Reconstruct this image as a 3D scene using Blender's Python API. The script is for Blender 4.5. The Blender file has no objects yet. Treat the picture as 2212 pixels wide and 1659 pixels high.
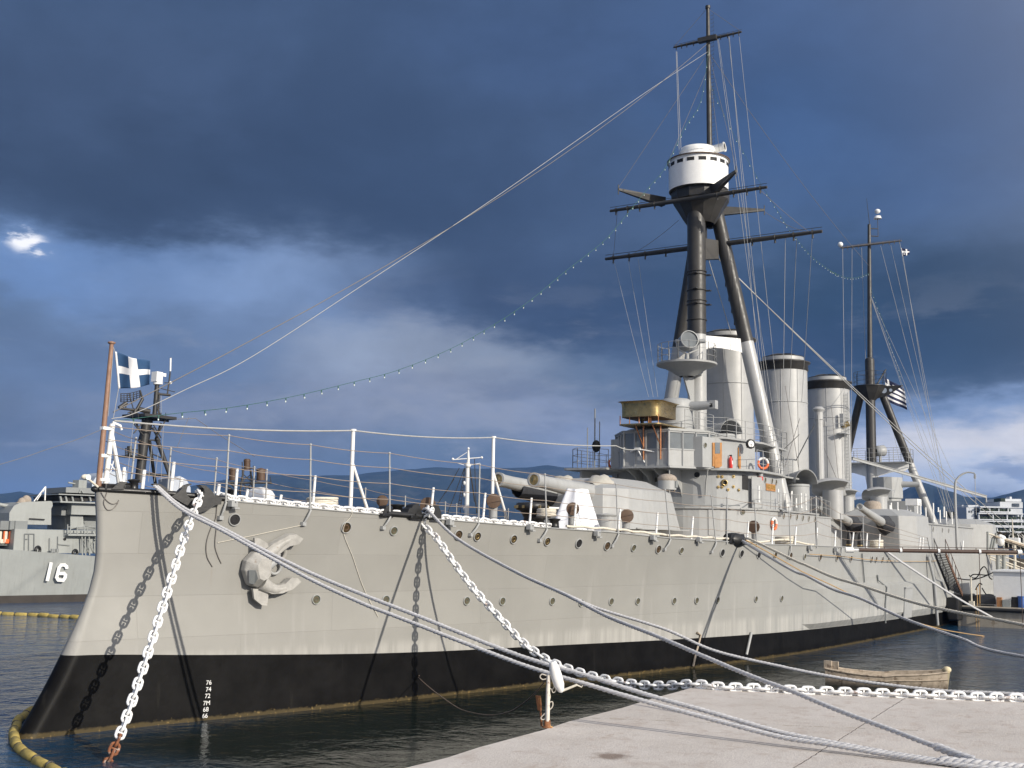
import bpy, bmesh, math, random
import numpy as np
from mathutils import Vector, Matrix
random.seed(7); RNG = np.random.default_rng(7)
scene = bpy.context.scene
COL = scene.collection
R_ = math.radians

# ---------------------------------------------------------------- camera
# world = ship axes: x runs aft from the stem, y to starboard, z up from the water
CAMP = np.array([-19.8855, -27.6339, 5.4616])
FOC, HOR, YAW, ROLL = 2464.37, 1166.84, R_(31.905), .01698      # in units of a 2212-wide picture
_p = math.atan((HOR - 829.5) / FOC)
FW = np.array([math.cos(YAW)*math.cos(_p), math.sin(YAW)*math.cos(_p), math.sin(_p)])
_rt = np.array([math.sin(YAW), -math.cos(YAW), 0.]); _up = np.cross(_rt, FW)
RT = _rt*math.cos(ROLL) + _up*math.sin(ROLL); UP = _up*math.cos(ROLL) - _rt*math.sin(ROLL)
cd = bpy.data.cameras.new('camera'); cam = bpy.data.objects.new('camera', cd); COL.objects.link(cam)
M = Matrix.Identity(4)
for i in range(3):
    M[i][0] = RT[i]; M[i][1] = UP[i]; M[i][2] = -FW[i]; M[i][3] = CAMP[i]
cam.matrix_world = M
cd.sensor_width = 36; cd.lens = 36*FOC/2212; cd.clip_start = .5; cd.clip_end = 60000
scene.camera = cam
scene.render.resolution_x, scene.render.resolution_y = 1024, 768

# ---------------------------------------------------------------- light
SUN = np.array([.189, .907, -.376]); SUN /= np.linalg.norm(SUN)     # direction the light travels
sl = bpy.data.lights.new('sun', 'SUN'); sl.energy = 4.0; sl.angle = R_(.5); sl.color = (1., .92, .80)
so = bpy.data.objects.new('sun', sl); COL.objects.link(so)
so.rotation_euler = Vector(SUN).to_track_quat('-Z', 'Y').to_euler()
scene.view_settings.view_transform = 'Standard'; scene.view_settings.look = 'None'
scene.view_settings.exposure = 0.3; scene.view_settings.gamma = 1
scene.cycles.max_bounces = 6; scene.cycles.diffuse_bounces = 3; scene.cycles.glossy_bounces = 3
scene.cycles.transmission_bounces = 4; scene.cycles.transparent_max_bounces = 6
scene.cycles.use_denoising = True

def srgb(r, g, b):
    f = lambda c: (c/255/12.92 if c/255 < .04045 else ((c/255+.055)/1.055)**2.4)
    return (f(r), f(g), f(b), 1.)
def ray(p):
    d = FW*FOC + RT*(p[0]-1106) + UP*(829.5-p[1]); return d/np.linalg.norm(d)
def azel(p):
    d = ray(p); return math.atan2(d[1], d[0]), math.asin(d[2])

class NT:
    """small node-tree writer"""
    def __init__(s, tree): s.t = tree; s.n = tree.nodes; s.l = tree.links
    def new(s, typ, **kw):
        n = s.n.new(typ)
        for k, v in kw.items(): setattr(n, k, v)
        return n
    def put(s, sock, v):
        if isinstance(v, bpy.types.NodeSocket): s.l.new(v, sock)
        else: sock.default_value = v
    def math(s, op, a, b=None, c=None, clamp=False):
        n = s.new('ShaderNodeMath', operation=op, use_clamp=clamp)
        for i, v in enumerate((a, b, c)):
            if v is not None: s.put(n.inputs[i], v)
        return n.outputs[0]
    def noise(s, vec, scale, detail=4, rough=.55, dist=0.):
        n = s.new('ShaderNodeTexNoise'); s.put(n.inputs['Vector'], vec)
        n.inputs['Scale'].default_value = scale; n.inputs['Detail'].default_value = detail
        n.inputs['Roughness'].default_value = rough; n.inputs['Distortion'].default_value = dist
        return n.outputs['Fac']
    def mapr(s, v, a, b, c=0., d=1.):
        n = s.new('ShaderNodeMapRange', interpolation_type='SMOOTHSTEP'); s.put(n.inputs[0], v)
        for i, x in enumerate((a, b, c, d)): s.put(n.inputs[i+1], x)
        return n.outputs[0]
    def mix(s, f, a, b, mode='MIX'):
        n = s.new('ShaderNodeMix', data_type='RGBA', blend_type=mode)
        s.put(n.inputs[0], f); s.put(n.inputs[6], a); s.put(n.inputs[7], b)
        return n.outputs[2]
    def scalev(s, vec, x, y, z):
        n = s.new('ShaderNodeMapping'); s.put(n.inputs['Vector'], vec); n.inputs['Scale'].default_value = (x, y, z)
        return n.outputs[0]

# ---------------------------------------------------------------- sky (world): clear sky behind a deck of storm clouds
w = bpy.data.worlds.new('World'); scene.world = w; w.use_nodes = True
w.node_tree.nodes.clear(); T = NT(w.node_tree)
co = T.new('ShaderNodeTexCoord').outputs['Generated']
sep = T.new('ShaderNodeSeparateXYZ'); T.l.new(co, sep.inputs[0])
az = T.math('ARCTAN2', sep.outputs[1], sep.outputs[0]); el = T.math('ARCSINE', sep.outputs[2])
cloudv = T.scalev(co, 1., 1., 1.8)
w1 = T.noise(cloudv, 3.2, 5, .55); w2 = T.noise(T.scalev(co, 1.3, .9, 1.8), 2.7, 5, .55)
fine = T.noise(T.scalev(co, 1., 1., 2.6), 9., 6, .6)
fin2 = T.noise(T.scalev(co, 1.2, 1., 3.2), 26., 5, .6)
azw = T.math('ADD', az, T.math('MULTIPLY', T.math('SUBTRACT', w1, .5), .26))
azw = T.math('ADD', azw, T.math('MULTIPLY', T.math('SUBTRACT', fine, .5), .07))
elw = T.math('ADD', el, T.math('MULTIPLY', T.math('SUBTRACT', w2, .5), .13))
elw = T.math('ADD', elw, T.math('MULTIPLY', T.math('SUBTRACT', fin2, .5), .035))
K_ = 8.12                                     # colours below are picture radiance; the Background strength is 0.1
def kc(c, k=1.): c = srgb(*c); return (c[0]*K_*k, c[1]*K_*k, c[2]*K_*k, 1.)
sky = T.new('ShaderNodeTexSky', sky_type='NISHITA', sun_disc=False, sun_elevation=math.asin(-SUN[2]))
sky.sun_rotation = math.atan2(-SUN[0], -SUN[1]); sky.air_density = 1.2; sky.dust_density = 1.5
col = T.mix(.86, sky.outputs[0], kc((72, 93, 131)))
# (picture position of the middle, half width, half height, colour, weight): cloud masses in azimuth / elevation
BLOBS = [((1100, -200), 3000, 420, (67, 86, 118), .94), ((300, 330), 900, 190, (66, 83, 113), .88),
  ((600, 420), 640, 105, (54, 69, 94), .92), ((1050, 350), 560, 190, (64, 83, 115), .82),
  ((1900, 150), 420, 260, (62, 92, 138), .75), ((1350, 90), 400, 120, (70, 92, 131), .6),
  ((250, 590), 420, 70, (112, 143, 192), .9), ((640, 650), 330, 110, (134, 157, 195), .8),
  ((1000, 690), 300, 70, (104, 124, 160), .6), ((250, 820), 520, 130, (104, 124, 158), .8),
  ((960, 810), 330, 75, (168, 177, 194), .62), ((880, 920), 560, 70, (138, 146, 166), .9), ((120, 985), 560, 75, (108, 120, 142), .9),
  ((1250, 640), 420, 100, (57, 73, 102), .9), ((1950, 640), 470, 150, (43, 65, 91), .97), ((1500, 700), 300, 70, (54, 73, 104), .75),
  ((1700, 960), 420, 70, (152, 166, 198), .8), ((2150, 880), 330, 50, (138, 162, 202), .9), ((2080, 960), 380, 66, (212, 215, 226), .9), ((2130, 945), 260, 34, (228, 226, 230), .95), ((1960, 1010), 300, 40, (196, 206, 224), .9),
  ((1850, 1085), 160, 20, (232, 228, 230), .9), ((2060, 985), 60, 14, (150, 165, 195), .8), ((2130, 1000), 55, 13, (130, 148, 185), .8)]
for (c, hw_, hh_, rgb, wt) in BLOBS:
    a0, e0 = azel(c); sa = hw_/FOC; se = hh_/FOC
    da = T.math('DIVIDE', T.math('SUBTRACT', azw, a0), sa); de = T.math('DIVIDE', T.math('SUBTRACT', elw, e0), se)
    r2 = T.math('ADD', T.math('MULTIPLY', da, da), T.math('MULTIPLY', de, de))
    g = T.math('MULTIPLY', T.math('EXPONENT', T.math('MULTIPLY', T.math('MULTIPLY', r2, r2), -.55)), wt)
    col = T.mix(g, col, kc(rgb))
# mottling of the cloud deck and a bright hole in it
col = T.mix(1., col, T.mapr(T.noise(T.scalev(co, 1., 1., 1.7), 6., 7, .6, .2), .3, .7, .87, 1.13), 'MULTIPLY')
a0, e0 = azel((57, 522))
da = T.math('DIVIDE', T.math('ADD', T.math('SUBTRACT', az, a0), T.math('MULTIPLY', T.math('SUBTRACT', fin2, .5), .045)), 36/FOC)
de = T.math('DIVIDE', T.math('ADD', T.math('SUBTRACT', el, e0), T.math('MULTIPLY', T.math('SUBTRACT', fin2, .5), .03)), 19/FOC)
hole = T.math('EXPONENT', T.math('MULTIPLY', T.math('ADD', T.math('MULTIPLY', da, da), T.math('MULTIPLY', de, de)), -.7))
col = T.mix(T.math('MULTIPLY', hole, .45), col, kc((170, 195, 232)))
col = T.mix(T.mapr(hole, .25, .85), col, kc((250, 250, 255), 1.1))
band = T.math('MULTIPLY', T.mapr(el, .0, .05), T.mapr(el, .26, .10))
lowc = T.mapr(T.math('ADD', T.math('MULTIPLY', T.noise(T.scalev(co, 1., 1., 3.2), 7.5, 8, .62, .3), 1.), 0.), .50, .66)
col = T.mix(T.math('MULTIPLY', T.math('MULTIPLY', band, lowc), .42), col, kc((158, 164, 178)))
lowd = T.mapr(T.noise(T.scalev(co, 1.1, 1., 3.6), 5.2, 7, .6, .3), .52, .70)
col = T.mix(T.math('MULTIPLY', T.math('MULTIPLY', band, lowd), .40), col, kc((88, 102, 128)))
# behind the photographer the sky has opened: bright sunlit cloud round the sun
dots = T.new('ShaderNodeVectorMath', operation='DOT_PRODUCT'); T.l.new(co, dots.inputs[0]); dots.inputs[1].default_value = tuple(-SUN)
back = T.mapr(dots.outputs['Value'], -.35, .9, 0., 1.)
col = T.mix(back, col, kc((236, 236, 242), 1.2))
bg = T.new('ShaderNodeBackground'); T.l.new(col, bg.inputs[0]); bg.inputs[1].default_value = .1
wo = T.new('ShaderNodeOutputWorld'); T.l.new(bg.outputs[0], wo.inputs[0])

# ---------------------------------------------------------------- picture points to places on known planes
def zm(x0, y0, s): return lambda x, y: ((x0+x*s)*.78551, (y0+y*s)*.78551)
zA = zm(1680,1050,.18083); zB = zm(2030,1050,.18083); zC = zm(1500,1300,.18083); zD = zm(250,1250,.18083); zE = zm(1180,1200,.18083)
zF = zm(2250,540,.18083); zG = zm(2280,1000,.21097); zH = zm(1650,900,.36166); zI = zm(2150,900,.36176); zJ = zm(1650,350,.36157)
zK = zm(1950,1350,.22604); zL = zm(2416,1350,.18083); zM = zm(2516,1500,.13562); zN = zm(1800,0,.28944); zO = zm(0,1280,.25316)
zP = zm(0,850,.31646); zQ = zm(0,1300,.48951); zR = zm(500,1100,.36157); zS = zm(1150,1200,.27125); zT = zm(2216,1450,.30136)
zU = zm(1380,1780,.18083); zV = zm(1050,1860,.40687); zW = zm(1150,1450,.45208); zX = zm(1950,1860,.3915)
def _pl(p, k, v): d = ray(p); t = (v-CAMP[k])/d[k]; return CAMP+d*t
def PX(p, x): return _pl(p, 0, x)
def PY(p, y=0.): return _pl(p, 1, y)
def PZ(p, z=0.): return _pl(p, 2, z)
def PD(p, dist): return CAMP + ray(p)*dist
def PV(p, A, B):
    """on the upright plane through A and B"""
    n = np.array([-(B[1]-A[1]), B[0]-A[0], 0.]); d = ray(p); t = ((np.array(A)-CAMP)@n)/(d@n); return CAMP+d*t
def V3(*a): return np.array(a, float)

def hermite(pts):
    xs = np.array([p[0] for p in pts], float); ys = np.array([p[1] for p in pts], float)
    dx = np.diff(xs); s = np.diff(ys)/dx; m = np.zeros(len(xs)); m[0] = s[0]; m[-1] = s[-1]
    for i in range(1, len(xs)-1):
        if s[i-1]*s[i] > 0: m[i] = 2*s[i-1]*s[i]/(s[i-1]+s[i])
    def f(x):
        x = min(max(x, xs[0]), xs[-1]); i = min(max(int(np.searchsorted(xs, x)-1), 0), len(dx)-1)
        t = (x-xs[i])/dx[i]; h = dx[i]
        return (2*t**3-3*t*t+1)*ys[i]+(t**3-2*t*t+t)*h*m[i]+(-2*t**3+3*t*t)*ys[i+1]+(t**3-t*t)*h*m[i+1]
    return f
SX = hermite([(-2,-.9),(0,-.1),(.23,.05),(1.15,.63),(2.11,1.15),(2.92,1.52),(3.74,1.87),(4.74,2.05),(5.66,2.0),(6.7,1.87),(7.5,1.8)])
HWL = hermite([(0,0),(2,.62),(5,1.5),(11,3.3),(20,5.4),(28,7.3),(36,8.7),(45,9.5),(55,10.05),(67,10.45),(85,10.3),(100,9.3),(115,7),(128,4),(138,0),(141,0)])
HDK = hermite([(0,0),(1.4,.72),(3.3,1.6),(6,2.6),(10,3.9),(16,5.5),(23,7.1),(30,8.4),(38,9.45),(48,10.15),(60,10.5),(85,10.35),(100,9.3),(115,7.2),(128,4.5),(136,2),(139,0),(142,0)])
ZD = hermite([(0,6.7),(1.8,6.67),(3.25,6.64),(5.2,6.53),(9.4,6.3),(13.5,6.13),(17.8,5.97),(22.9,5.82),(25.5,5.68),(30.2,5.57),(33.5,5.48),(39.3,5.44),(51.7,5.32),(62,5.27),(85,5.3),(140,5.6)])
def HB(x, z):
    u = x - SX(z)
    if u <= 0: return 0.
    t = max(0., min(1., z/ZD(x)))**1.25
    h = HWL(u)*(1-t)+HDK(u)*t
    if z < 0: h *= 1+.06*z
    r = .34 if z < 2.0 else (.34-(z-2.0)*.18 if z < 3 else .16)
    nose = r*math.sqrt(max(0., 1-(1-min(u/r, 1.))**2))
    return math.sqrt(h*h+nose*nose)
def HUL(p, off=0.):
    """where the sight line of picture point p meets the port side of the hull"""
    d = ray(p); t0 = 8.
    while t0 < 300:
        q = CAMP+d*t0
        if q[1] > -HB(q[0], q[2])-off and q[0] > 0: break
        t0 += .25
    a, b = t0-.25, t0
    for _ in range(24):
        m = (a+b)/2; q = CAMP+d*m
        if q[1] > -HB(q[0], q[2])-off and q[0] > -.5: b = m
        else: a = m
    return CAMP+d*b
def HN(x, z):
    """outward normal of the port side"""
    e = .15; tx = V3(2*e, -(HB(x+e, z)-HB(x-e, z)), 0); tz = V3(0, -(HB(x, z+e)-HB(x, z-e)), 2*e)
    n = np.cross(tx, tz); n /= np.linalg.norm(n)
    return n if n[1] < 0 else -n

# ---------------------------------------------------------------- mesh builder
def unit(v): v = np.array(v, float); return v/max(np.linalg.norm(v), 1e-9)
def frame(d):
    d = unit(d); a = V3(0,0,1) if abs(d[2]) < .9 else V3(1,0,0)
    u = unit(np.cross(a, d)); return u, np.cross(d, u), d
class MB:
    def __init__(s): s.v = []; s.f = []; s.m = []; s.s = []
    def add(s, V, F, mi=0, sm=False):
        o = len(s.v); s.v += [tuple(map(float, q)) for q in V]
        for f in F: s.f.append(tuple(o+i for i in f)); s.m.append(mi); s.s.append(sm)
        return s
    def box(s, c, size, R=None, mi=0, taper=1.):
        c = np.array(c, float); h = np.array(size, float)/2; V = []
        for z in (-1, 1):
            k = taper if z > 0 else 1.
            for (x, y) in ((-1,-1),(1,-1),(1,1),(-1,1)):
                q = V3(x*h[0]*k, y*h[1]*k, z*h[2]); V.append(c+(R@q if R is not None else q))
        return s.add(V, [(3,2,1,0),(4,5,6,7),(0,1,5,4),(1,2,6,5),(2,3,7,6),(3,0,4,7)], mi)
    def bar(s, a, b, wdt, hgt, mi=0, up=None):
        a = np.array(a, float); b = np.array(b, float); d = unit(b-a)
        u = unit(np.cross(d, up if up is not None else (V3(0,0,1) if abs(d[2]) < .95 else V3(1,0,0)))); v = np.cross(u, d)
        V = []
        for q in (a, b):
            for (x, y) in ((-1,-1),(1,-1),(1,1),(-1,1)): V.append(q+u*x*wdt/2+v*y*hgt/2)
        return s.add(V, [(0,1,2,3),(7,6,5,4),(4,5,1,0),(5,6,2,1),(6,7,3,2),(7,4,0,3)], mi)
    def cyl(s, a, b, r0, r1=None, n=14, cap=True, mi=0, sm=True):
        r1 = r0 if r1 is None else r1
        return s.tube([a, b], [r0, r1], n, cap, mi, sm)
    def tube(s, P, r, n=8, cap=True, mi=0, sm=True):
        P = [np.array(q, float) for q in P]; k = len(P)
        r = [r]*k if np.isscalar(r) else list(r)
        T_ = [unit(P[min(i+1, k-1)]-P[max(i-1, 0)]) for i in range(k)]
        u, v, _ = frame(T_[0]); V = []; F = []
        for i in range(k):
            if i:
                u = unit(u-T_[i]*(u@T_[i])); v = np.cross(T_[i], u)
            for j in range(n):
                a = 2*math.pi*j/n; V.append(P[i]+(u*math.cos(a)+v*math.sin(a))*r[i])
        for i in range(k-1):
            for j in range(n):
                F.append((i*n+j, i*n+(j+1) % n, (i+1)*n+(j+1) % n, (i+1)*n+j))
        s.add(V, F, mi, sm)
        if cap:
            if r[0] > .004: s.add(V[:n], [tuple(range(n-1, -1, -1))], mi)
            if r[-1] > .004: s.add(V[-n:], [tuple(range(n))], mi)
        return s
    def lathe(s, prof, c, axis=(0,0,1), n=24, mi=0, sm=True, a0=0., a1=2*math.pi, sy=1.):
        """prof: (radius, along-axis) pairs; a repeated point makes a crease"""
        c = np.array(c, float); u, v, d = frame(axis); full = abs(a1-a0-2*math.pi) < 1e-6; k = n if full else n+1
        seg = [[]]
        for i, q in enumerate(prof):
            if i and q == prof[i-1]: seg.append([])
            seg[-1].append(q)
        for sg in seg:
            V = []; F = []
            for (r, h) in sg:
                for j in range(k):
                    a = a0+(a1-a0)*j/n; V.append(c+d*h+(u*math.cos(a)+v*math.sin(a)*sy)*r)
            for i in range(len(sg)-1):
                for j in range(n): F.append((i*k+j, i*k+(j+1) % k, (i+1)*k+(j+1) % k, (i+1)*k+j))
            s.add(V, F, mi, sm)
        return s
    def prism(s, poly, vec, mi=0, sm=False):
        V = [np.array(q, float) for q in poly]; n = len(V); vec = np.array(vec, float); W = [q+vec for q in V]
        s.add(V, [tuple(range(n-1, -1, -1))], mi); s.add(W, [tuple(range(n))], mi)
        return s.add(V+W, [(i, (i+1) % n, n+(i+1) % n, n+i) for i in range(n)], mi, sm)
    def ball(s, c, r, sc=(1,1,1), n=14, mi=0, R=None):
        V = []; F = []; m = n//2; c = np.array(c, float)
        for i in range(m+1):
            th = math.pi*i/m
            for j in range(n):
                a = 2*math.pi*j/n; q = V3(math.sin(th)*math.cos(a)*sc[0], math.sin(th)*math.sin(a)*sc[1], math.cos(th)*sc[2])*r
                V.append(c+(R@q if R is not None else q))
        for i in range(m):
            for j in range(n): F.append((i*n+j, (i+1)*n+j, (i+1)*n+(j+1) % n, i*n+(j+1) % n))
        return s.add(V, F, mi, True)
    def grid(s, G, mi=0, sm=True, wrap=False):
        nu, nv = len(G), len(G[0]); V = [q for row in G for q in row]; F = []
        for i in range(nu-1):
            for j in range(nv if wrap else nv-1): F.append((i*nv+j, i*nv+(j+1) % nv, (i+1)*nv+(j+1) % nv, (i+1)*nv+j))
        return s.add(V, F, mi, sm)
    def torus(s, c, R, r, axis, n=20, k=8, mi=0):
        u, v, d = frame(axis); c = np.array(c, float); G = []
        for i in range(n):
            a = 2*math.pi*i/n; e = u*math.cos(a)+v*math.sin(a)
            G.append([c+e*(R+r*math.cos(2*math.pi*j/k))+d*r*math.sin(2*math.pi*j/k) for j in range(k)])
        G.append(G[0]); return s.grid(G, mi, True, True)

def smooth_path(P, n=60):
    P = [np.array(q, float) for q in P]; t = np.linspace(0, len(P)-1, n); H_ = [hermite_free(list(range(len(P))), [q[k] for q in P]) for k in range(3)]
    return [np.array([h(x) for h in H_]) for x in t]
def hermite_free(xs, ys):
    n = len(xs); m = [0]*n
    for i in range(n): m[i] = (ys[min(i+1, n-1)]-ys[max(i-1, 0)])/(xs[min(i+1, n-1)]-xs[max(i-1, 0)])
    def f(x):
        i = min(int(x), n-2); t = x-i; return (2*t**3-3*t*t+1)*ys[i]+(t**3-2*t*t+t)*m[i]+(-2*t**3+3*t*t)*ys[i+1]+(t**3-t*t)*m[i+1]
    return f
ORG = {}
def link(o, parent, org):
    COL.objects.link(o); ORG[o.name] = np.array(org, float)
    if parent is not None: o.parent = parent; o.location = tuple(np.array(org)-ORG[parent.name])
    else: o.location = tuple(org)
    return o
def build(name, mb, mats, parent=None, org=None, bevel=0.):
    mats = mats if isinstance(mats, (list, tuple)) else [mats]
    V = np.array(mb.v)
    if org is None:
        lo, hi = V.min(0), V.max(0); org = V3((lo[0]+hi[0])/2, (lo[1]+hi[1])/2, lo[2])
    me = bpy.data.meshes.new(name); me.from_pydata([tuple(q) for q in (V-np.array(org))], [], mb.f)
    for mt in mats: me.materials.append(mt)
    me.polygons.foreach_set('material_index', mb.m); me.polygons.foreach_set('use_smooth', mb.s); me.update()
    o = bpy.data.objects.new(name, me); link(o, parent, org)
    if bevel:
        b = o.modifiers.new('bevel', 'BEVEL'); b.width = bevel; b.segments = 2; b.limit_method = 'ANGLE'; b.angle_limit = R_(40)
    return o
def empty(name, loc):
    o = bpy.data.objects.new(name, None); o.empty_display_size = .2; return link(o, None, loc)
def tag(o, label, cat, group=None):
    o['label'] = label; o['category'] = cat
    if group: o['group'] = group
    return o
def kind(o, k): o['kind'] = k; return o
def copy_to(o, parent, loc):
    c = o.copy(); c.parent = None; return link(c, parent, loc)

# ---------------------------------------------------------------- materials
def pbr(name, col, rough=.6, var=.12, scale=2., bump=.15, metal=0., bscale=None, streak=0., spots=None, spec=.5):
    m = bpy.data.materials.new(name); m.use_nodes = True; t = NT(m.node_tree); b = m.node_tree.nodes['Principled BSDF']
    oc = t.new('ShaderNodeTexCoord').outputs['Object']
    c = col if len(col) == 4 else (*col, 1.)
    n1 = t.noise(oc, scale, 6, .6); f = t.mapr(n1, .25, .75, 1-var, 1+var)
    out = t.mix(1., c, f, 'MULTIPLY')
    if streak:
        sv = t.scalev(oc, 1., 1., .07); n2 = t.noise(sv, 5., 4, .6)
        out = t.mix(t.mapr(n2, .5, .78, 0., streak), out, (c[0]*.55, c[1]*.5, c[2]*.42, 1.))
        n4 = t.noise(t.scalev(oc, 1., 1., .05), 3.1, 3, .5)
        out = t.mix(t.mapr(n4, .56, .8, 0., streak*.8), out, (min(1., c[0]*1.35), min(1., c[1]*1.35), min(1., c[2]*1.35), 1.))
    if spots:
        n3 = t.noise(oc, spots[1], 5, .65); out = t.mix(t.mapr(n3, spots[2], spots[2]+.08, 0., spots[3]), out, spots[0])
    t.l.new(out, b.inputs['Base Color']); b.inputs['Metallic'].default_value = metal
    t.put(b.inputs['Roughness'], t.mapr(t.noise(oc, scale*1.7, 4, .6), .2, .8, max(.02, rough-.1), min(1., rough+.1)))
    b.inputs['Specular IOR Level'].default_value = spec
    if bump:
        bp = t.new('ShaderNodeBump'); bp.inputs['Strength'].default_value = bump; bp.inputs['Distance'].default_value = .02
        t.put(bp.inputs['Height'], t.noise(oc, bscale or scale*6, 6, .6)); t.l.new(bp.outputs[0], b.inputs['Normal'])
    m['nodes'] = 1
    return m
RUST = (.16, .055, .02, 1.)
M_grey = pbr('grey_paint', (.31, .315, .308), .52, .06, 1.2, .12, streak=.25)
M_lgrey = pbr('light_grey_paint', (.338, .345, .342), .5, .05, 1.5, .1, streak=.25)
M_silver = pbr('silver_grey_paint', (.385, .388, .382), .42, .06, 1.5, .1, metal=.08, streak=.16)
M_black = pbr('black_paint', (.012, .012, .012), .42, .25, 2., .15)
M_mast = pbr('dark_mast_paint', (.035, .033, .03), .45, .2, 2., .15)
M_white = pbr('white_paint', (.78, .78, .76), .4, .04, 3., .08)
M_chain = pbr('white_chain_paint', (.8, .8, .79), .5, .08, 6., .15, spots=(RUST, 3.6, .60, .7))
M_rustchain = pbr('rusty_iron', (.19, .07, .03), .85, .5, 9., .5, spots=((.45, .40, .36, 1), 6., .55, .7))
M_rust = pbr('rusty_steel', (.24, .10, .04), .8, .4, 7., .4, spots=((.55, .33, .12, 1), 4., .55, .8))
M_brass = pbr('brass', (.42, .31, .14), .32, .2, 3., .08, metal=.85)
M_copper = pbr('copper', (.42, .19, .09), .35, .2, 3., .08, metal=.8)
M_brown = pbr('brown_cap', (.09, .052, .03), .6, .15, 8., .1)
M_port = pbr('brown_port_glass', (.05, .035, .016), .12, .3, 6., .0)
M_portg = pbr('green_port_glass', (.10, .105, .07), .12, .3, 6., .0)
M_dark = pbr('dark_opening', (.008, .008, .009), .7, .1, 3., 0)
M_glass = pbr('window_glass', (.15, .165, .17), .06, .2, 1., 0, spec=.8)
M_orange = pbr('orange_plastic', (.75, .16, .05), .5, .06, 4., .05)
M_red = pbr('red_paint', (.55, .03, .025), .4, .06, 4., .05)
M_canvas = pbr('white_canvas', (.72, .73, .76), .85, .05, 4., .5, bscale=5.)
M_bag = pbr('cream_canvas', (.42, .40, .35), .85, .08, 4., .5, bscale=7.)
M_dbag = pbr('dark_canvas', (.03, .032, .038), .75, .15, 4., .5, bscale=7.)
M_burlap = pbr('burlap', (.33, .28, .23), .95, .15, 10., .6)
M_rope = pbr('grey_rope', (.50, .50, .51), .9, .15, 14., .4)
M_wrope = pbr('cream_rope', (.62, .58, .49), .9, .12, 14., .4)
M_trope = pbr('tan_rope', (.42, .27, .12), .9, .12, 14., .4)
M_wire = pbr('steel_wire', (.17, .155, .14), .6, .1, 6., 0)
M_hal = pbr('pale_halyard', (.36, .36, .35), .8, .1, 6., 0)
M_gcab = pbr('green_cable', (.03, .11, .09), .6, .1, 6., 0)
M_bulb = pbr('glass_bulb', (.7, .78, .72), .2, .05, 6., 0)
M_teak = pbr('teak_deck', (.24, .19, .13), .8, .2, 3., .2)
M_wood = pbr('varnished_wood', (.40, .19, .06), .45, .2, 5., .1)
M_pole = pbr('brown_pole', (.26, .15, .10), .55, .15, 5., .1)
M_old = pbr('weathered_wood', (.40, .335, .26), .9, .25, 5., .5, spots=((.14, .10, .07, 1), 3., .55, .8))
M_blue = pbr('flag_blue', (.025, .075, .17), .85, .06, 4., .15)
M_navy = pbr('flag_navy', (.012, .018, .06), .85, .06, 4., .15)
M_fwhite = pbr('flag_white', (.78, .78, .78), .85, .04, 4., .15)
M_yel = pbr('yellow_boom', (.38, .29, .08), .8, .25, 6., .4)
M_gold = pbr('gold_letters', (.6, .42, .12), .35, .1, 6., 0, metal=.6)
M_dgrey = pbr('destroyer_grey', (.285, .30, .29), .5, .06, .8, .1, streak=.3)
M_dgrey2 = pbr('destroyer_dark_grey', (.20, .212, .212), .55, .08, .8, .1)

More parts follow.
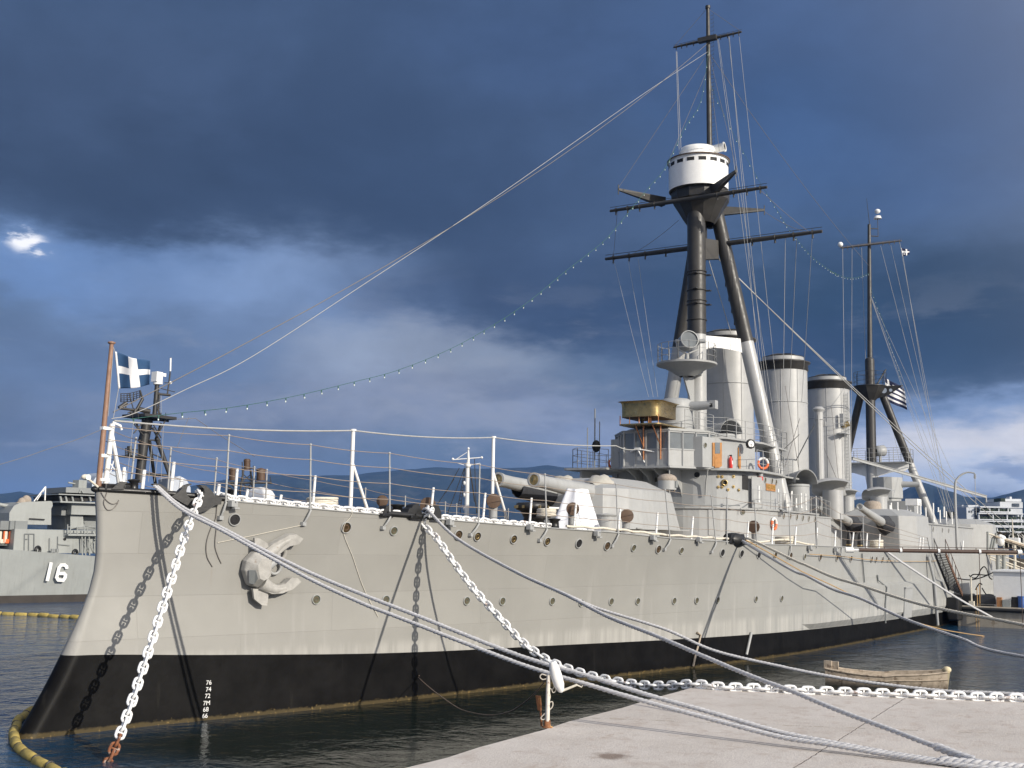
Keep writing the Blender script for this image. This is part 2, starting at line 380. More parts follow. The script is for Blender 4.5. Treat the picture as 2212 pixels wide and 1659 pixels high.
def hull_mat():
    m = bpy.data.materials.new('hull_grey_paint'); m.use_nodes = True; t = NT(m.node_tree); b = m.node_tree.nodes['Principled BSDF']
    oc = t.new('ShaderNodeTexCoord').outputs['Object']
    se = t.new('ShaderNodeSeparateXYZ'); t.l.new(oc, se.inputs[0])
    cb = t.new('ShaderNodeCombineXYZ'); t.l.new(se.outputs[0], cb.inputs[0]); t.l.new(se.outputs[2], cb.inputs[1])
    aft = t.mapr(se.outputs[0], 14., 52.)                          # the grey turns lighter and cooler towards the stern
    base = t.mix(aft, (.266, .261, .240, 1), (.310, .315, .304, 1))
    base = t.mix(1., base, t.mapr(t.noise(oc, .35, 5, .6), .3, .7, .95, 1.05), 'MULTIPLY')
    sv = t.scalev(oc, 1., 1., .035); n = t.noise(sv, 1.6, 5, .6)
    lower = t.mapr(se.outputs[2], 6.2, 1.2)
    dk = t.math('MULTIPLY', t.mapr(n, .53, .78), t.math('MULTIPLY', aft, .28))
    base = t.mix(dk, base, (.21, .195, .165, 1))
    lt = t.math('MULTIPLY', t.mapr(t.noise(sv, 2.3, 4, .6), .55, .75), t.math('MULTIPLY', lower, .40))
    base = t.mix(lt, base, (.42, .41, .39, 1))
    salt = t.math('MULTIPLY', t.mapr(se.outputs[2], 2.15, 1.75), t.mapr(t.noise(sv, 3.5, 5, .6), .3, .7))
    base = t.mix(t.math('MULTIPLY', salt, .3), base, (.62, .60, .56, 1))
    rv = t.scalev(oc, 1., 1., .05); rst = t.math('MULTIPLY', t.mapr(t.noise(rv, 3.3, 5, .65), .68, .80), .3)
    base = t.mix(rst, base, (.22, .15, .09, 1))
    br = t.new('ShaderNodeTexBrick', offset=.5); t.l.new(cb.outputs[0], br.inputs['Vector'])
    for k, v in (('Scale', 1.), ('Mortar Size', .012), ('Brick Width', 6.2), ('Row Height', 1.22), ('Mortar Smooth', .3), ('Color1', (0, 0, 0, 1)), ('Color2', (1, 1, 1, 1)), ('Mortar', (.5, .5, .5, 1))): br.inputs[k].default_value = v
    seam = br.outputs['Fac']
    base = t.mix(t.math('MULTIPLY', seam, .2), base, (.18, .17, .15, 1)); base = t.mix(1., base, t.mapr(br.outputs['Color'], 0., 1., .965, 1.03), 'MULTIPLY')
    t.l.new(base, b.inputs['Base Color']); t.put(b.inputs['Roughness'], t.mapr(t.noise(oc, 1.5, 4, .6), .2, .8, .52, .66))
    b1 = t.new('ShaderNodeBump'); b1.inputs['Strength'].default_value = .5; b1.inputs['Distance'].default_value = .012
    hsum = t.math('ADD', t.math('MULTIPLY', seam, -.6), t.math('MULTIPLY', t.noise(oc, .7, 3, .5), 2.2))
    t.l.new(hsum, b1.inputs['Height']); t.l.new(b1.outputs[0], b.inputs['Normal'])
    return m
def boot_mat():
    m = bpy.data.materials.new('black_boot_paint'); m.use_nodes = True; t = NT(m.node_tree); b = m.node_tree.nodes['Principled BSDF']
    oc = t.new('ShaderNodeTexCoord').outputs['Object']; se = t.new('ShaderNodeSeparateXYZ'); t.l.new(oc, se.inputs[0])
    base = t.mix(1., (.0045, .0043, .0042, 1), t.mapr(t.noise(oc, 1.2, 6, .65), .3, .7, .6, 1.6), 'MULTIPLY')
    sl_ = t.noise(t.scalev(oc, 1., 1., .04), 2.6, 4, .6)
    base = t.mix(t.mapr(sl_, .62, .76, 0., .22), base, (.06, .055, .045, 1))
    z0 = t.math('ADD', se.outputs[2], t.math('MULTIPLY', t.noise(oc, 4., 4, .6), -.18))
    base = t.mix(t.mapr(z0, .055, -.02, 0., .75), base, (.085, .065, .032, 1))
    base = t.mix(t.math('MULTIPLY', t.mapr(z0, .09, .0), t.mapr(t.noise(oc, 9., 3, .5), .6, .7)), base, (.17, .12, .05, 1))
    t.l.new(base, b.inputs['Base Color']); b.inputs['Roughness'].default_value = .5; b.inputs['Specular IOR Level'].default_value = .09
    bp = t.new('ShaderNodeBump'); bp.inputs['Strength'].default_value = .35; bp.inputs['Distance'].default_value = .03
    t.put(bp.inputs['Height'], t.noise(oc, 3., 5, .6)); t.l.new(bp.outputs[0], b.inputs['Normal'])
    return m
M_hull = hull_mat(); M_boot = boot_mat()

# ================================================================ SETTING
# ---- water
def water_mat():
    m = bpy.data.materials.new('harbour_water'); m.use_nodes = True; t = NT(m.node_tree); b = m.node_tree.nodes['Principled BSDF']
    oc = t.new('ShaderNodeTexCoord').outputs['Object']
    deep = t.mix(t.mapr(t.noise(oc, .05, 4, .6), .3, .7), (.006, .040, .115, 1), (.012, .058, .125, 1))
    se = t.new('ShaderNodeSeparateXYZ'); t.l.new(oc, se.inputs[0])
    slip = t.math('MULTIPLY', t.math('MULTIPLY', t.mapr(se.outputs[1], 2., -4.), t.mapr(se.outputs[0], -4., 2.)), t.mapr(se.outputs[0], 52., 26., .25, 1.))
    deep = t.mix(slip, deep, (.007, .012, .010, 1))  # darker base in the slip: the black hull's reflection put into the colour
    t.l.new(deep, b.inputs['Base Color']); b.inputs['Roughness'].default_value = .06; b.inputs['IOR'].default_value = 1.33
    b.inputs['Specular IOR Level'].default_value = .24
    wv = t.scalev(oc, 1., 1.25, 1.)
    h = t.math('MULTIPLY', t.noise(wv, .55, 3, .55, .4), 1.)
    h = t.math('ADD', h, t.math('MULTIPLY', t.noise(t.scalev(oc, 1.2, .8, 1.), 2.1, 4, .6, .6), .34))
    h = t.math('ADD', h, t.math('MULTIPLY', t.noise(oc, 6.5, 3, .6, .3), .07))
    lee = t.math('SUBTRACT', .95, t.math('MULTIPLY', slip, .72))                  # the slip between ship and quay is sheltered
    bp = t.new('ShaderNodeBump'); bp.inputs['Distance'].default_value = .24; t.put(bp.inputs['Strength'], lee)
    t.l.new(h, bp.inputs['Height']); t.l.new(bp.outputs[0], b.inputs['Normal'])
    return m
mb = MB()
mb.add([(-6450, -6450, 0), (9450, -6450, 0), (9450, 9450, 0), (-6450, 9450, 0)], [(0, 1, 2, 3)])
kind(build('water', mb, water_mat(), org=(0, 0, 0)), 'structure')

# ---- quay the photographer stands on (runs along the ship, ends beside the rowing boat)
QZ = 1.5
def quay_mat():
    m = bpy.data.materials.new('quay_concrete'); m.use_nodes = True; t = NT(m.node_tree); b = m.node_tree.nodes['Principled BSDF']
    oc = t.new('ShaderNodeTexCoord').outputs['Object']
    base = t.mix(t.mapr(t.noise(oc, .45, 6, .6), .3, .7), (.53, .49, .445, 1), (.62, .58, .535, 1))
    base = t.mix(t.mapr(t.noise(oc, 2.3, 7, .7), .47, .72, 0., .65), base, (.42, .35, .30, 1))
    base = t.mix(t.mapr(t.noise(oc, 14., 5, .7), .35, .7, 0., .25), base, (.34, .29, .26, 1))
    base = t.mix(t.mapr(t.noise(oc, 34., 3, .6), .68, .74, 0., .6), base, (.10, .08, .07, 1))
    base = t.mix(t.mapr(t.noise(t.scalev(oc, 1., 3., 1.), .9, 5, .65), .62, .74, 0., .45), base, (.30, .21, .15, 1))
    wob = t.math('MULTIPLY', t.math('SUBTRACT', t.noise(oc, 3.2, 5, .7), .5), .10)
    hh = t.noise(oc, 20., 6, .65)
    def line(p, q, wd, colr, base, lo=None):
        p = PZ(p, QZ); q = PZ(q, QZ); d = unit(q-p); n = V3(-d[1], d[0], 0)
        dt = t.new('ShaderNodeVectorMath', operation='DOT_PRODUCT'); t.l.new(oc, dt.inputs[0]); dt.inputs[1].default_value = tuple(n)
        dist = t.math('ABSOLUTE', t.math('ADD', t.math('SUBTRACT', dt.outputs['Value'], float(n@p)), wob))
        f = t.mapr(dist, wd*1.5, wd*.5, 0., .85)
        if lo is not None:
            f = t.math('MULTIPLY', f, t.mapr(t.noise(oc, 3., 4, .6), lo, lo+.12))
        return t.mix(f, base, colr), f
    base, f1 = line(zX(600, 640), zX(1380, 150), .012, (.13, .11, .095, 1), base)
    base, f2 = line(zX(900, 358), zX(2212, 408), .045, (.36, .31, .25, 1), base, .42)
    base, f3 = line(zV(0, 612), zV(40, 618), .02, (.1, .08, .07, 1), base)
    sp = PZ(zV(1540, 540), QZ); vd = t.new('ShaderNodeVectorMath', operation='DISTANCE'); t.l.new(oc, vd.inputs[0]); vd.inputs[1].default_value = tuple(sp)
    base = t.mix(t.mapr(t.math('ADD', vd.outputs['Value'], t.math('MULTIPLY', t.noise(oc, 3., 5, .6), .9)), .95, .55, 0., .75), base, (.15, .10, .07, 1))
    t.l.new(base, b.inputs['Base Color']); b.inputs['Roughness'].default_value = .85; b.inputs['Specular IOR Level'].default_value = .25
    hs = t.math('SUBTRACT', t.math('ADD', hh, t.math('MULTIPLY', t.noise(oc, 1.5, 4, .6), 1.5)), t.math('MULTIPLY', t.math('ADD', f1, f2), 1.2))
    bp = t.new('ShaderNodeBump'); bp.inputs['Strength'].default_value = .55; bp.inputs['Distance'].default_value = .03
    t.l.new(hs, bp.inputs['Height']); t.l.new(bp.outputs[0], b.inputs['Normal'])
    return m
qa = PZ((1557, 1487), QZ); qb = PZ((2212, 1512), QZ); qd = unit(qb-qa)
EY = lambda x: -15.19+.033*x
corner = V3(10.75, EY(10.75), 0); far = corner+qd*60
edge = []
for k in range(56):                                                # a slightly chipped edge
    x = -60+k/55*(corner[0]+60-.03); edge.append(V3(x, EY(x)+RNG.normal(0, .03), 0))
edge += [corner]
for k in range(1, 40): q = corner+qd*60*k/39; edge.append(q+V3(RNG.normal(0, .012), 0, 0))
edge += [V3(-60, far[1], 0)]
mb = MB(); n = len(edge)
rim = [q+V3(0, 0, QZ) for q in edge]; low = [q+V3(0, 0, -2.) for q in edge]
c0 = np.mean([corner, far, V3(-60, -40, 0)], axis=0)
mb.add(rim, [tuple(range(n-1, -1, -1))])
mb.add(rim+low, [(i, (i+1) % n, n+(i+1) % n, n+i) for i in range(n)])
kind(build('quay', mb, quay_mat(), org=(0, 0, 0)), 'structure')

# ---- far hills beyond the bay, several ridges
def ridge(name, prof, dist, depth, mat, seed, amp=.035):
    rs = np.random.default_rng(seed); pts = [azel(p) for p in prof]; pts.sort()
    A = np.linspace(pts[0][0], pts[-1][0], 150); H = np.interp(A, [p[0] for p in pts], [math.tan(p[1]) for p in pts])*dist+CAMP[2]
    jit = np.convolve(rs.normal(0, 1, 150), np.hanning(5), 'same')
    G = []
    gul = np.convolve(rs.normal(0, 1, 150), np.hanning(3), 'same')
    for (dd, k) in ((-1.0, 0.), (-.8, .16), (-.6, .36), (-.42, .52), (-.25, .72), (-.1, .91), (0, 1.), (.25, .8), (.6, .3), (1., -.02)):
        row = []
        g2 = np.convolve(rs.normal(0, 1, 150), np.hanning(7), 'same')
        for a, h, j, g, gg in zip(A, H, jit, gul, g2):
            d = dist+dd*depth*(1+.05*j); hz = h*(k+(amp*.12*j if k == 1. else .022*(g+gg*.8)*(1-abs(k-.5)*1.2) if 0 < k < 1 else 0))
            row.append(V3(CAMP[0]+math.cos(a)*d, CAMP[1]+math.sin(a)*d, hz if k > 0 else -2.))
        G.append(row)
    mb = MB(); mb.grid(G); return kind(build(name, mb, mat, org=(CAMP[0]+math.cos(A[75])*dist, CAMP[1]+math.sin(A[75])*dist, 0)), 'structure')
M_hill = pbr('scrub_hillside', (.022, .032, .030), .95, .35, .004, .6, bscale=.012, spots=((.05, .055, .048, 1), .006, .5, .7), spec=.1)
ridge('hills', [(-500, 1062), (-100, 1066), (0, 1068), (40, 1060), (75, 1068), (112, 1063), (140, 1050), (175, 1052), (215, 1062), (300, 1066), (400, 1052), (492, 1034), (577, 1026), (690, 1027),
   (759, 1026), (844, 1017), (943, 1009), (1010, 1012), (1090, 1011), (1138, 1010), (1178, 1005), (1212, 1009), (1266, 1011), (1330, 1015), (1430, 1030), (1560, 1060), (1700, 1082), (1850, 1095), (1950, 1110)], 5200., 2000., M_hill, 1)
ridge('hills', [(1560, 1100), (1700, 1085), (1800, 1080), (1880, 1078), (1939, 1065), (1973, 1049), (1993, 1041), (2010, 1046), (2030, 1054), (2087, 1073), (2129, 1076), (2172, 1068), (2212, 1057), (2300, 1040), (2450, 1050), (2700, 1070)], 4200., 1500., M_hill, 2)

# ================================================================ THE WARSHIP
ship = tag(empty('warship', (0, 0, 0)), 'long grey armoured warship with black waterline band, tripod foremast and three tall funnels', 'warship')
ZB = hermite([(-1, 2.12), (1.5, 2.08), (5.15, 1.89), (11.2, 1.62), (14.7, 1.53), (19.3, 1.45), (25, 1.34), (34.3, 1.2), (46, 1.08), (66, .95), (100, .8), (140, .7)])
def stations(a, b): return [a+(b-a)*k for k in np.linspace(0, 1, 2)]
US = [0, .004, .02, .05, .1, .16, .23, .32, .45, .65, .9, 1.3, 1.8, 2.5, 3.3, 4.2, 5.2, 6.5, 8, 9.5, 11, 13, 15, 17.5, 20, 22.5, 25, 28, 31, 34, 37, 40, 44, 48, 52, 57, 62, 67, 73, 80, 87, 94, 101, 108, 115, 121, 126, 130, 134, 136, 137.6, 138.2]
ZF = [0., .12, .25, .38, .5, .62, .74, .85, .94, 1.]
def hull_row(zfun, side):
    row = []
    for u in US:
        z = zfun(1.9); x = SX(z)+u
        for _ in range(4): z = zfun(x); x = SX(z)+u
        row.append(V3(x, side*HB(x, z), z))
    return row
hullmb = MB()
for side in (-1, 1):
    above = [hull_row(lambda x, f=f: ZB(x)+(ZD(x)-ZB(x))*f, side) for f in ZF]
    below = [hull_row(lambda x, f=f: -1.2+(ZB(x)+1.2)*f, side) for f in (0., .3, .5, .7, .85, 1.)]
    if side < 0: above = above[::-1]; below = below[::-1]
    hullmb.grid(above, 0); hullmb.grid(below, 1)
hull = build('hull', hullmb, [M_hull, M_boot], ship, (0, 0, 0))
# deck, a little crowned, just below the hull edge
mb = MB(); G = []
for x in [1.95]+[SX(6.6)+u for u in US[8:-1]]:
    h = HB(x, ZD(x))-.03; G.append([V3(x, s*h, ZD(x)-.03+.12*(1-abs(s)**2)) for s in (-1, -.6, -.2, .2, .6, 1)])
mb.grid(G); build('deck', mb, M_teak, ship, (0, 0, 0))
# white trim line over the black boot topping
# gunwale bar
def edge_pt(x, off=0., dz=0.): z = ZD(x); return V3(x, -(HB(x, z)+off), z+dz)
mb = MB()
for s in (-1, 1):
    P = []
    for x in np.linspace(1.9, 5.3, 18):
        q = edge_pt(x, .0, .05); P.append(V3(q[0], q[1]*(-s), q[2]) if s > 0 else q)
    mb.tube(P, .085, 8)
mb.ball((1.86, 0, 6.72), .12, (1.2, 1, .8))
build('gunwale', mb, M_black, ship)
mb = MB()
for s in (-1, 1):
    mb.tube([V3(x, s*(HB(x, ZD(x))+.005), ZD(x)+.0) for x in np.linspace(5.3, 100, 70)], .028, 6)
build('deck_edge_moulding', mb, M_grey, ship)
# armour belt ledge amidships
def belt_pt(x, z, off): return V3(x, -(HB(x, z)+off), z)
mb = MB(); xs = np.concatenate([[38.5], np.linspace(39.4, 100, 40)]); G = []
for i, x in enumerate(xs):
    o = .0 if i == 0 else .30
    zt = 3.22-(x-38.5)*.0045
    G.append([belt_pt(x, zt+.16, -.01), belt_pt(x, zt, o), belt_pt(x, 2.2, o*1.0), belt_pt(x, 1.45, o*.9), belt_pt(x, ZB(x)+.02, .012)])
mb.grid([list(r) for r in zip(*G)], 0, False)
build('armour_belt', mb, M_hull, ship, (0, 0, 0))
mb = MB(); a = HUL(zT(850, 560)); b_ = HUL(zT(985, 545))
for (zx, w_) in ((a[0]+.9, 1.7),):
    P = [belt_pt(zx-w_/2, 2.9, .31), belt_pt(zx+w_/2, 2.9, .31), belt_pt(zx+w_/2, 1.05, .26), belt_pt(zx-w_/2, 1.05, .26)]
    mb.prism(P, (0, -.07, 0)); P2 = [belt_pt(zx-w_/2-.05, 2.98, .3), belt_pt(zx+w_/2+.05, 2.98, .3), belt_pt(zx+w_/2+.05, 2.9, .3), belt_pt(zx-w_/2-.05, 2.9, .3)]
    mb.prism(P2, (0, -.14, 0))
build('belt_door', mb, M_lgrey, ship)
# scuppers and pipes down the side
def side_pipe(pts, r, mat, name='side_pipe', off=.06):
    P = []
    for p in pts:
        q = HUL(p); n = HN(q[0], q[2]); P.append(q+n*(off+(.3 if q[0] > 39 and q[2] < 3.3 else 0)))
    mb = MB(); mb.tube(P, r, 8); return build(name, mb, mat, ship)
side_pipe([zT(645, 435), zT(650, 480), zT(685, 540), zT(672, 700), zT(672, 870)], .045, M_dgrey2)
side_pipe([zT(1100, 262), zT(1112, 480), zT(1130, 700), zT(1145, 890)], .10, M_lgrey, off=.12)
side_pipe([zW(1690, 640), zW(1712, 655), zW(1685, 760), zW(1665, 845)], .05, M_old)
side_pipe([zW(2020, 640), zW(2000, 730), zW(1990, 775)], .07, M_lgrey)
side_pipe([zK(1850, 760), zK(1862, 900), zK(1880, 1110)], .035, M_dgrey2)
# portholes
PORT_R = {}
def port_mesh(r, mats):
    mb = MB()
    mb.lathe([(r*1.0, .012), (r*1.0, .045), (r*1.16, .045), (r*1.22, .0)], (0, 0, 0), n=24, mi=0)
    mb.lathe([(.0005, .014), (r*.55, .014), (r*1.0, .014)], (0, 0, 0), n=24, mi=1, sm=False)
    mb.lathe([(r*.42, .02), (r*.5, .026), (r*.60, .02)], (0, 0, 0), n=20, mi=2)
    lo = bpy.data.meshes.new('porthole'); V = mb.v
    lo.from_pydata(V, [], mb.f); [lo.materials.append(q) for q in mats]
    lo.polygons.foreach_set('material_index', mb.m); lo.polygons.foreach_set('use_smooth', mb.s); lo.update(); return lo
def put_disc(name, me, pos, nrm, parent):
    o = bpy.data.objects.new(name, me); link(o, parent, pos); o.rotation_euler = Vector(nrm).to_track_quat('Z', 'Y').to_euler(); return o
PM_b = port_mesh(.165, [M_grey, M_port, M_brown]); PM_d = port_mesh(.165, [M_grey, M_dark, M_dark]); PM_g = port_mesh(.135, [M_grey, M_portg, M_brown]); PM_n = port_mesh(.15, [M_grey, M_port, M_brass])
row1 = [(zR(400, 910), 1), (zR(1248, 970), 0), (zR(1610, 995), 2), (zS(405, 1000), 0), (zS(597, 1015), 3), (zS(965, 1042), 3), (zS(1305, 1065), 3), (zS(1625, 1085), 1), (zS(1912, 1110), 0), (zS(2180, 1130), 2), (zC(1712, 1163), 0), (zC(2062, 1183), 2),
   (zW(1848, 155), 1), (zW(1965, 160), 1), (zW(2070, 167), 1)] + [(zK(x, y), k) for x, y, k in ((800, 785, 3), (988, 790, 0), (1160, 800, 2), (1350, 808, 0), (1550, 820, 3), (1722, 825, 0), (1973, 832, 0), (2028, 835, 0), (2105, 835, 0), (2172, 838, 2))]
row2 = [(zR(1020, 1518), 2), (zR(1550, 1520), 2)] + [(zW(x, y), 2) for x, y in ((293, 448), (510, 450), (813, 450), (990, 460), (1172, 452), (1333, 450), (1555, 448), (1692, 446), (1820, 443), (2053, 437))] + [(zK(880, 1310), 2)]
for (p, k) in row1+row2:
    q = HUL(p); n_ = HN(q[0], q[2]); o = put_disc('porthole', (PM_b, PM_d, PM_g, PM_n)[k], q+n_*.006, n_, hull)
    if k == 1: o['label'] = 'open dark porthole in the grey side'
# draft marks
def text_mesh(name, body, size, mat, parent, pos, right, upv, depth=.006, align='CENTER', font=None, org=None):
    cu = bpy.data.curves.new(name, 'FONT'); cu.body = body; cu.size = size; cu.align_x = align; cu.align_y = 'CENTER'; cu.extrude = depth
    ob = bpy.data.objects.new('tmp', cu); COL.objects.link(ob); bpy.context.view_layer.update()
    me = bpy.data.meshes.new_from_object(ob.evaluated_get(bpy.context.evaluated_depsgraph_get())); bpy.data.objects.remove(ob); bpy.data.curves.remove(cu)
    me.name = name; me.materials.clear(); me.materials.append(mat)
    o = bpy.data.objects.new(name, me); link(o, parent, pos)
    r = unit(right); u = unit(np.array(upv)-r*(np.array(upv)@r)); n = np.cross(r, u)
    o.rotation_euler = Matrix(((r[0], u[0], n[0]), (r[1], u[1], n[1]), (r[2], u[2], n[2]))).to_euler(); return o
for s_, (x, y) in (('76', (1172, 1180)), ('74', (1170, 1218)), ('72', (1165, 1255)), ('7M', (1160, 1295)), ('68', (1155, 1331)), ('66', (1150, 1367))):
    q = HUL(zQ(x, y)); n_ = HN(q[0], q[2])
    text_mesh('draft_mark', s_, .185, M_white, hull, q+n_*.012, np.cross(V3(0, 0, 1), n_), V3(0, 0, 1))

# ---- black horn fairleads on the bow edge: outlines standing on the hull edge, 0.3 m thick
def edge_prism(name, pts, xk, thick, mat, lean=0.):
    """pts on the upright plane that follows the deck edge at xk"""
    A = edge_pt(xk-.4); B = edge_pt(xk+.4); P = [PV(p, A, B) for p in pts]; n = unit(np.cross(B-A, V3(0, 0, 1)))
    if n[1] > 0: n = -n
    mb = MB(); mb.prism([q+n*thick*.5 for q in P], -n*thick); return build(name, mb, mat, ship, bevel=.05)
edge_prism('fairlead', [zD(*q) for q in ((1200,640),(1300,580),(1370,510),(1420,465),(1500,440),(1505,460),(1440,490),(1425,560),(1440,625),(1490,670),(1560,690),(1560,830),(1400,755),(1290,690))], 4.3, .34, M_black)
edge_prism('fairlead', [zD(*q) for q in ((1590,830),(1590,700),(1660,660),(1700,580),(1690,520),(1620,460),(1720,475),(1800,545),(1860,620),(1960,660),(1950,760),(1860,770),(1760,840),(1620,890))], 5.0, .34, M_black)
edge_prism('fairlead', [zD(*q) for q in ((290,530),(340,490),(400,435),(460,415),(535,418),(530,435),(490,465),(480,500),(505,530))], 2.5, .22, M_black)
edge_prism('fairlead', [zD(*q) for q in ((1180,600),(1120,500),(1040,450),(940,440),(925,460),(990,480),(1030,510),(1060,560),(1090,600))], 3.9, .24, M_black)
def bollard(x, off, r=.14, h=.42, parent=ship, y=None):
    q = V3(x, -(HB(x, ZD(x))-off) if y is None else y, ZD(x)-.02); mb = MB()
    mb.lathe([(r*1.5, 0), (r*1.45, .05), (r, .1), (r*.9, h*.8), (r*1.25, h*.9), (r*1.25, h), (r*1.25, h), (.002, h+.03)], q, n=18); return build('bollard', mb, M_black, parent)
bollard(3.0, .35); bollard(2.75, .25, .1, .3); bollard(6.0, .7)
mb = MB(); q = edge_pt(2.2, -.12, .05); mb.box(q+V3(0, 0, .08), (.42, .3, .2)); mb.box(q+V3(.5, -.1, .05), (.25, .3, .25)); build('bow_chock', mb, M_black, ship, bevel=.04)
# roller chock in the black recess (second chain) and the after fairlead with three hawsers
def cheek_chock(x, s=1., wdt=1.):
    mb = MB()
    for dx in (-.42*wdt, .42*wdt):
        P = []
        for (a, z) in ((-.22, -.1), (.22, -.1), (.2, .2), (.08, .42), (-.12, .36), (-.22, .15)):
            q = edge_pt(x+dx+a*s, .02, z*s); P.append(q)
        mb.prism(P, (0, .3, 0))
    mb.cyl(edge_pt(x-.45*wdt, -.02, .05), edge_pt(x+.45*wdt, -.02, .05), .1, n=12)
    mb.box(edge_pt(x, -.45, .02), (1.5*wdt, .8, .12)); return build('fairlead', mb, M_black, ship, bevel=.03)
cheek_chock(HUL(zS(20, 760))[0]+.25, 1.15, 1.0)
cheek_chock(HUL(zR(1660, 850))[0], .8, 1.1)
FL3 = HUL(zH(1030, 1640)); cheek_chock(FL3[0]+.2, 1.0, 1.1)
mb = MB(); q = FL3+V3(.2, .15, .12)
mb.lathe([(.28, -.45), (.34, -.2), (.36, .1), (.28, .4)], q, axis=(1, -.5, -.1), n=20); mb.lathe([(.27, -.45), (.27, .38)], q, axis=(1, -.5, -.1), n=20)
build('fairlead', mb, M_black, ship)

# ---- guard rail: stanchions with outboard feet, wires, white light posts
def rail_stanchion(ptop, pbase, foot=None):
    b0 = HUL((pbase[0], pbase[1])); x = b0[0]; base = edge_pt(x, .02, .0)
    t0 = PV(ptop, base, base+unit(V3(1, -(HB(x+1, 5)-HB(x, 5)), 0)))
    top = V3(x+(t0[0]-x)*1., base[1]+(t0[1]-base[1]), t0[2]); mb = MB()
    mb.tube([base+V3(0, 0, -.12), top], [.034, .026], 8)
    for k in (.25, .5, .75, .98): q = base+(top-base)*k; mb.ball(q, .045, n=8)
    if foot is not None:
        f = HUL(foot); n_ = HN(f[0], f[2]); mb.tube([base+V3(0, -.03, -.05), (base+f)/2+n_*.10, f+n_*.05], [.04, .04, .03], 8); mb.box(f+n_*.04, (.16, .12, .12))
    build('stanchion', mb, M_lgrey, ship); return base, top
ST = []
for a, b, f in ((zR(360, 260), zR(328, 775), zR(290, 895)), (zR(980, 330), zR(975, 815), zR(920, 940)), (zR(1580, 395), zR(1580, 855), zR(1525, 970)), (zS(625, 275), zS(607, 860), zS(525, 995)),
   (zS(1285, 375), zS(1300, 905), zS(1225, 1050)), (zC(1075, 160), zC(1100, 890), zC(1000, 1110)), (zC(1820, 250), zC(1890, 960), zC(1800, 1160)), (zH(845, 1275), zH(878, 1610), zK(20, 740)), (zH(965, 1290), zH(962, 1612), None),
   (zH(1175, 1330), zH(1190, 1632), None), (zK(970, 190), zK(985, 660), zK(955, 800)), (zK(1300, 60), zK(1305, 670), None), (zK(1600, 270), zK(1605, 690), zK(1580, 800)), (zK(1870, 300), zK(1875, 700), None), (zT(1110, 95), zT(1130, 190), None)):
    ST.append(rail_stanchion(a, b, f))
ST_S = []
for a, b in ((zP(1240, 1130), zP(1140, 1520)), (zP(1510, 1215), zP(1465, 1560)), (zP(1912, 1295), zP(1862, 1600)), (zR(555, 505), zR(545, 720)), (zR(650, 515), zR(640, 735)), (zR(1005, 580), zR(1000, 720)), (zR(1402, 655), zR(1392, 770)), (zR(1703, 700), zR(1698, 780)), (zS(290, 625), zS(265, 760)), (zS(392, 640), zS(388, 760)), (zS(880, 705), zS(875, 800)), (zS(915, 705), zS(910, 800))):
    # starboard posts: where the sight line of the foot passes over the starboard edge
    d = ray(b); t = 10.
    while t < 150:
        q = CAMP+d*t
        if q[1] > HB(q[0], 6) or q[1] > 12: break
        t += .05
    x = q[0]; base = V3(x, HB(x, ZD(x))-.02, ZD(x)); top = PV(a, base, base+V3(1, .2, 0)); top = V3(x+(top[0]-x)*.3, base[1]+.02, max(base[2]+.9, min(base[2]+1.9, top[2])))
    mb = MB(); mb.tube([base, top], [.035, .028], 8); mb.ball(top, .045, n=8); build('stanchion', mb, M_lgrey, ship); ST_S.append((base, top))
bowtop = V3(2.2, 0, 8.55)
mb = MB()
def sag(A, B, s, n=10):
    A = np.array(A, float); B = np.array(B, float)
    return [A+(B-A)*t-V3(0, 0, 4*s*t*(1-t)) for t in np.linspace(0, 1, n)]
for k in (.25, .5, .75, .98):
    chain_ = [V3(2.1, -.1, 6.9+1.7*k)]+[b+(t-b)*k for b, t in ST]
    for A, B in zip(chain_, chain_[1:]): mb.tube(sag(A, B, .05), .012, 5)
    ss = sorted(ST_S, key=lambda q: q[0][0]); chain_ = [V3(2.1, .1, 6.9+1.7*k)]+[b+(t-b)*k for b, t in ss]
    for A, B in zip(chain_, chain_[1:]): mb.tube(sag(A, B, .04), .011, 5)
build('guardrail_wire', mb, pbr('tan_guardrail_wire', (.30, .24, .19), .6, .1, 6., 0), ship)
def light_post(ptop, pbase, off=.22, r=.045, plane=None):
    if plane is None:
        b0 = HUL((pbase[0], pbase[1]+6)); x = b0[0]+off*.3; base = edge_pt(x, -off, -.02)
    elif plane == 'deck':
        base = PZ(pbase, 7.3); base = base if abs(base[1]) < 8.2 else PY(pbase, -8.2)
    else: base = PY(pbase, plane)
    top = PV(ptop, base, base+V3(1, -.15, 0)); top = V3(base[0]+(top[0]-base[0])*.6, base[1], top[2])
    mb = MB(); mb.cyl(base, top, r, n=10); mb.cyl(base, base+V3(0, 0, .06), r*1.5, n=10); build('light_post', mb, M_white, ship)
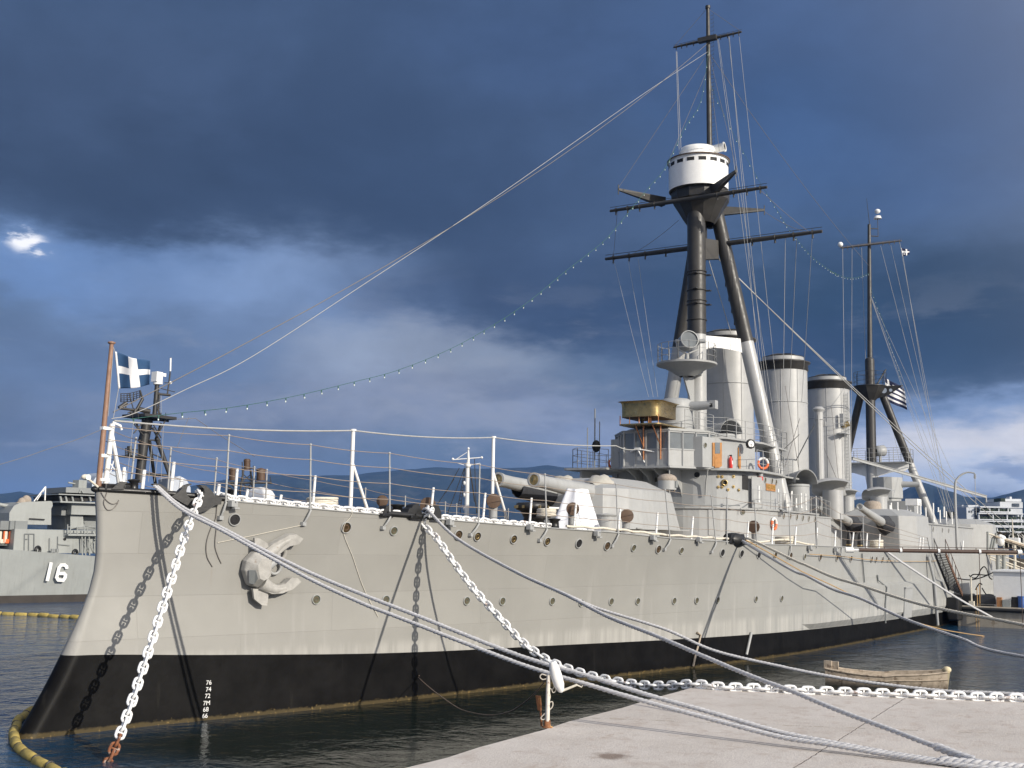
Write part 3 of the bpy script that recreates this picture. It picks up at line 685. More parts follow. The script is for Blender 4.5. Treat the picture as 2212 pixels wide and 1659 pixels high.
for a, b in ((zR(430, 520), zR(425, 735)), (zR(1025, 575), zR(1020, 790)), (zR(290, 645), zR(290, 715)), (zR(510, 680), zR(510, 740)), (zR(767, 722), zR(767, 770)), (zS(180, 520), zS(160, 780)), (zS(702, 575), zS(692, 825)), (zS(1168, 625), zS(1165, 880)),
   (zC(500, 470), zC(487, 810)), (zC(1170, 545), zC(1162, 870)), (zC(1742, 610), zC(1735, 930)), (zH(172, 1380), zH(167, 1535)), (zH(455, 1410), zH(453, 1560)), (zH(727, 1440), zH(722, 1590)), (zH(1146, 1480), zH(1145, 1600)), (zH(1333, 1500), zH(1334, 1625)),
   (zK(1087, 440), zK(1086, 640)), (zK(1340, 450), zK(1345, 640)), (zK(1564, 485), zK(1568, 670)), (zK(1798, 508), zK(1777, 690)), (zK(1948, 520), zK(1952, 690)), (zK(2104, 528), zK(2106, 690)), (zT(1062, 95), zT(1065, 185)), (zT(1090, 95), zT(1092, 185)), (zT(1457, 125), zT(1456, 185))):
    light_post(a, b)
for a, b in ((zD(830, 235), zD(805, 560)), (zD(1285, 115), zD(1245, 560)), (zD(1405, 355), zD(1390, 480)), (zD(1970, 455), zD(1960, 580))):
    light_post(a, (b[0], b[1]+3), .2, .055)
for a, b in ((zH(1208, 1205), zH(1207, 1330)), (zH(1352, 1230), zH(1356, 1345)), (zH(1458, 1245), zH(1460, 1362)), (zH(1492, 1300), zH(1492, 1370)), (zH(1527, 1260), zH(1530, 1375)), (zH(1560, 1265), zH(1566, 1390)), (zH(1642, 1285), zH(1645, 1400)), (zI(72, 1250), zI(76, 1360))):
    light_post(a, b, plane=-5.7, r=.05)
for a, b in ((zL(173, 215), zL(172, 280)), (zL(192, 180), zL(192, 280)), (zL(290, 170), zL(291, 295)), (zL(638, 175), zL(640, 345)), (zL(715, 250), zL(722, 450)), (zL(835, 185), zL(838, 470)), (zL(910, 250), zL(908, 320)), (zL(935, 290), zL(937, 480)), (zL(1000, 240), zL(996, 400)), (zL(1028, 310), zL(1032, 495)), (zL(1114, 325), zL(1118, 505))):
    light_post(a, b, plane='deck', r=.055)
# small floodlight brackets below the edge
for p in (zR(375, 790), zS(300, 870), zS(1110, 920), zS(1790, 985), zC(1600, 985), zH(390, 1600), zH(735, 1615), zK(1200, 690), zK(1515, 715)):
    q = HUL(p); n_ = HN(q[0], q[2]); mb = MB(); mb.box(q+n_*.13+V3(0, 0, .02), (.26, .2, .2)); mb.bar(q+V3(.06, 0, .12), q+n_*.3+V3(.06, 0, .1), .04, .04); mb.box(q+n_*.2+V3(.1, 0, -.11), (.2, .16, .06)); build('flood_lamp', mb, M_lgrey, ship, bevel=.015)
# ventilator cowls with brown covers
def cowl(pm, r, h=None, x=None, face=(-.80, -.58, .02), off=.5):
    b0 = HUL((pm[0], pm[1]+34 if x is None else pm[1]+x)); xx = b0[0]+.15; y = -(HB(xx, ZD(xx))-off); c = PV(pm, V3(xx, y, 0), V3(xx+1, y-.2, 0))
    f = unit(V3(*face)); mb = MB(); back = c-f*r*.9
    mb.tube([V3(back[0], back[1], ZD(xx)-.03), V3(back[0], back[1], c[2]-r*1.1), back+V3(0, 0, -r*.35), back+f*r*.25, c], [r*.62, r*.62, r*.78, r*.95, r*1.02], 18, cap=False)
    mb.tube([V3(back[0], back[1], ZD(xx)-.03), V3(back[0], back[1], ZD(xx)+.12)], r*.75, 16)
    o = build('ventilator_cowl', mb, M_lgrey, ship); m2 = MB(); m2.lathe([(r*1.03, -.03), (r*1.06, .0), (r*1.03, .02), (r*1.03, .02), (r*.4, .035), (.002, .035)], c, axis=f, n=22); build('cowl_cover', m2, M_brown, o)
for p, r in ((zR(1525, 768), .19), (zR(1872, 800), .27), (zS(765, 655), .26), (zS(1568, 735), .25), (zC(1240, 655), .27), (zS(1568, 735), 0.), (zH(208, 1435), 0.)):
    if r: cowl(p, r)
cowl(zK(542, 435), .3, x=50, face=(-.99, -.1, 0), off=2.2)
# deck furniture on the forecastle
q = PY(zS(1150, 800), -1.2); cz = ZD(q[0]); mb = MB()
mb.lathe([(.62, 0), (.55, .1), (.4, .3), (.36, .75), (.5, 1.0), (.62, 1.08), (.62, 1.08), (.72, 1.1), (.72, 1.34), (.66, 1.4), (.66, 1.4), (.002, 1.46)], V3(q[0], -1.2, cz), n=26)
for k in range(12):
    a = 2*math.pi*k/12; mb.box(V3(q[0]+math.cos(a)*.72, -1.2+math.sin(a)*.72, cz+1.22), (.1, .1, .13), mi=1)
mb.cyl(V3(q[0]+.7, -1.3, cz+1.22), V3(q[0]+2.7, -2.4, cz+1.2), .05, n=8, mi=2)
build('capstan', mb, [M_black, M_brass, M_white], ship)
q = PY(zS(1010, 810), -2.2); mb = MB(); mb.lathe([(.8, 0), (.8, .14), (.86, .14), (.86, .2), (.86, .2), (.7, .3), (.35, .38), (.002, .4)], V3(q[0], -2.2, ZD(q[0])), n=26); build('hatch', mb, M_dgrey2, ship)
for (p, dy) in ((zS(1230, 880), -4.6), (zS(1380, 880), -4.9), (zR(1640, 830), -3.2)):
    q = PY(p, dy); bollard(q[0], 0, .2, .45, y=dy)
def coil(name, c, R, n, r, mat, label, squash=1.):
    mb = MB(); P = []
    for i in range(n*18): a = 2*math.pi*i/18; k = i/18; P.append(V3(c[0]+math.cos(a)*(R-.01*(k % 2)), c[1]+math.sin(a)*(R-.01*(k % 2))*squash, c[2]+r+k*r*1.55))
    mb.tube(P, r, 6); return tag(build(name, mb, mat), label, 'rope coil')
q = PY(zS(1300, 860), -4.7); coil('rope_coil', V3(q[0], -4.7, ZD(q[0])+.45), .36, 4, .05, M_wrope, 'cream rope coil wound over the black bollards beside the capstan')
q = PY(zR(1070, 770), -2.2); coil('rope_coil', V3(q[0], -2.2, ZD(q[0])), .55, 5, .05, M_wrope, 'white rope coil on the forecastle between white light posts behind the chain', .8)
q = PY(zK(930, 640), -8.4); coil('rope_coil', V3(q[0], -8.4, ZD(q[0])), .5, 4, .06, M_wrope, 'cream rope coil on deck below the lifebuoy on the deckhouse wall')
q = PY(zK(2040, 680), -9.2); coil('rope_coil', V3(q[0], -9.2, ZD(q[0])), .5, 5, .06, M_wrope, 'cream rope coil on deck beneath the amidships gun turret', .7)
# drum by the turret
q = PY(zC(920, 830), -4.6); mb = MB(); mb.lathe([(.42, 0), (.42, .88), (.42, .88), (.46, .88), (.46, .95), (.46, .95), (.002, 1.)], V3(q[0], -4.6, ZD(q[0])), n=24); build('vent_drum', mb, M_lgrey, ship)
# cream hawser along the deck edge
mb = MB(); P = [edge_pt(x, -.12-.03*math.sin(x*3), .13+.02*math.sin(x*5)) for x in np.linspace(19.5, 33.5, 60)]; mb.tube(P, .05, 8)
P = [edge_pt(x, -.35, .16+.1*math.sin(x*.9)) for x in np.linspace(32.5, 40.5, 40)]; mb.tube(P, .05, 8)
tag(build('mooring_rope', mb, M_wrope), 'cream rope lying along the deck edge from the capstan to the after fairlead', 'rope')

def DP(p, ref):
    """picture point p at the same depth as the place ref"""
    d = ray(p); return CAMP+d*(((np.array(ref, float)-CAMP)@FW)/(d@FW))
def WALL(p, plan, off=.02):
    d = ray(p); best = None
    for A, B in zip(plan, plan[1:]+plan[:1]):
        A = np.array(A[:2]); B = np.array(B[:2]); e = B-A; n = V3(-e[1], e[0], 0); den = n@d
        if abs(den) < 1e-9: continue
        t = (n@(V3(A[0], A[1], 0)-CAMP))/den; q = CAMP+d*t; s = ((q[:2]-A)@e)/(e@e)
        if t > 0 and -.001 <= s <= 1.001 and (best is None or t < best[0]):
            n = unit(n); n = n if n@d < 0 else -n; best = (t, q+n*off, n)
    return best[1], best[2]
def pris(plan, z0, z1): return [V3(q[0], q[1], z0) for q in plan], (0, 0, z1-z0)
def addplan(mb, plan, z0, z1, mi=0): P, v = pris(plan, z0, z1); return mb.prism(P, v, mi)
def qcurve(x0, y0, x1, y1, n=9):
    """quarter ellipse from (x0,y0) on the front to (x1,y1) on the side"""
    return [(x0+(x1-x0)*(1-math.cos(a)), y0+(y1-y0)*math.sin(a)) for a in np.linspace(0, math.pi/2, n)]
def sym(half): return half+[(x, -y) for x, y in reversed(half)]
def grow(plan, d):
    c = np.mean(np.array(plan), axis=0); return [(q[0]+d*(1 if q[0] > c[0] else -1)*.6, q[1]+d*(1 if q[1] > 0 else -1)) for q in plan]
def rail(name, pts, h=1.05, rows=(.33, .66, 1.), r=.02, mat=None, close=False, parent=None, step=1.15):
    mb = MB(); P = [np.array(q, float) for q in pts]
    if close: P = P+[P[0]]
    for A, B in zip(P, P[1:]):
        n = max(1, int(round(np.linalg.norm(B-A)/step)))
        for i in range(n+1): q = A+(B-A)*i/n; mb.cyl(q, q+V3(0, 0, h), r*1.25, n=6)
        for k in rows: mb.cyl(A+V3(0, 0, h*k), B+V3(0, 0, h*k), r*.8, n=5)
    return build(name, mb, mat or M_lgrey, parent or ship)
def wport(p, plan, me, parent):
    q, n = WALL(p, plan, .004); return put_disc('porthole', me, q, n, parent)

# ---- deckhouse in two tiers
low_plan = sym(qcurve(38.7, -1.5, 44.2, -5.8)+[(51.9, -5.8)])
mb = MB(); addplan(mb, low_plan, 5.2, 7.36); low = build('lower_deckhouse', mb, M_lgrey, ship)
mb = MB(); addplan(mb, grow(low_plan, .13), 7.36, 7.45); build('deck_ledge', mb, M_grey, low)
up_plan = sym(qcurve(41.3, -1.2, 44.6, -4.6)+[(48.8, -4.6)])
mb = MB(); addplan(mb, up_plan, 7.45, 9.6); upd = build('upper_deckhouse', mb, M_lgrey, ship)
plat = sym(qcurve(41.0, -1.2, 43.9, -5.0)+[(47.6, -5.0), (49.2, -4.7)])
mb = MB(); addplan(mb, plat, 9.6, 9.72); build('deck_ledge', mb, M_grey, upd)
for (x, y) in ((1395, 1435), (1445, 1438), (1495, 1445), (1540, 1450), (1585, 1455), (1632, 1460)): wport(zH(x, y), low_plan, PM_n, low)
wport(zH(1085, 1405), low_plan, PM_g, low)
for (x, y) in ((1254, 1163), (1306, 1170), (1337, 1180)): wport(zH(x, y), up_plan, PM_n, upd)
wport(zA(1310, 1415), up_plan, PM_d, upd); wport(zH(140, 1130), up_plan, PM_g, upd); wport(zA(690, 1490), up_plan, PM_g, upd)
q, n_ = WALL(zA(1725, 1535), up_plan); mb = MB(); mb.lathe([(.12, 0), (.12, .12), (.17, .12), (.2, 0)], q, axis=n_, n=18); mb.lathe([(.001, .02), (.12, .02)], q, axis=n_, n=18, mi=1); build('porthole', mb, [M_brass, M_dark], upd)
mb = MB()
for (x, y) in ((1632, 1440), (1632, 1600), (1780, 1640), (1940, 1645), (1862, 1440), (1862, 1595), (1690, 1443), (1690, 1600)):
    q, n_ = WALL(zA(x, y), up_plan); mb = MB(); mb.ball(q+n_*.02, .06, n=10); mb.cyl(q, q+n_*.03, .09, n=10); build('brass_fitting', mb, M_brass, upd)
q, n_ = WALL(zA(1870, 1395), up_plan); mb = MB()
P = [WALL(zA(x, y), up_plan, .05)[0] for x, y in ((1615, 1385), (1750, 1382), (1900, 1385), (2000, 1395), (2100, 1405))]; mb.tube(P, .045, 6); build('handrail', mb, M_dgrey2, upd)
# open doorway and its grey door leaf
def quad_on(plan, pts, off): return [WALL(p, plan, off)[0] for p in pts]
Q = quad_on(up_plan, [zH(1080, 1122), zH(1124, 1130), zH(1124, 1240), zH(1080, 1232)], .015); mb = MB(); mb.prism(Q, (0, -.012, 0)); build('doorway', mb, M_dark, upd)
A_ = WALL(zH(1128, 1130), up_plan)[0]; mb = MB(); mb.box(A_+V3(.35, -.36, -.95), (.9, .06, 1.8), np.array(Matrix.Rotation(R_(-22), 3, 'Z'))); build('door', mb, M_lgrey, upd, bevel=.03)
Q = quad_on(low_plan, [zH(820, 1385), zH(905, 1385), zH(910, 1580), zH(822, 1580)], .02); mb = MB(); mb.prism(Q, (0, -.035, 0))
mb.tube([WALL(zH(x, y), low_plan, .06)[0] for x, y in ((815, 1378), (860, 1370), (915, 1380))], .03, 6); build('door', mb, M_lgrey, low, bevel=.015)
# name plate
c_, n_ = WALL(zB(487, 1607), up_plan, .03); r_ = np.cross(V3(0, 0, 1), n_); mb = MB(); mb.bar(c_-r_*.82, c_+r_*.82, .05, .42); npo = build('nameplate', mb, M_wood, upd, bevel=.015)
text_mesh('nameplate_letters', '\u0391\u0392\u0395\u03a1\u03a9\u03a6', .36, M_gold, npo, c_+n_*.035, r_, V3(0, 0, 1), .01)
# red-white marker lamp by the door
mb = MB(); q = WALL(zB(303, 1475), up_plan, .14)[0]; mb.cyl(q+V3(0, 0, -.32), q+V3(0, 0, -.1), .16, n=14); mb.cyl(q+V3(0, 0, -.1), q+V3(0, 0, .12), .165, n=14, mi=1); mb.cyl(q+V3(0, 0, .12), q+V3(0, 0, .4), .16, n=14); build('marker_lamp', mb, [M_lgrey, M_red], ship)
# hooded lamp on the lower tier
q, n_ = WALL(zH(1360, 1395), low_plan, .0); mb = MB(); mb.box(q+n_*.3+V3(0, 0, .02), (.5, .6, .04), np.array(Matrix.Rotation(R_(20), 3, 'X'))); mb.box(q+n_*.12+V3(-.1, 0, -.16), (.2, .24, .2)); build('lamp_hood', mb, M_lgrey, ship)
# small vertical pipes and conduits on the walls
mb = MB()
for (a, b) in ((zH(1165, 1310), zH(1168, 1352)), (zH(965, 1300), zH(960, 1610)), (zH(640, 1352), zH(1060, 1356))): 
    mb.tube([WALL(a, low_plan if b != zH(1168, 1352) else up_plan, .05)[0], WALL(b, low_plan, .05)[0]], .03, 6)
build('conduit', mb, M_dgrey2, ship)

# ---- bridge house on the upper tier
BF, BR = 9.74, 11.72
br_plan = [(45.0, 2.95), (41.1, 2.95), (39.0, 1.4), (39.0, -1.4), (41.1, -2.95), (45.0, -2.95)]
mb = MB(); addplan(mb, br_plan, BF, 10.66); mb2 = MB(); bridge = build('bridge', mb, M_lgrey, ship)
mb = MB(); addplan(mb, grow(br_plan, .07), BF-.1, BF); build('floor', mb, M_lgrey, bridge)
mb = MB(); addplan(mb, grow(br_plan, .08), BR, BR+.08); addplan(mb, [(44.6, 2.6), (41.2, 2.6), (39.4, 1.2), (39.4, -1.2), (41.2, -2.6), (44.6, -2.6)], BR+.08, BR+.2); build('roof', mb, M_grey, bridge)
mb = MB()
def bridge_face(A, B, n):
    mb = MB(); A0 = A
    A = V3(*A, 0); B = V3(*B, 0); d = unit(B-A); nn = unit(V3(d[1], -d[0], 0)); c = V3(42.5, 0, 0)
    if nn@(A-c) < 0: nn = -nn
    for i in range(n):
        a = A+(B-A)*i/n+d*.055; b = A+(B-A)*(i+1)/n-d*.055; gl = MB()
        P = [V3(a[0], a[1], 10.72)-nn*.03, V3(b[0], b[1], 10.72)-nn*.03, V3(b[0], b[1], BR-.08)-nn*.03, V3(a[0], a[1], BR-.08)-nn*.03]
        gl.prism(P, -nn*.02); build('window', gl, M_glass, bridge)
        fr = [a+nn*.012, b+nn*.012]
        for z in (10.69, BR-.05): mb.bar(V3(a[0], a[1], z)+nn*.012, V3(b[0], b[1], z)+nn*.012, .05, .07)
        mb.bar(V3(a[0], a[1], BF+.04)+nn*.012, V3(b[0], b[1], BF+.04)+nn*.012, .03, .06)
    for i in range(1, n):
        q = A+(B-A)*i/n; mb.bar(V3(q[0], q[1], BF), V3(q[0], q[1], BR), .1, .09)
    mb.cyl(V3(*A0, BF+.003), V3(*A0, BR-.003), .07, n=8); build('window_frame', mb, M_lgrey, bridge)
bridge_face((41.1, 2.95), (39.0, 1.4), 3); bridge_face((39.0, 1.4), (39.0, -1.4), 4); bridge_face((39.0, -1.4), (41.1, -2.95), 3); bridge_face((41.1, -2.95), (45, -2.95), 4)
# curved brackets under the bridge
mb = MB()
for y in (-1.2, -.35, .5, 1.3):
    P = [V3(39.1, y, BF-.1), V3(41.5, y, BF-.1), V3(41.5, y, 7.7), V3(41.1, y, 8.5), V3(40.3, y, 9.2)]
    mb.prism(P, (0, .06, 0)); build('bracket', mb, M_grey, bridge); mb = MB()
for (a, b) in (((41.0, -2.9, BF-.1), (41.4, -2.6, 8.2)), ((43, -3.6, BF-.05), (43.1, -4.2, 8.5))): mb.tube([V3(*a), (V3(*a)+V3(*b))/2+V3(.15, .1, 0), V3(*b)], .05, 6); build('strut', mb, M_grey, bridge); mb = MB()
mb.cyl(V3(39.3, -1.3, BF-.1), V3(39.3, -1.3, 7.3), .04, n=8); build('strut', mb, M_grey, bridge)
# white awning spreader at the bridge front
mb = MB(); q = PX(zA(405, 1020), 38.75)
for e in ((660, 1065), (510, 1225), (300, 1060)): mb.cyl(q, PX(zA(*e), 38.97), .04, n=8)
mb.box(q, (.1, .35, .14)); build('awning_spreader', mb, M_white, ship)
AWN = q
# ---- brass compass platform above the bridge front
mb = MB(); xp = 38.0
pl = [PX(zA(x, y), xp) for x, y in ((150, 660), (740, 650))]; zpl = (pl[0][2]+pl[1][2])/2; yl, yr = pl[0][1], pl[1][1]
rr = lambda x0, x1, ya, yb, r: [(x0+r-r*math.cos(a), ya-r+r*math.sin(a)) for a in np.linspace(math.pi/2, 0, 6)]+[(x0+r-r*math.cos(a), yb+r-r*math.sin(a)) for a in np.linspace(0, math.pi/2, 6)]+[(x1, yb), (x1, ya)]
p1 = rr(xp-.25, 41.6, yl+.1, yr-.1, .35); addplan(mb, p1, zpl, zpl+.07); platform = build('compass_platform', mb, M_brass, ship)
bx = [PX(zA(x, y), xp) for x, y in ((140, 540), (720, 520), (135, 300), (730, 280))]; zb0 = (bx[0][2]+bx[1][2])/2; zb1 = (bx[2][2]+bx[3][2])/2
base = rr(xp-.1, 40.4, bx[0][1], bx[1][1], .42); G = []
for (z, o) in ((zb0, 0), (zb0+(zb1-zb0)*.55, .0), (zb0+(zb1-zb0)*.85, .015), (zb0+(zb1-zb0)*.95, .07), (zb1, .2)):
    G.append([V3(*q, z) for q in grow(base, o)])
mb = MB(); mb.grid(G, 0, True, True); mb.add(G[-1], [tuple(range(len(base)))], 1); mb.add(G[0], [tuple(range(len(base)-1, -1, -1))], 1)
build('brass_screen', mb, [M_brass, M_brown], platform)
mb = MB()
for k in (0., .25, .5, .75, 1.): mb.cyl(V3(xp, bx[0][1]+(bx[1][1]-bx[0][1])*k, zpl), V3(xp, bx[0][1]+(bx[1][1]-bx[0][1])*k, zb0+.1), .03, n=8)
mb.cyl(V3(xp+.9, bx[0][1]*.4+bx[1][1]*.6, zpl), V3(xp+.9, bx[0][1]*.4+bx[1][1]*.6, zb0+.3), .12, n=12)
for f in (.42, .86):
    y = yl+(yr-yl)*f
    mb.cyl(V3(38.85, y, zpl), V3(38.85, y, 10.1), .055, n=10); mb.cyl(V3(38.0, y+.1, zpl), V3(38.8, y, 10.9), .035, n=8)
build('copper_post', mb, M_copper, platform)
mb = MB(); q = PX(zA(475, 560), xp+.5); mb.ball(q, .16, (1, 1, 1.2)); mb.cyl(V3(q[0], q[1], zpl), q, .1, n=10); build('compass', mb, M_black, platform)
# ---- rangefinder drum
mb = MB(); RC = V3(43.2, 0, 11.9)
mb.lathe([(1.0, 0), (1.0, .55), (1.0, .55), (1.03, .56), (1.03, .62), (1.0, .63), (1.0, .63), (1.0, 1.55), (1.0, 1.55), (1.05, 1.56), (1.05, 1.62), (1.0, 1.63), (1.0, 1.63), (.98, 1.95), (.8, 2.12), (.4, 2.18), (.002, 2.19)], RC, n=32)
a = V3(43.2, -.9, 13.55); mb.tube([a, a+V3(.1, -1.5, .05)], [.30, .24], 12); mb.box(a+V3(.1, -1.45, .05), (.46, .4, .5)); mb.box(a+V3(-.13, -1.4, .0), (.04, .18, .22), mi=1)
build('rangefinder', mb, [M_lgrey, M_dark], ship)
rail('guardrail', [(40.6, -1.7, 11.9), (42.2, -1.9, 11.9), (44.4, -1.9, 11.9)], 1.2)
# ---- charthouse behind the bridge with the varnished door
ch_plan = sym([(40.3, -2.88), (45.6, -4.05), (46.8, -3.6)])
mb = MB(); addplan(mb, ch_plan, 9.72, 11.45); chh = build('charthouse', mb, M_lgrey, ship)
roofp = sym([(41.4, -2.6), (42.2, -3.6), (46.4, -4.3), (52.0, -3.9)]); mb = MB(); addplan(mb, roofp, 11.45, 11.56); build('roof', mb, M_grey, chh)
rail('guardrail', [(41.4, -2.6, 11.56), (42.2, -3.6, 11.56), (46.4, -4.3, 11.56), (52, -3.9, 11.56), (52, 0, 11.56)], 1.1)
rail('guardrail', [(43.4, -4.95, 9.72), (45.5, -4.95, 9.72), (47.6, -4.95, 9.72), (49.1, -4.65, 9.72)], 1.15)
rail('guardrail', [(49.2, -4.6, 9.72), (51.6, -4.4, 9.72)], 1.15)
mb = MB(); mb.box((50.2, 0, 9.66), (4.0, 9.2, .1)); build('deck_ledge', mb, M_grey, chh)
wport(zA(1430, 965), ch_plan, PM_g, chh)
def door_on(plan, corners, parent):
    Q = quad_on(plan, [zA(*c) for c in corners], .02); n_ = WALL(zA(*corners[0]), plan)[1]; mb = MB(); mb.prism(Q, n_*.04); o = build('door', mb, M_wood, parent, bevel=.01)
    c = np.mean(Q, axis=0); r = unit(Q[1]-Q[0]); m2 = MB(); wd = np.linalg.norm(Q[1]-Q[0])
    m2.prism([c+r*wd*.27*sx+V3(0, 0, z)+n_*.045 for sx, z in ((-1, .05), (1, .05), (1, .68), (-1, .68))], n_*.012); build('door_window', m2, M_glass, o)
    m3 = MB(); m3.prism([c+r*wd*.3*sx+V3(0, 0, z)+n_*.042 for sx, z in ((-1, -.75), (1, -.75), (1, -.12), (-1, -.12))], n_*.015); build('door_panel', m3, M_wood, o)
door_on(ch_plan, ((1535, 925), (1675, 925), (1675, 1285), (1535, 1285)), chh)
door_on(ch_plan, ((1925, 1000), (1965, 1000), (1965, 1290), (1925, 1290)), chh)
q, n_ = WALL(zA(1785, 1200), ch_plan, .16); mb = MB(); z0 = 9.8
mb.lathe([(.10, 0), (.11, .02), (.11, .5), (.08, .6), (.04, .64), (.04, .7)], V3(q[0], q[1], z0), n=16); mb.box(V3(q[0], q[1], z0+.73), (.06, .16, .07), mi=1); mb.tube([V3(q[0], q[1]-.05, z0+.7), V3(q[0]+.13, q[1]-.08, z0+.5), V3(q[0]+.12, q[1]-.06, z0+.2)], .018, 6, mi=1)
mb.box(V3(q[0], q[1]-.105, z0+.32), (.1, .02, .22), mi=2)
tag(build('fire_extinguisher', mb, [M_red, M_black, M_white]), 'red fire extinguisher standing by the varnished door of the charthouse', 'fire extinguisher')
# clock-like repeater on the roof edge
q = PY(zA(2120, 945), -4.35); f = unit(V3(-.6, -.8, 0)); mb = MB(); mb.lathe([(.001, .09), (.2, .09), (.2, .09), (.2, .11), (.27, .11), (.29, .0), (.25, -.12), (.001, -.14)], q, axis=f, n=24, mi=0); mb.lathe([(.001, .094), (.2, .094)], q, axis=f, n=24, mi=1)
mb.bar(q+f*.1+V3(0, 0, -.02), q+f*.1+V3(0, 0, -.15), .02, .02); mb.bar(q+f*.1+V3(.06, -.05, -.03), q+f*.1+V3(-.06, .05, -.03), .02, .02); mb.torus(q+V3(0, 0, -.2), .22, .02, V3(0, 0, 1)); build('dial', mb, [M_black, M_white], ship)
# ---- ventilator hoods: drum with an arched sheet hood
def hood(c, r, hd, face, hgt=.5):
    """c: centre of the drum top"""
    mb = MB(); c = np.array(c, float); f = unit(V3(*face)); s = unit(np.cross(V3(0, 0, 1), f))
    mb.lathe([(r*.86, -hd), (r*.86, -.15), (r*.86, -.15), (r*.9, -.14), (r*.9, -.08), (r*.86, -.07), (r*.86, -.07), (r*.86, 0), (r*.86, 0), (.002, .02)], c, n=24)
    ri, G = [], []
    for off in (-1.05, .95):
        G.append([c+f*r*off+s*r*1.05*math.cos(a)+V3(0, 0, .06+r*.95*math.sin(a)*(1 if off > 0 else .55)) for a in np.linspace(0, math.pi, 15)])
    G2 = [[q-V3(0, 0, .03)+(c-q)*.03 for q in row] for row in G]
    mb.grid(G); mb.grid(G2[::-1]); mb.grid([G[1], G2[1]]); mb.add(G[0], [tuple(range(15))])
    mb.lathe([(.002, .0), (r*.8, .0)], c+V3(0, 0, .03), n=20, mi=1); return build('ventilator_hood', mb, [M_lgrey, M_dark], ship)
hc = PY(zA(1700, 800), -1.6); hood(hc, .86, hc[2]-11.5, (-.45, -.89, 0))
hc = PY(zB(885, 1560), -4.4); hood(hc, .95, hc[2]-7.4, (-.45, -.89, 0))
# ---- main turret
TB, TT = 6.1, 8.1
def turret_plan(k): return sym([(29.65, -1.4), (29.8, -1.95), (30.25, -2.45), (31.0, -2.8), (32.1, -3.0), (33.5, -3.06), (35.3, -2.9), (36.9, -2.6), (37.5, -2.0), (37.75, -1.0)])
mb = MB(); c = V3(34, 0, 0); lo_, hi_, tp_ = [], [], []
for i, (x, y) in enumerate(turret_plan(0)):
    rear = max(0., (x-33)/5.); lo_.append(V3(x+(.95*rear if x > 33 else -.0), y*1.03, TB)); hi_.append(V3(x-(.0 if x > 33 else -.35), y*.94, 8.08)); tp_.append(V3(34.6+(x-34.6)*.62, y*.55, 8.66))
mb.grid([lo_, hi_], 0, False, True); mb.grid([hi_, tp_], 0, False, True); mb.add(tp_, [tuple(range(len(tp_)))]); mb.add(lo_, [tuple(range(len(lo_)-1, -1, -1))])
turret = build('main_turret', mb, M_lgrey, ship, bevel=.06)
mb = MB(); mb.lathe([(3.0, 0), (3.0, .78)], V3(33.6, 0, 5.35), n=40); build('barbette', mb, M_lgrey, turret)
for y in (-1.05, 1.05):
    mu = PY(zE(1590, 660) if y < 0 else zE(1045, 655), y); rt = V3(31.3, y, 7.78); d = unit(mu-rt); mb = MB(); L_ = np.linalg.norm(mu-rt)
    f = lambda t: rt+(mu-rt)*t
    mb.tube([f(-.1), f(.12), f(.5), f(.8), f(.93), f(.955), f(1.)], [.47, .45, .37, .305, .30, .33, .345], 28, cap=False)
    mb.lathe([(.345, 0), (.25, .012), (.25, .012), (.235, -.03)], mu, axis=d, n=28); g = build('gun_barrel', mb, M_lgrey, turret)
    mb = MB(); mb.lathe([(.24, .0), (.2, .03), (.2, .03), (.14, .02), (.10, .045), (.002, .05)], mu-d*.03, axis=d, n=24); build('tampion', mb, M_brass, g)
    mb = MB(); G = []
    for i, (s_, rx) in enumerate(((.14, .47), (.11, .60), (.075, .80), (.03, .95), (-.03, 1.0))):
        row = []
        for j in range(26):
            a = 2*math.pi*j/26; u, v, _ = frame(d); rr_ = rx*(1+.05*math.sin(a*5+i*1.7)+.03*math.sin(a*9-i)); q = f(s_)+u*math.cos(a)*rr_+v*math.sin(a)*rr_*1.02
            row.append(q)
        G.append(row)
    mb.grid(G, 0, True, True); build('blast_bag', mb, M_bag if y < 0 else M_bag, turret)
    if y > 0:
        mb = MB(); G = []
        for i, s_ in enumerate(np.linspace(.18, .72, 8)): 
            u, v, _ = frame(d); rx = .5-.14*i/7
            G.append([f(s_)+V3(0, math.cos(a)*rx, -.05)+V3(0, 0, math.sin(a)*(rx+.22)) for a in np.linspace(math.pi*1.02, math.pi*1.98, 12)])
        mb.grid(G); build('gun_cover', mb, M_dbag, turret)
mb = MB(); q = PY(zC(900, 80), -.6); mb.ball(V3(32.9, -.3, 8.55), .55, (1.5, 1.1, .45)); mb.ball(V3(33.5, -.5, 8.62), .45, (1.2, 1, .4)); tag(build('canvas_bundle', mb, M_burlap), 'folded buff canvas bundle lying on the roof of the forward turret', 'canvas')
q = PY(zC(1850, 190), -2.0); mb = MB(); mb.lathe([(.5, -.25), (.5, .35), (.5, .35), (.002, .36)], V3(q[0], q[1], q[2]), n=24); mb.box(V3(q[0]+.05, q[1]-.5, q[2]+.05), (.3, .1, .35), mi=1); sh = build('sighting_hood', mb, [M_lgrey, M_dgrey2], turret)
mb = MB(); mb.ball(V3(q[0], q[1], q[2]+.33), .54, (1, 1, .55)); mb.tube([V3(q[0]+.45, q[1]-.2, q[2]+.4), V3(q[0]+.55, q[1]-.2, q[2]-.1), V3(q[0]+.6, q[1]-.15, q[2]-.3)], [.12, .1, .04], 8); tag(build('canvas_cover', mb, M_burlap), 'brown burlap cover tied over the sighting hood at the turret rear', 'canvas cover')
mb = MB(); mb.bar(V3(31.5, -3.0, 6.15), V3(37.5, -3.2, 6.13), .12, .06); build('turret_step', mb, M_grey, turret)
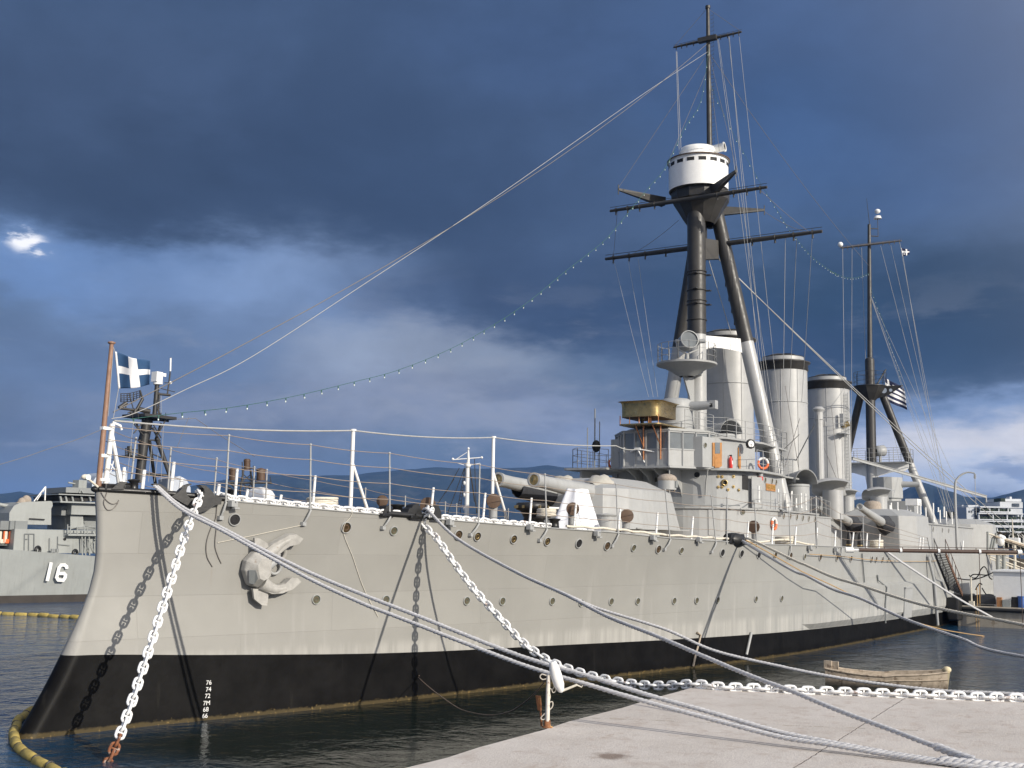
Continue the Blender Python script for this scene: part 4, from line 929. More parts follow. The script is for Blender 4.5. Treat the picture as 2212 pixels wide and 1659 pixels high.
# white canvas draped over deck gear ahead of the turret
mb = MB(); G = []
C0 = PY(zC(530, 830), -4.4); zc = ZD(C0[0]); top = PY(zC(640, 280), -3.6); hgt = top[2]-zc
for i, t in enumerate(np.linspace(0, 1, 9)):
    row = []
    for j in range(40):
        a = 2*math.pi*j/40; wob = 1+.09*math.sin(a*5+1.3*t)+.05*math.sin(a*11+t*3)*(1-t)
        rx = (1.35*(1-t)+.62*t)*wob; ry = (.8*(1-t)+.3*t)*wob
        row.append(V3(C0[0]+.25+rx*math.copysign(abs(math.cos(a))**.7, math.cos(a))+t*.25, -4.0+ry*math.copysign(abs(math.sin(a))**.7, math.sin(a)), zc+hgt*t*(1+.01*math.sin(a*3))))
    G.append(row)
mb.grid(G, 0, True, True); mb.add(G[-1], [tuple(range(40))], 0, True); tag(build('canvas_cover', mb, M_canvas), 'white canvas cover draped over deck gear in front of the forward turret', 'canvas cover')

# ---- foremast: column, two raking legs, fighting top, topmast, yards
FMX = 46.5
mb = MB(); mb.tube([(FMX, 0, 7.4), (FMX, 0, 18.55)], [.60, .585], 28); fm = build('foremast', mb, M_silver, ship)
mb = MB(); mb.tube([(FMX, 0, 18.5), (FMX, 0, 26.9)], [.588, .575], 28)
for y in (1083, 1107, 1225, 1305, 1332, 1450):
    z = PY(zJ(725, y), 0.)[2]-.12; mb.torus(V3(FMX, 0, z), .62, .035, V3(0, 0, 1), 24, 6)
    if y in (1107, 1332, 1225): mb.box(V3(FMX-.7, -.2, z), (.4, .3, .05)); mb.box(V3(FMX+.3, -.68, z), (.3, .3, .05))
build('upper_column', mb, M_mast, fm)
LEG = [(V3(49.7, s*4.5, 7.4), V3(48.55, s*.55, 27.0)) for s in (-1, 1)]
for A, B in LEG:
    k = (18.3-A[2])/(B[2]-A[2]); mb = MB(); mb.tube([A, A+(B-A)*k], [.47, .46], 24); lg = build('mast_leg', mb, M_silver, fm)
    mb = MB(); mb.tube([A+(B-A)*(k-.003), B], [.463, .44], 24)
    for t in (.62, .66, .7, .75): 
        q = A+(B-A)*t; mb.box(q+V3(-.1, -.44*np.sign(-A[1])*-1, 0), (.12, .08, .3))
    build('mast_leg', mb, M_mast, fm)
for s in (-1, 1):                                                 # white arched web between column and leg
    A = V3(FMX, 0, 0); B = V3(48.95, -2.35, 0); pts = [zH(785, 62), zH(1135, 92), zH(1095, 200), zH(1060, 185), zH(1000, 172), zH(930, 160), zH(860, 155), zH(820, 165), zH(785, 175)]
    P = [PV(p, A, B) for p in pts]; P = [V3(q[0], -s*q[1]*-1 if s > 0 else q[1], q[2]) if s < 0 else V3(q[0], -q[1], q[2]) for q in P]
    mb = MB(); mb.prism([q+V3(-.06, 0, 0) for q in P], (.12, 0, 0)); build('mast_web', mb, M_white, fm)
# gusset box and trunk below the top
FT = V3(46.9, 0, 0); zb_ = DP(zJ(510, 488), (46.9, 0, 28))[2]; zt_ = DP(zJ(508, 270), (46.9, 0, 30))[2]; RT_ = np.linalg.norm((DP(zJ(508, 380), (46.9, 0, 29))-DP(zJ(955, 380), (46.9, 0, 29)))[:2])/2
mb = MB(); mb.lathe([(.9, zb_-2.1), (1.15, zb_-1.75), (1.5, zb_-1.15), (1.85, zb_-.6), (RT_*.99, zb_-.25), (RT_*.99, zb_)], V3(47.2, 0, 0), n=12, sm=False)
mb.box(V3(47.6, 0, zb_-2.4), (1.0, .16, 1.6)); build('mast_gusset', mb, M_mast, fm)
Aw = V3(FMX, 0, 0); Bw = V3(48.6, -.95, 0); mb = MB()
P = [PV(zJ(x, y), Aw, Bw) for x, y in ((775, 840), (900, 860), (905, 1000), (775, 1005))]; mb.prism(P, (.25, .1, 0)); build('mast_gusset', mb, M_mast, fm)
mb = MB(); mb.lathe([(RT_, zb_), (RT_*1.0, zb_+.3), (RT_, zt_), (RT_, zt_)], FT, n=48); H_ = zt_-zb_
mb.lathe([(RT_, zt_), (RT_+.1, zt_+.02), (RT_+.1, zt_+.09), (RT_+.1, zt_+.09), (RT_*.6, zt_+.3), (.002, zt_+.35)], FT, n=48); ft = build('fighting_top', mb, M_white, fm)
vd_ = math.atan2(CAMP[1]-FT[1], CAMP[0]-FT[0])
for k in range(16):
    a = vd_+(k+.34)*2*math.pi/16; hw2 = .125; mb = MB(); P = []
    for (da, z) in ((-hw2, .79), (hw2, .79), (hw2, .91), (-hw2, .91)):
        P.append(V3(FT[0]+math.cos(a+da)*(RT_+.004), math.sin(a+da)*(RT_+.004), zb_+H_*z))
    mb.prism(P, V3(math.cos(a), math.sin(a), 0)*.012); build('lookout_slit', mb, M_dark, ft)
mb = MB(); mb.lathe([(RT_+.1, zt_+.0), (RT_+.12, zt_+.02), (RT_+.12, zt_+.08)], FT, n=48); build('rim', mb, M_brown, ft)
mb = MB(); mb.lathe([(1.15, zt_+.1), (1.15, zt_+.75), (1.1, zt_+.9), (.6, zt_+1.0), (.002, zt_+1.02)], FT+V3(-.1, 0, 0), n=32); mb.lathe([(1.2, zt_+.55), (1.2, zt_+.62)], FT+V3(-.1, 0, 0), n=32)
a = DP(zJ(820, 180), FT+V3(.1, -.6, zt_+.9)); b_ = DP(zJ(938, 150), FT+V3(.5, -2.2, zt_+1)); mb.tube([a-(b_-a)*.4, b_, b_+(b_-a)*.03, b_+(b_-a)*.1], [.27, .27, .33, .33], 16, cap=False); d_ = unit(b_-a); mb.lathe([(.001, -.02), (.24, -.02)], b_+(b_-a)*.08, axis=d_, n=16, mi=1); mb.lathe([(.24, 0), (.30, 0)], b_+(b_-a)*.1, axis=d_, n=16)
build('director_hood', mb, [M_white, M_dark], ft)
def arm(p0, p1, z, w0=.45, w1=.12):
    A = PZ(p0, z); B = PZ(p1, z); mb = MB(); d = unit(B-A); s_ = np.cross(V3(0, 0, 1), d)
    P = [A+s_*.3, A-s_*.3, B-s_*.07, B+s_*.07]; lo2 = [A+s_*.2-V3(0, 0, .55), A-s_*.2-V3(0, 0, .55), B-s_*.06-V3(0, 0, .14), B+s_*.06-V3(0, 0, .14)]
    mb.grid([lo2, P], 0, False, True); mb.add(P, [(0, 1, 2, 3)]); mb.add(lo2, [(3, 2, 1, 0)]); mb.cyl(B-V3(0, 0, .4), B+V3(0, 0, .25), .035, n=8); build('outrigger', mb, M_mast, fm)
arm(zJ(480, 540), zJ(140, 465), zb_-.1); arm(zJ(850, 465), zJ(1035, 325), zb_-.1); arm(zJ(930, 610), zJ(1250, 622), zb_-.1)
def yard(pa, pb, x, r, name='yard', parent=None, balls=True, mat=M_mast):
    A = PX(pa, x); B = PX(pb, x); z = (A[2]+B[2])/2; A = V3(x, A[1], z); B = V3(x, B[1], z); mb = MB()
    mb.tube([A, A+(B-A)*.25, A+(B-A)*.5, A+(B-A)*.75, B], [r*.6, r*.95, r, r*.95, r*.6], 12)
    for t in (.04, .12, .2, .3, .7, .8, .88, .96): q = A+(B-A)*t; mb.cyl(q, q-V3(0, 0, r*2.2), r*.35, n=6); mb.torus(q, r*1.05, r*.18, B-A, 10, 5)
    mb.tube(sag(A+V3(0, 0, r*1.6), B+V3(0, 0, r*1.6), 0, 3), r*.12, 5)
    build(name, mb, mat, parent); return A, B
Y1 = yard((1308, 560), (1776, 499), 48.5, .17, parent=fm); Y2 = yard((1318, 455), (1657, 405), 45.3, .15, parent=fm); Y3 = yard((1455, 104), (1602, 67), 48.75, .1, parent=fm)
mb = MB()
tmz = PY(zN(505, 66))[2]; mb.tube([(48.85, 0, 26), (48.85, 0, 31), (48.75, 0, 36), (48.7, 0, tmz)], [.2, .19, .16, .115], 14); mb.cyl((48.7, 0, tmz-.1), (48.7, 0, tmz+.08), .17, n=12)
for k in range(34):
    z = 31.5+k*.28; mb.tube([V3(48.8, -.16, z), V3(48.85, -.34, z+.02), V3(48.8, -.34, z+.14)], .014, 5)
mb.box((48.6, 0, PX((1528, 86), 48.7)[2]), (.35, 1.3, .3)); build('topmast', mb, M_mast, fm)
# ---- searchlight platform
SC = DP(zH(640, 285), (44.6, 0, 16)); SC = V3(44.5, -.15, SC[2]); rp = 1.85; mb = MB()
mb.lathe([(.45, -.75), (1.0, -.42), (rp*.8, -.16), (rp*.97, -.1), (rp, -.06), (rp, -.06), (rp, .05), (rp, .05), (.002, .05)], SC, n=36)
mb.bar(SC+V3(.2, 0, -.35), V3(46.3, 0, SC[2]-.3), .9, .4); sp = build('searchlight_platform', mb, M_grey, fm)
mb = MB(); mb.prism([V3(45.0, -.05, SC[2]-.6), V3(44.2, -.05, SC[2]-.6), V3(45.2, -.05, SC[2]-1.9), V3(45.9, -.05, SC[2]-3.8), V3(46.0, -.05, SC[2]-3.8), V3(46.0, -.05, SC[2]-.6)], (0, .1, 0)); build('bracket', mb, M_lgrey, sp)
rail('guardrail', [SC+V3(math.cos(a)*rp*.96, math.sin(a)*rp*.96, .05) for a in np.linspace(R_(60), R_(335), 14)], 1.15, r=.017, step=3, parent=ship)
q = SC+V3(-.35, -.2, 1.35); f = unit(V3(-.72, -.66, .18)); mb = MB()
mb.lathe([(.30, -.55), (.50, -.42), (.54, -.3), (.54, .34), (.58, .36), (.58, .44), (.52, .45)], q, axis=f, n=28); mb.lathe([(.001, .34), (.52, .36)], q, axis=f, n=28, mi=1)
s_ = unit(np.cross(f, V3(0, 0, 1)))
mb.tube([q+s_*.7, q+s_*.66-V3(0, 0, .45), q-V3(0, 0, .78), q-s_*.66-V3(0, 0, .45), q-s_*.7], .06, 8); mb.cyl(q-s_*.75, q-s_*.5, .1, n=10); mb.cyl(q+s_*.75, q+s_*.5, .12, n=10); mb.cyl(q-V3(0, 0, .8), V3(q[0], q[1], SC[2]+.05), .13, n=12); mb.tube([q-s_*.56+f*.1, q-s_*1.05+f*.3], [.14, .14], 12)
build('searchlight', mb, [M_lgrey, M_glass], ship)

# ---- funnels
def funnel(x, r, z0, ztop):
    root = MB(); root.lathe([(r, z0), (r, ztop-.75)], V3(x, 0, 0), n=48)
    for z in (ztop-3.2, z0+3.0): root.torus(V3(x, 0, z), r+.01, .035, V3(0, 0, 1), 48, 6)
    for a in (-2.2, -1.45, -2.9):
        root.cyl(V3(x+math.cos(a)*(r+.01), math.sin(a)*(r+.01), z0), V3(x+math.cos(a)*(r+.01), math.sin(a)*(r+.01), ztop-.8), .022, n=5)
    f = build('funnel', root, M_silver, ship)
    c = MB(); c.lathe([(r+.02, ztop-.78), (r+.10, ztop-.74), (r+.06, ztop-.3), (r+.24, ztop-.22), (r+.26, ztop-.12), (r+.02, ztop-.05), (r-.1, ztop-.06)], V3(x, 0, 0), n=48)
    build('funnel_cap', c, M_mast, f)
    c = MB(); c.lathe([(r-.22, ztop-.1), (r-.22, ztop+.25), (r-.22, ztop+.25), (r-.32, ztop+.25), (r-.34, ztop-.6), (.01, ztop-.6)], V3(x, 0, 0), n=40); build('funnel_lip', c, M_silver, f)
    c = MB(); c.torus(V3(x, 0, ztop+.28), r-.25, .035, V3(0, 0, 1), 36, 5)
    for k in range(4):
        a = k*math.pi/4+.3; P = [V3(x+math.cos(a)*(r-.25)*t, math.sin(a)*(r-.25)*t, ztop+.28+.32*(1-t*t)) for t in np.linspace(-1, 1, 9)]; c.tube(P, .025, 5)
    build('funnel_cage', c, M_mast, f)
    return f
F_LOW = 7.4
f1 = funnel(51.6, 1.72, F_LOW, 19.1); f2 = funnel(63.1, 1.78, F_LOW, 19.15); f3 = funnel(74.5, 1.78, F_LOW, 19.1)
# ladder and lamp platform on the third funnel
mb = MB(); a = -1.95
for da in (-.10, .10): mb.cyl(V3(74.5+math.cos(a+da)*1.9, math.sin(a+da)*1.9, 7.6), V3(74.5+math.cos(a+da)*1.9, math.sin(a+da)*1.9, 18.0), .025, n=6)
for k in range(38): z = 7.8+k*.27; mb.cyl(V3(74.5+math.cos(a-.1)*1.9, math.sin(a-.1)*1.9, z), V3(74.5+math.cos(a+.1)*1.9, math.sin(a+.1)*1.9, z), .016, n=5)
build('funnel_ladder', mb, M_dgrey2, f3)
q = DP(zI(435, 812), V3(73.8, -1.75, 13)); mb = MB(); mb.box(q+V3(0, -.35, 0), (1.25, .8, .06)); mb.bar(q+V3(0, .1, -.5), q+V3(0, -.6, 0), .06, .06); mb.box(q+V3(-.2, -.3, 1.15), (.16, .3, 1.0), mi=0); mb.ball(q+V3(.25, -.4, .7), .22, mi=1); mb.lathe([(.2, 0), (.24, .3)], q+V3(.25, -.45, .75), axis=(.4, -.8, .4), n=14, mi=1)
for z in (.4, .8, 1.15): mb.tube([q+V3(-1.1, .3, z), q+V3(-.62, -.72, z), q+V3(.62, -.72, z), q+V3(1.0, .2, z)], .018, 5)
build('siren_platform', mb, [M_lgrey, M_brass], f3)
# exhaust pipe by the second funnel
mb = MB(); q0 = PY(zI(280, 605), -4.0); mb.cyl(V3(q0[0], -4, 7.2), V3(q0[0], -4, q0[2]-.2), .3, n=20); mb.lathe([(.3, -.4), (.34, -.3), (.34, -.3), (.42, -.2), (.42, -.16), (.42, -.16), (.25, 0), (.002, .03)], q0, n=20)
mb.cyl(V3(q0[0]-.42, -4.1, 7.2), V3(q0[0]-.42, -4.1, q0[2]-.6), .06, n=8); mb.torus(q0+V3(0, 0, -.9), .33, .03, V3(0, 0, 1)); mb.box(q0+V3(.1, -.36, -1.2), (.2, .2, .3)); build('exhaust_pipe', mb, M_silver, ship)
mb = MB(); mb.cyl(q0+V3(-.2, 0, -.8), V3(63.1-1.2, -1.3, 11.6), .045, n=6); build('pipe_stay', mb, M_lgrey, ship)
# funnel guys
mb = MB()
for a, b in ((zB(715, 60), zB(960, 1560)), (zB(1415, 355), zB(1530, 1540)), (zB(935, 560), zB(690, 1350)), (zB(1290, 965), zB(1520, 1530)), (zB(600, 1120), zB(930, 800))): mb.cyl(PY(a, -1.95), PY(b, -4.3), .02, n=5)
build('funnel_guy', mb, M_wire, ship)
# long upper deck over the battery
mb = MB(); addplan(mb, [(51.5, -5.8), (54.9, -5.8), (55, -4.5), (61.8, -4.5), (62.5, -3.4), (69, -3.4), (70, -8.3), (90.5, -8.3), (91, -3.6), (100, -3.6), (101, 0), (101, 3.6), (91, 3.6), (90.5, 8.3), (70, 8.3), (69, 3.4), (62.5, 3.4), (61.8, 4.5), (55, 4.5), (54.9, 5.8), (51.5, 5.8)], 5.2, 7.2); bat = build('battery_deckhouse', mb, M_lgrey, ship)
mb = MB(); addplan(mb, [(51.5, -5.85), (54.95, -5.85), (55.05, -4.58), (61.8, -4.58), (62.5, -3.5), (69, -3.5), (69.9, -8.42), (90.6, -8.42), (91.1, -3.7), (101, -3.7), (101, 3.7), (91.1, 3.7), (90.6, 8.42), (69.9, 8.42), (69, 3.5), (62.5, 3.5), (61.8, 4.58), (55.05, 4.58), (54.95, 5.85), (51.5, 5.85)], 7.2, 7.3); build('deck_ledge', mb, M_grey, bat)
bp = [(70, -8.3), (90.5, -8.3), (90.5, -8.0), (70, -8.0)]
for (x, y) in ((825, 580), (967, 597), (1062, 605)): wport(zL(x, y), bp, PM_d, bat)
mb = MB(); mb.box((56.5, 0, 8.1), (4., 5.0, 1.5)); mb.box((57.2, -3.5, 8.0), (1.7, 1.2, 1.4)); mb.box((69, 0, 8.1), (4.5, 4.2, 1.6)); mb.box((81, 0, 8.0), (5, 4, 1.4)); build('skylight', mb, M_grey, ship)
rail('guardrail', [(40.5, -5.75, 7.45), (44.5, -5.85, 7.45), (51.8, -5.85, 7.45), (54.8, -5.8, 7.3)], 1.0, rows=(.5, 1.), r=.016)
# gap between the deckhouse and the wing turret: dark passage with a hanging grey panel
mb = MB(); mb.box((55.06, -5.15, 6.2), (.1, 1.2, 1.9)); build('passage_bulkhead', mb, M_dgrey2, ship)
# ---- wing turrets
def wing_turret(c, face, guns, elev, reach, plan):
    c = np.array(c, float); f = unit(V3(*face)); s = V3(-f[1], f[0], 0)
    W = [c+f*a+s*b for a, b in plan]; lo2 = [V3(q[0], q[1], 5.2) for q in W]; hi2 = [V3(c[0]+(q[0]-c[0])*.965, c[1]+(q[1]-c[1])*.965, 7.62) for q in W]; tp2 = [V3(c[0]+(q[0]-c[0])*.55, c[1]+(q[1]-c[1])*.55, 8.12) for q in W]
    mb = MB(); mb.grid([lo2, hi2], 0, False, True); mb.grid([hi2, tp2], 0, False, True); mb.add(tp2, [tuple(range(len(W)))]); t = build('wing_turret', mb, M_lgrey, ship, bevel=.05)
    for off in guns:
        d = unit(f*math.cos(elev)+V3(0, 0, math.sin(elev))); rt = V3(*(c+f*2.55+s*off)); rt[2] = 6.95; e = rt+d*reach; mb = MB(); g_ = lambda k: rt+(e-rt)*k
        mb.tube([g_(-.1), g_(.15), g_(.5), g_(.93), g_(.95), g_(1.)], [.34, .33, .27, .205, .235, .24], 22, cap=False); mb.lathe([(.24, 0), (.16, .01), (.16, .01), (.14, -.04), (.002, -.05)], e, axis=d, n=20, mi=0)
        go = build('gun_barrel', mb, M_lgrey, t); mb = MB(); G = []
        for i, (k, rx) in enumerate(((.2, .35), (.12, .46), (.02, .62), (-.06, .66))):
            u, v, _ = frame(d); G.append([g_(k)+(u*math.cos(a)+v*math.sin(a))*rx*(1+.09*math.sin(a*4+i)+.05*math.sin(a*7)) for a in np.linspace(0, 2*math.pi, 20, endpoint=False)])
        mb.grid(G, 0, True, True); build('blast_bag', mb, M_dbag, t)
    return t
PLAN = [(2.6, -2.1), (2.6, 2.1), (1.6, 3.1), (-1.2, 3.2), (-2.9, 2.2), (-3.2, 0), (-2.9, -2.2), (-1.2, -3.2), (1.6, -3.1)]
wt1 = wing_turret((65.6, -6.3, 0), (-1., .05, 0), (-1.15, 1.15), R_(11), 5.8, PLAN)
wt2 = wing_turret((94.2, -6.3, 0), (.85, .52, 0), (-.95, .95), R_(4), 5.5, PLAN)
mb = MB(); q = DP(zI(690, 1360), V3(65.5, -6, 8)); mb.lathe([(.62, -.2), (.62, .5), (.5, .7), (.002, .78)], V3(q[0], q[1], 8.0), n=22); tag(build('canvas_cover', mb, M_burlap), 'brown burlap hood cover on the roof of the amidships wing turret', 'canvas cover')
for (y) in (1462, 1502, 1575, 1618):                               # boat-boom rests on the turret side
    mb = MB(); a = DP(zI(835, y-2), V3(66.5, -9.6, 6)); mb.cyl(a, a+V3(-1.2, .35, -.05), .03, n=6); mb.ball(a, .05, n=8); build('turret_bracket', mb, M_dgrey2, wt1)
# two dark polished shells standing on deck
for i, (x, y) in enumerate(((1705, 690), (1838, 690))):
    q = PY(zK(x, y), -8.9+.1*i); zz_ = ZD(q[0]); mb = MB(); mb.lathe([(.17, 0), (.18, .05), (.18, .05), (.17, .5), (.17, .5), (.12, .78), (.05, .98), (.002, 1.04)], V3(q[0], q[1], zz_), n=20, mi=0); mb.lathe([(.178, .12), (.183, .16), (.178, .2)], V3(q[0], q[1], zz_), n=20, mi=1)
    o = tag(build('gun_shell', mb, [M_black, M_brass]), ('dark polished gun shell upright on deck, the one nearer the bow' if i == 0 else 'dark polished gun shell upright on deck, the one nearer the rope coil'), 'shell', 'shells standing on the deck')

# ---- mainmast
MX = 88.2
mb = MB(); mb.tube([(MX, 0, 7.2), (MX, 0, 13.2)], [.47, .46], 24); mm = build('mainmast', mb, M_silver, ship)
mb = MB(); mb.tube([(MX, 0, 13.15), (MX+.25, 0, 22.9)], [.455, .43], 24); mb.ball((MX+.25, 0, 22.9), .43, (1, 1, .7)); mtz = PY(zF(780, 432))[2]
mb.tube([(MX+.3, 0, 22), (MX+.9, 0, 30), (MX+1.4, 0, mtz)], [.25, .2, .15], 14); build('upper_column', mb, M_mast, mm)
mb = MB(); mb.tube([(MX+1.35, -.08, mtz-.3), PY(zF(735, 30))], [.035, .015], 6); build('whip_aerial', mb, M_mast, mm)
MLEG = [(V3(91.3, s*4.9, 7.2), V3(88.7, s*.9, 20.0)) for s in (-1, 1)]
for A, B in MLEG:
    k = (13.2-A[2])/(B[2]-A[2]); mb = MB(); mb.tube([A, A+(B-A)*k], [.37, .36], 18); build('mast_leg', mb, M_silver, mm)
    mb = MB(); mb.tube([A+(B-A)*(k-.004), B], [.363, .35], 18); build('mast_leg', mb, M_mast, mm)
mb = MB(); zp = PY(zI(640, 430))[2]-.1                          # star platform; sky-coloured discs stand in for its lightening holes
for (p0, p1) in ((zI(760, 440), zI(925, 440)), (zI(620, 440), zI(520, 465))):
    A = V3(MX+.2, 0, zp); B = PZ(p1, zp); d = unit(B-A); s_ = V3(-d[1], d[0], 0)*.07; L_ = np.linalg.norm(B-A)
    P = [A+d*.2, A+d*L_, A+d*L_*.55-V3(0, 0, .85), A+d*.2-V3(0, 0, 1.25)]; mb.prism([q+s_ for q in P], -s_*2)
    for k, r_ in ((.42, .26), (.62, .15)): c = A+d*L_*k-V3(0, 0, .42); mb.lathe([(.001, .075), (r_, .075)], c, axis=s_, n=16, mi=1); mb.lathe([(.001, .075), (r_, .075)], c, axis=-s_, n=16, mi=1)
mb.lathe([(1.5, zp), (1.5, zp+.06), (1.5, zp+.06), (.3, zp+.06)], V3(MX+.2, 0, 0), n=24); mb.lathe([(.5, zp-1.3), (1.1, zp-.6), (1.5, zp)], V3(MX+.2, 0, 0), n=8, sm=False)
build('mast_platform', mb, [M_mast, pbr('sky_hole_grey', (.42, .48, .56), .9, 0, 1, 0)], mm)
rail('guardrail', [V3(MX+.2+math.cos(a)*1.45, math.sin(a)*1.45, zp+.06) for a in np.linspace(0, 2*math.pi, 10, endpoint=False)], 1.3, r=.018, mat=M_mast, close=True)
mb = MB(); mb.cyl(V3(MX+1.2, -.2, zp), V3(MX+2.6, -.9, zp+1.9), .07, n=8); build('gaff', mb, M_mast, mm); GAFF = V3(MX+2.6, -.9, zp+1.9)
# searchlight bridge on the mainmast
zs = PY(zI(700, 1040))[2]; mb = MB(); mb.box((MX+.6, 0, zs+.02), (3.0, 6.6, .1)); sbr = build('searchlight_bridge', mb, M_grey, mm)
mb = MB()
for s in (-1, 1):
    P = [V3(MX, s*.4, zs), V3(MX+.6, s*3.2, zs), V3(MX+.6, s*3.2, zs-.45), V3(MX+.5, s*2.9, zs-.7), V3(MX+.2, s*1.7, zs-.85), V3(MX, s*.6, zs-1.2), V3(MX, s*.4, zs-2.6)]
    mb.prism([q-V3(.06, 0, 0) for q in P], (.12, 0, 0))
build('mast_web', mb, M_white, sbr)
rail('guardrail', [(MX-.8, -3.3, zs+.07), (MX+2.1, -3.3, zs+.07), (MX+2.1, 3.3, zs+.07), (MX-.8, 3.3, zs+.07)], 1.3, r=.02, close=True)
q = DP(zI(745, 940), V3(MX+.9, -1.3, zs+1.2)); f = unit(V3(.7, -.6, .1)); mb = MB(); mb.lathe([(.3, -.5), (.5, -.35), (.52, .4), (.48, .45), (.002, .46)], q, axis=f, n=22); mb.cyl(q, V3(q[0], q[1], zs+.05), .12, n=10); build('searchlight', mb, M_lgrey, ship)
YM = yard(zF(338, 765), zF(1272, 695), 89.2, .11, parent=mm, mat=pbr('bare_spar', (.16, .14, .12), .6, .15, 3., .1))
mb = MB(); q = V3(89.6+.5, -.35, mtz)
for z in (0.0, -.75): mb.cyl(V3(89.6, 0, mtz-.4+z), V3(90.1, -.7, mtz-.4+z), .05, n=6)
mb.cyl(V3(90.1, -.7, mtz-1.2), V3(90.1, -.7, mtz+.6), .03, n=6); mb.lathe([(.001, .6), (.38, .6), (.38, .6), (.3, .85), (.002, .95)], V3(90.1, -.7, mtz), n=18, mi=1); mb.ball(V3(90.1, -.7, mtz+1.35), .28, (1, 1, .8), mi=1); mb.ball(YM[0]+V3(0, 0, .35), .26, mi=1)
build('antenna_dome', mb, [M_mast, M_white], mm)
# rangefinder tower abaft
q = PY(zI(805, 1250), -2.5); mb = MB(); mb.lathe([(1.15, 7.2), (1.15, 9.6), (1.3, 9.7), (1.3, 9.7), (1.3, 11.5), (1.3, 11.5), (.002, 11.6)], V3(q[0], -2.5, 0), n=12, sm=False); a = V3(q[0], -3.6, 10.9); mb.tube([a, a+V3(.2, -1.6, 0)], [.28, .22], 12); build('rangefinder', mb, M_lgrey, ship)
for (p, y, r_) in ((zI(390, 1390), -5.5, .85), (zI(740, 1385), -5.6, .75), (zI(500, 1395), -4.2, .6)):
    q = PY(p, y); mb = MB(); zt = DP((p[0], zI(0, 1240)[1] if r_ > .8 else zI(0, 1290)[1]), q)[2]
    mb.lathe([(r_*.8, 7.2), (r_*.8, zt), (r_*.8, zt), (.001, zt)], V3(q[0], y, 0), n=22); f = unit(V3(.5, .3, 0)); G = []
    for a in np.linspace(-.25*math.pi, .75*math.pi, 9): G.append([V3(q[0], y, zt+.1)+f*(math.cos(a)*r_*1.2)*1.1+V3(-f[1], f[0], 0)*w_*r_*1.35+V3(0, 0, math.sin(a)*r_*.9*(1-.35*abs(w_)**2)) for w_ in np.linspace(-1, 1, 9)])
    mb.grid(G); build('ventilator_hood', mb, M_silver, ship)
# boats, boxes and white gear abaft the mainmast
mb = MB(); q = PY(zL(340, 330), -4.5); addplan(mb, [(q[0], -5.6), (q[0]+4.5, -5.2), (q[0]+4.5, -3.4), (q[0], -3.4)], 7.2, 9.3); build('deck_cabin', mb, M_grey, ship)
mb = MB(); q = PY(zL(535, 335), -7.2)
for dx in (-.5, .5):
    for dy in (-.35, .35): mb.cyl(V3(q[0]+dx, q[1]+dy, 7.2), V3(q[0]+dx, q[1]+dy, 8.9), .05, n=6)
mb.box(V3(q[0], q[1], 8.9), (1.4, .9, .5)); build('gear_stand', mb, M_white, ship)
# derrick boom
A = PY(zI(535, 998), -1.2); B = PY(zI(1552, 1290), -8.6); mb = MB(); mb.bar(A, B, .14, .20); mb.bar(A+V3(0, 0, .12), B+V3(0, 0, .12), .26, .04); mb.cyl(B, B-V3(0, 0, .5), .08, n=10); build('derrick_boom', mb, M_lgrey, ship)
mb = MB(); q = PY(zL(1195, 870), -10.2)                       # boat davit
P = [V3(q[0], -10.2, ZD(q[0])), V3(q[0], -10.2, 11.0), V3(q[0]+.1, -10.4, 12.2), V3(q[0]+.3, -11.0, 12.75), V3(q[0]+.4, -11.6, 12.7)]
zt = PY(zI(1335, 1105), -10.4)[2]; P = [V3(p[0], p[1], ZD(q[0])+(p[2]-ZD(q[0]))*(zt-ZD(q[0]))/(12.75-ZD(q[0]))) for p in P]
mb.tube(smooth_path(P, 24), list(np.linspace(.11, .05, 24)), 12); mb.cyl(P[-1], P[-1]-V3(0, 0, 3.2), .025, n=5); mb.box(P[-1]-V3(0, 0, .25), (.18, .14, .35)); build('boat_davit', mb, M_lgrey, ship)
# swung-out boat boom
BA = PY(zK(1700, 718), -10.3); d = unit(V3(.52, -.854, 0)); dd = ray(zM(2160, 122)); n_ = np.array([-d[1], d[0], 0]); t = ((BA-CAMP)@n_)/(dd@n_); BB = CAMP+dd*t; BB[2] = BA[2]+.03
mb = MB(); f = lambda k: BA+(BB-BA)*k
mb.tube([f(0), f(.07)], [.06, .06], 10, mi=1); mb.tube([f(.06), f(.5), f(.985)], [.10, .11, .10], 14)
for k in (.3, .52, .757): mb.cyl(f(k-.006), f(k+.006), .13, n=16, mi=1)
mb.tube([f(-.02), f(.025)], [.15, .15], 12, mi=1); mb.tube([f(.975), f(1.0)], [.14, .14], 12, mi=1); mb.cyl(f(.06)+V3(0, 0, .2), f(.97)+V3(0, 0, .2), .018, n=5)
for k in np.linspace(.1, .95, 9): mb.cyl(f(k), f(k)+V3(0, 0, .2), .02, n=5)
for k, l in ((.755, 2.4), (.99, 4.0)): mb.cyl(f(k)-V3(0, 0, .1), f(k)-V3(0, 0, l), .02, n=5)
build('boat_boom', mb, [pbr('dark_spar', (.075, .045, .032), .5, .15, 4., .1), M_white], ship)
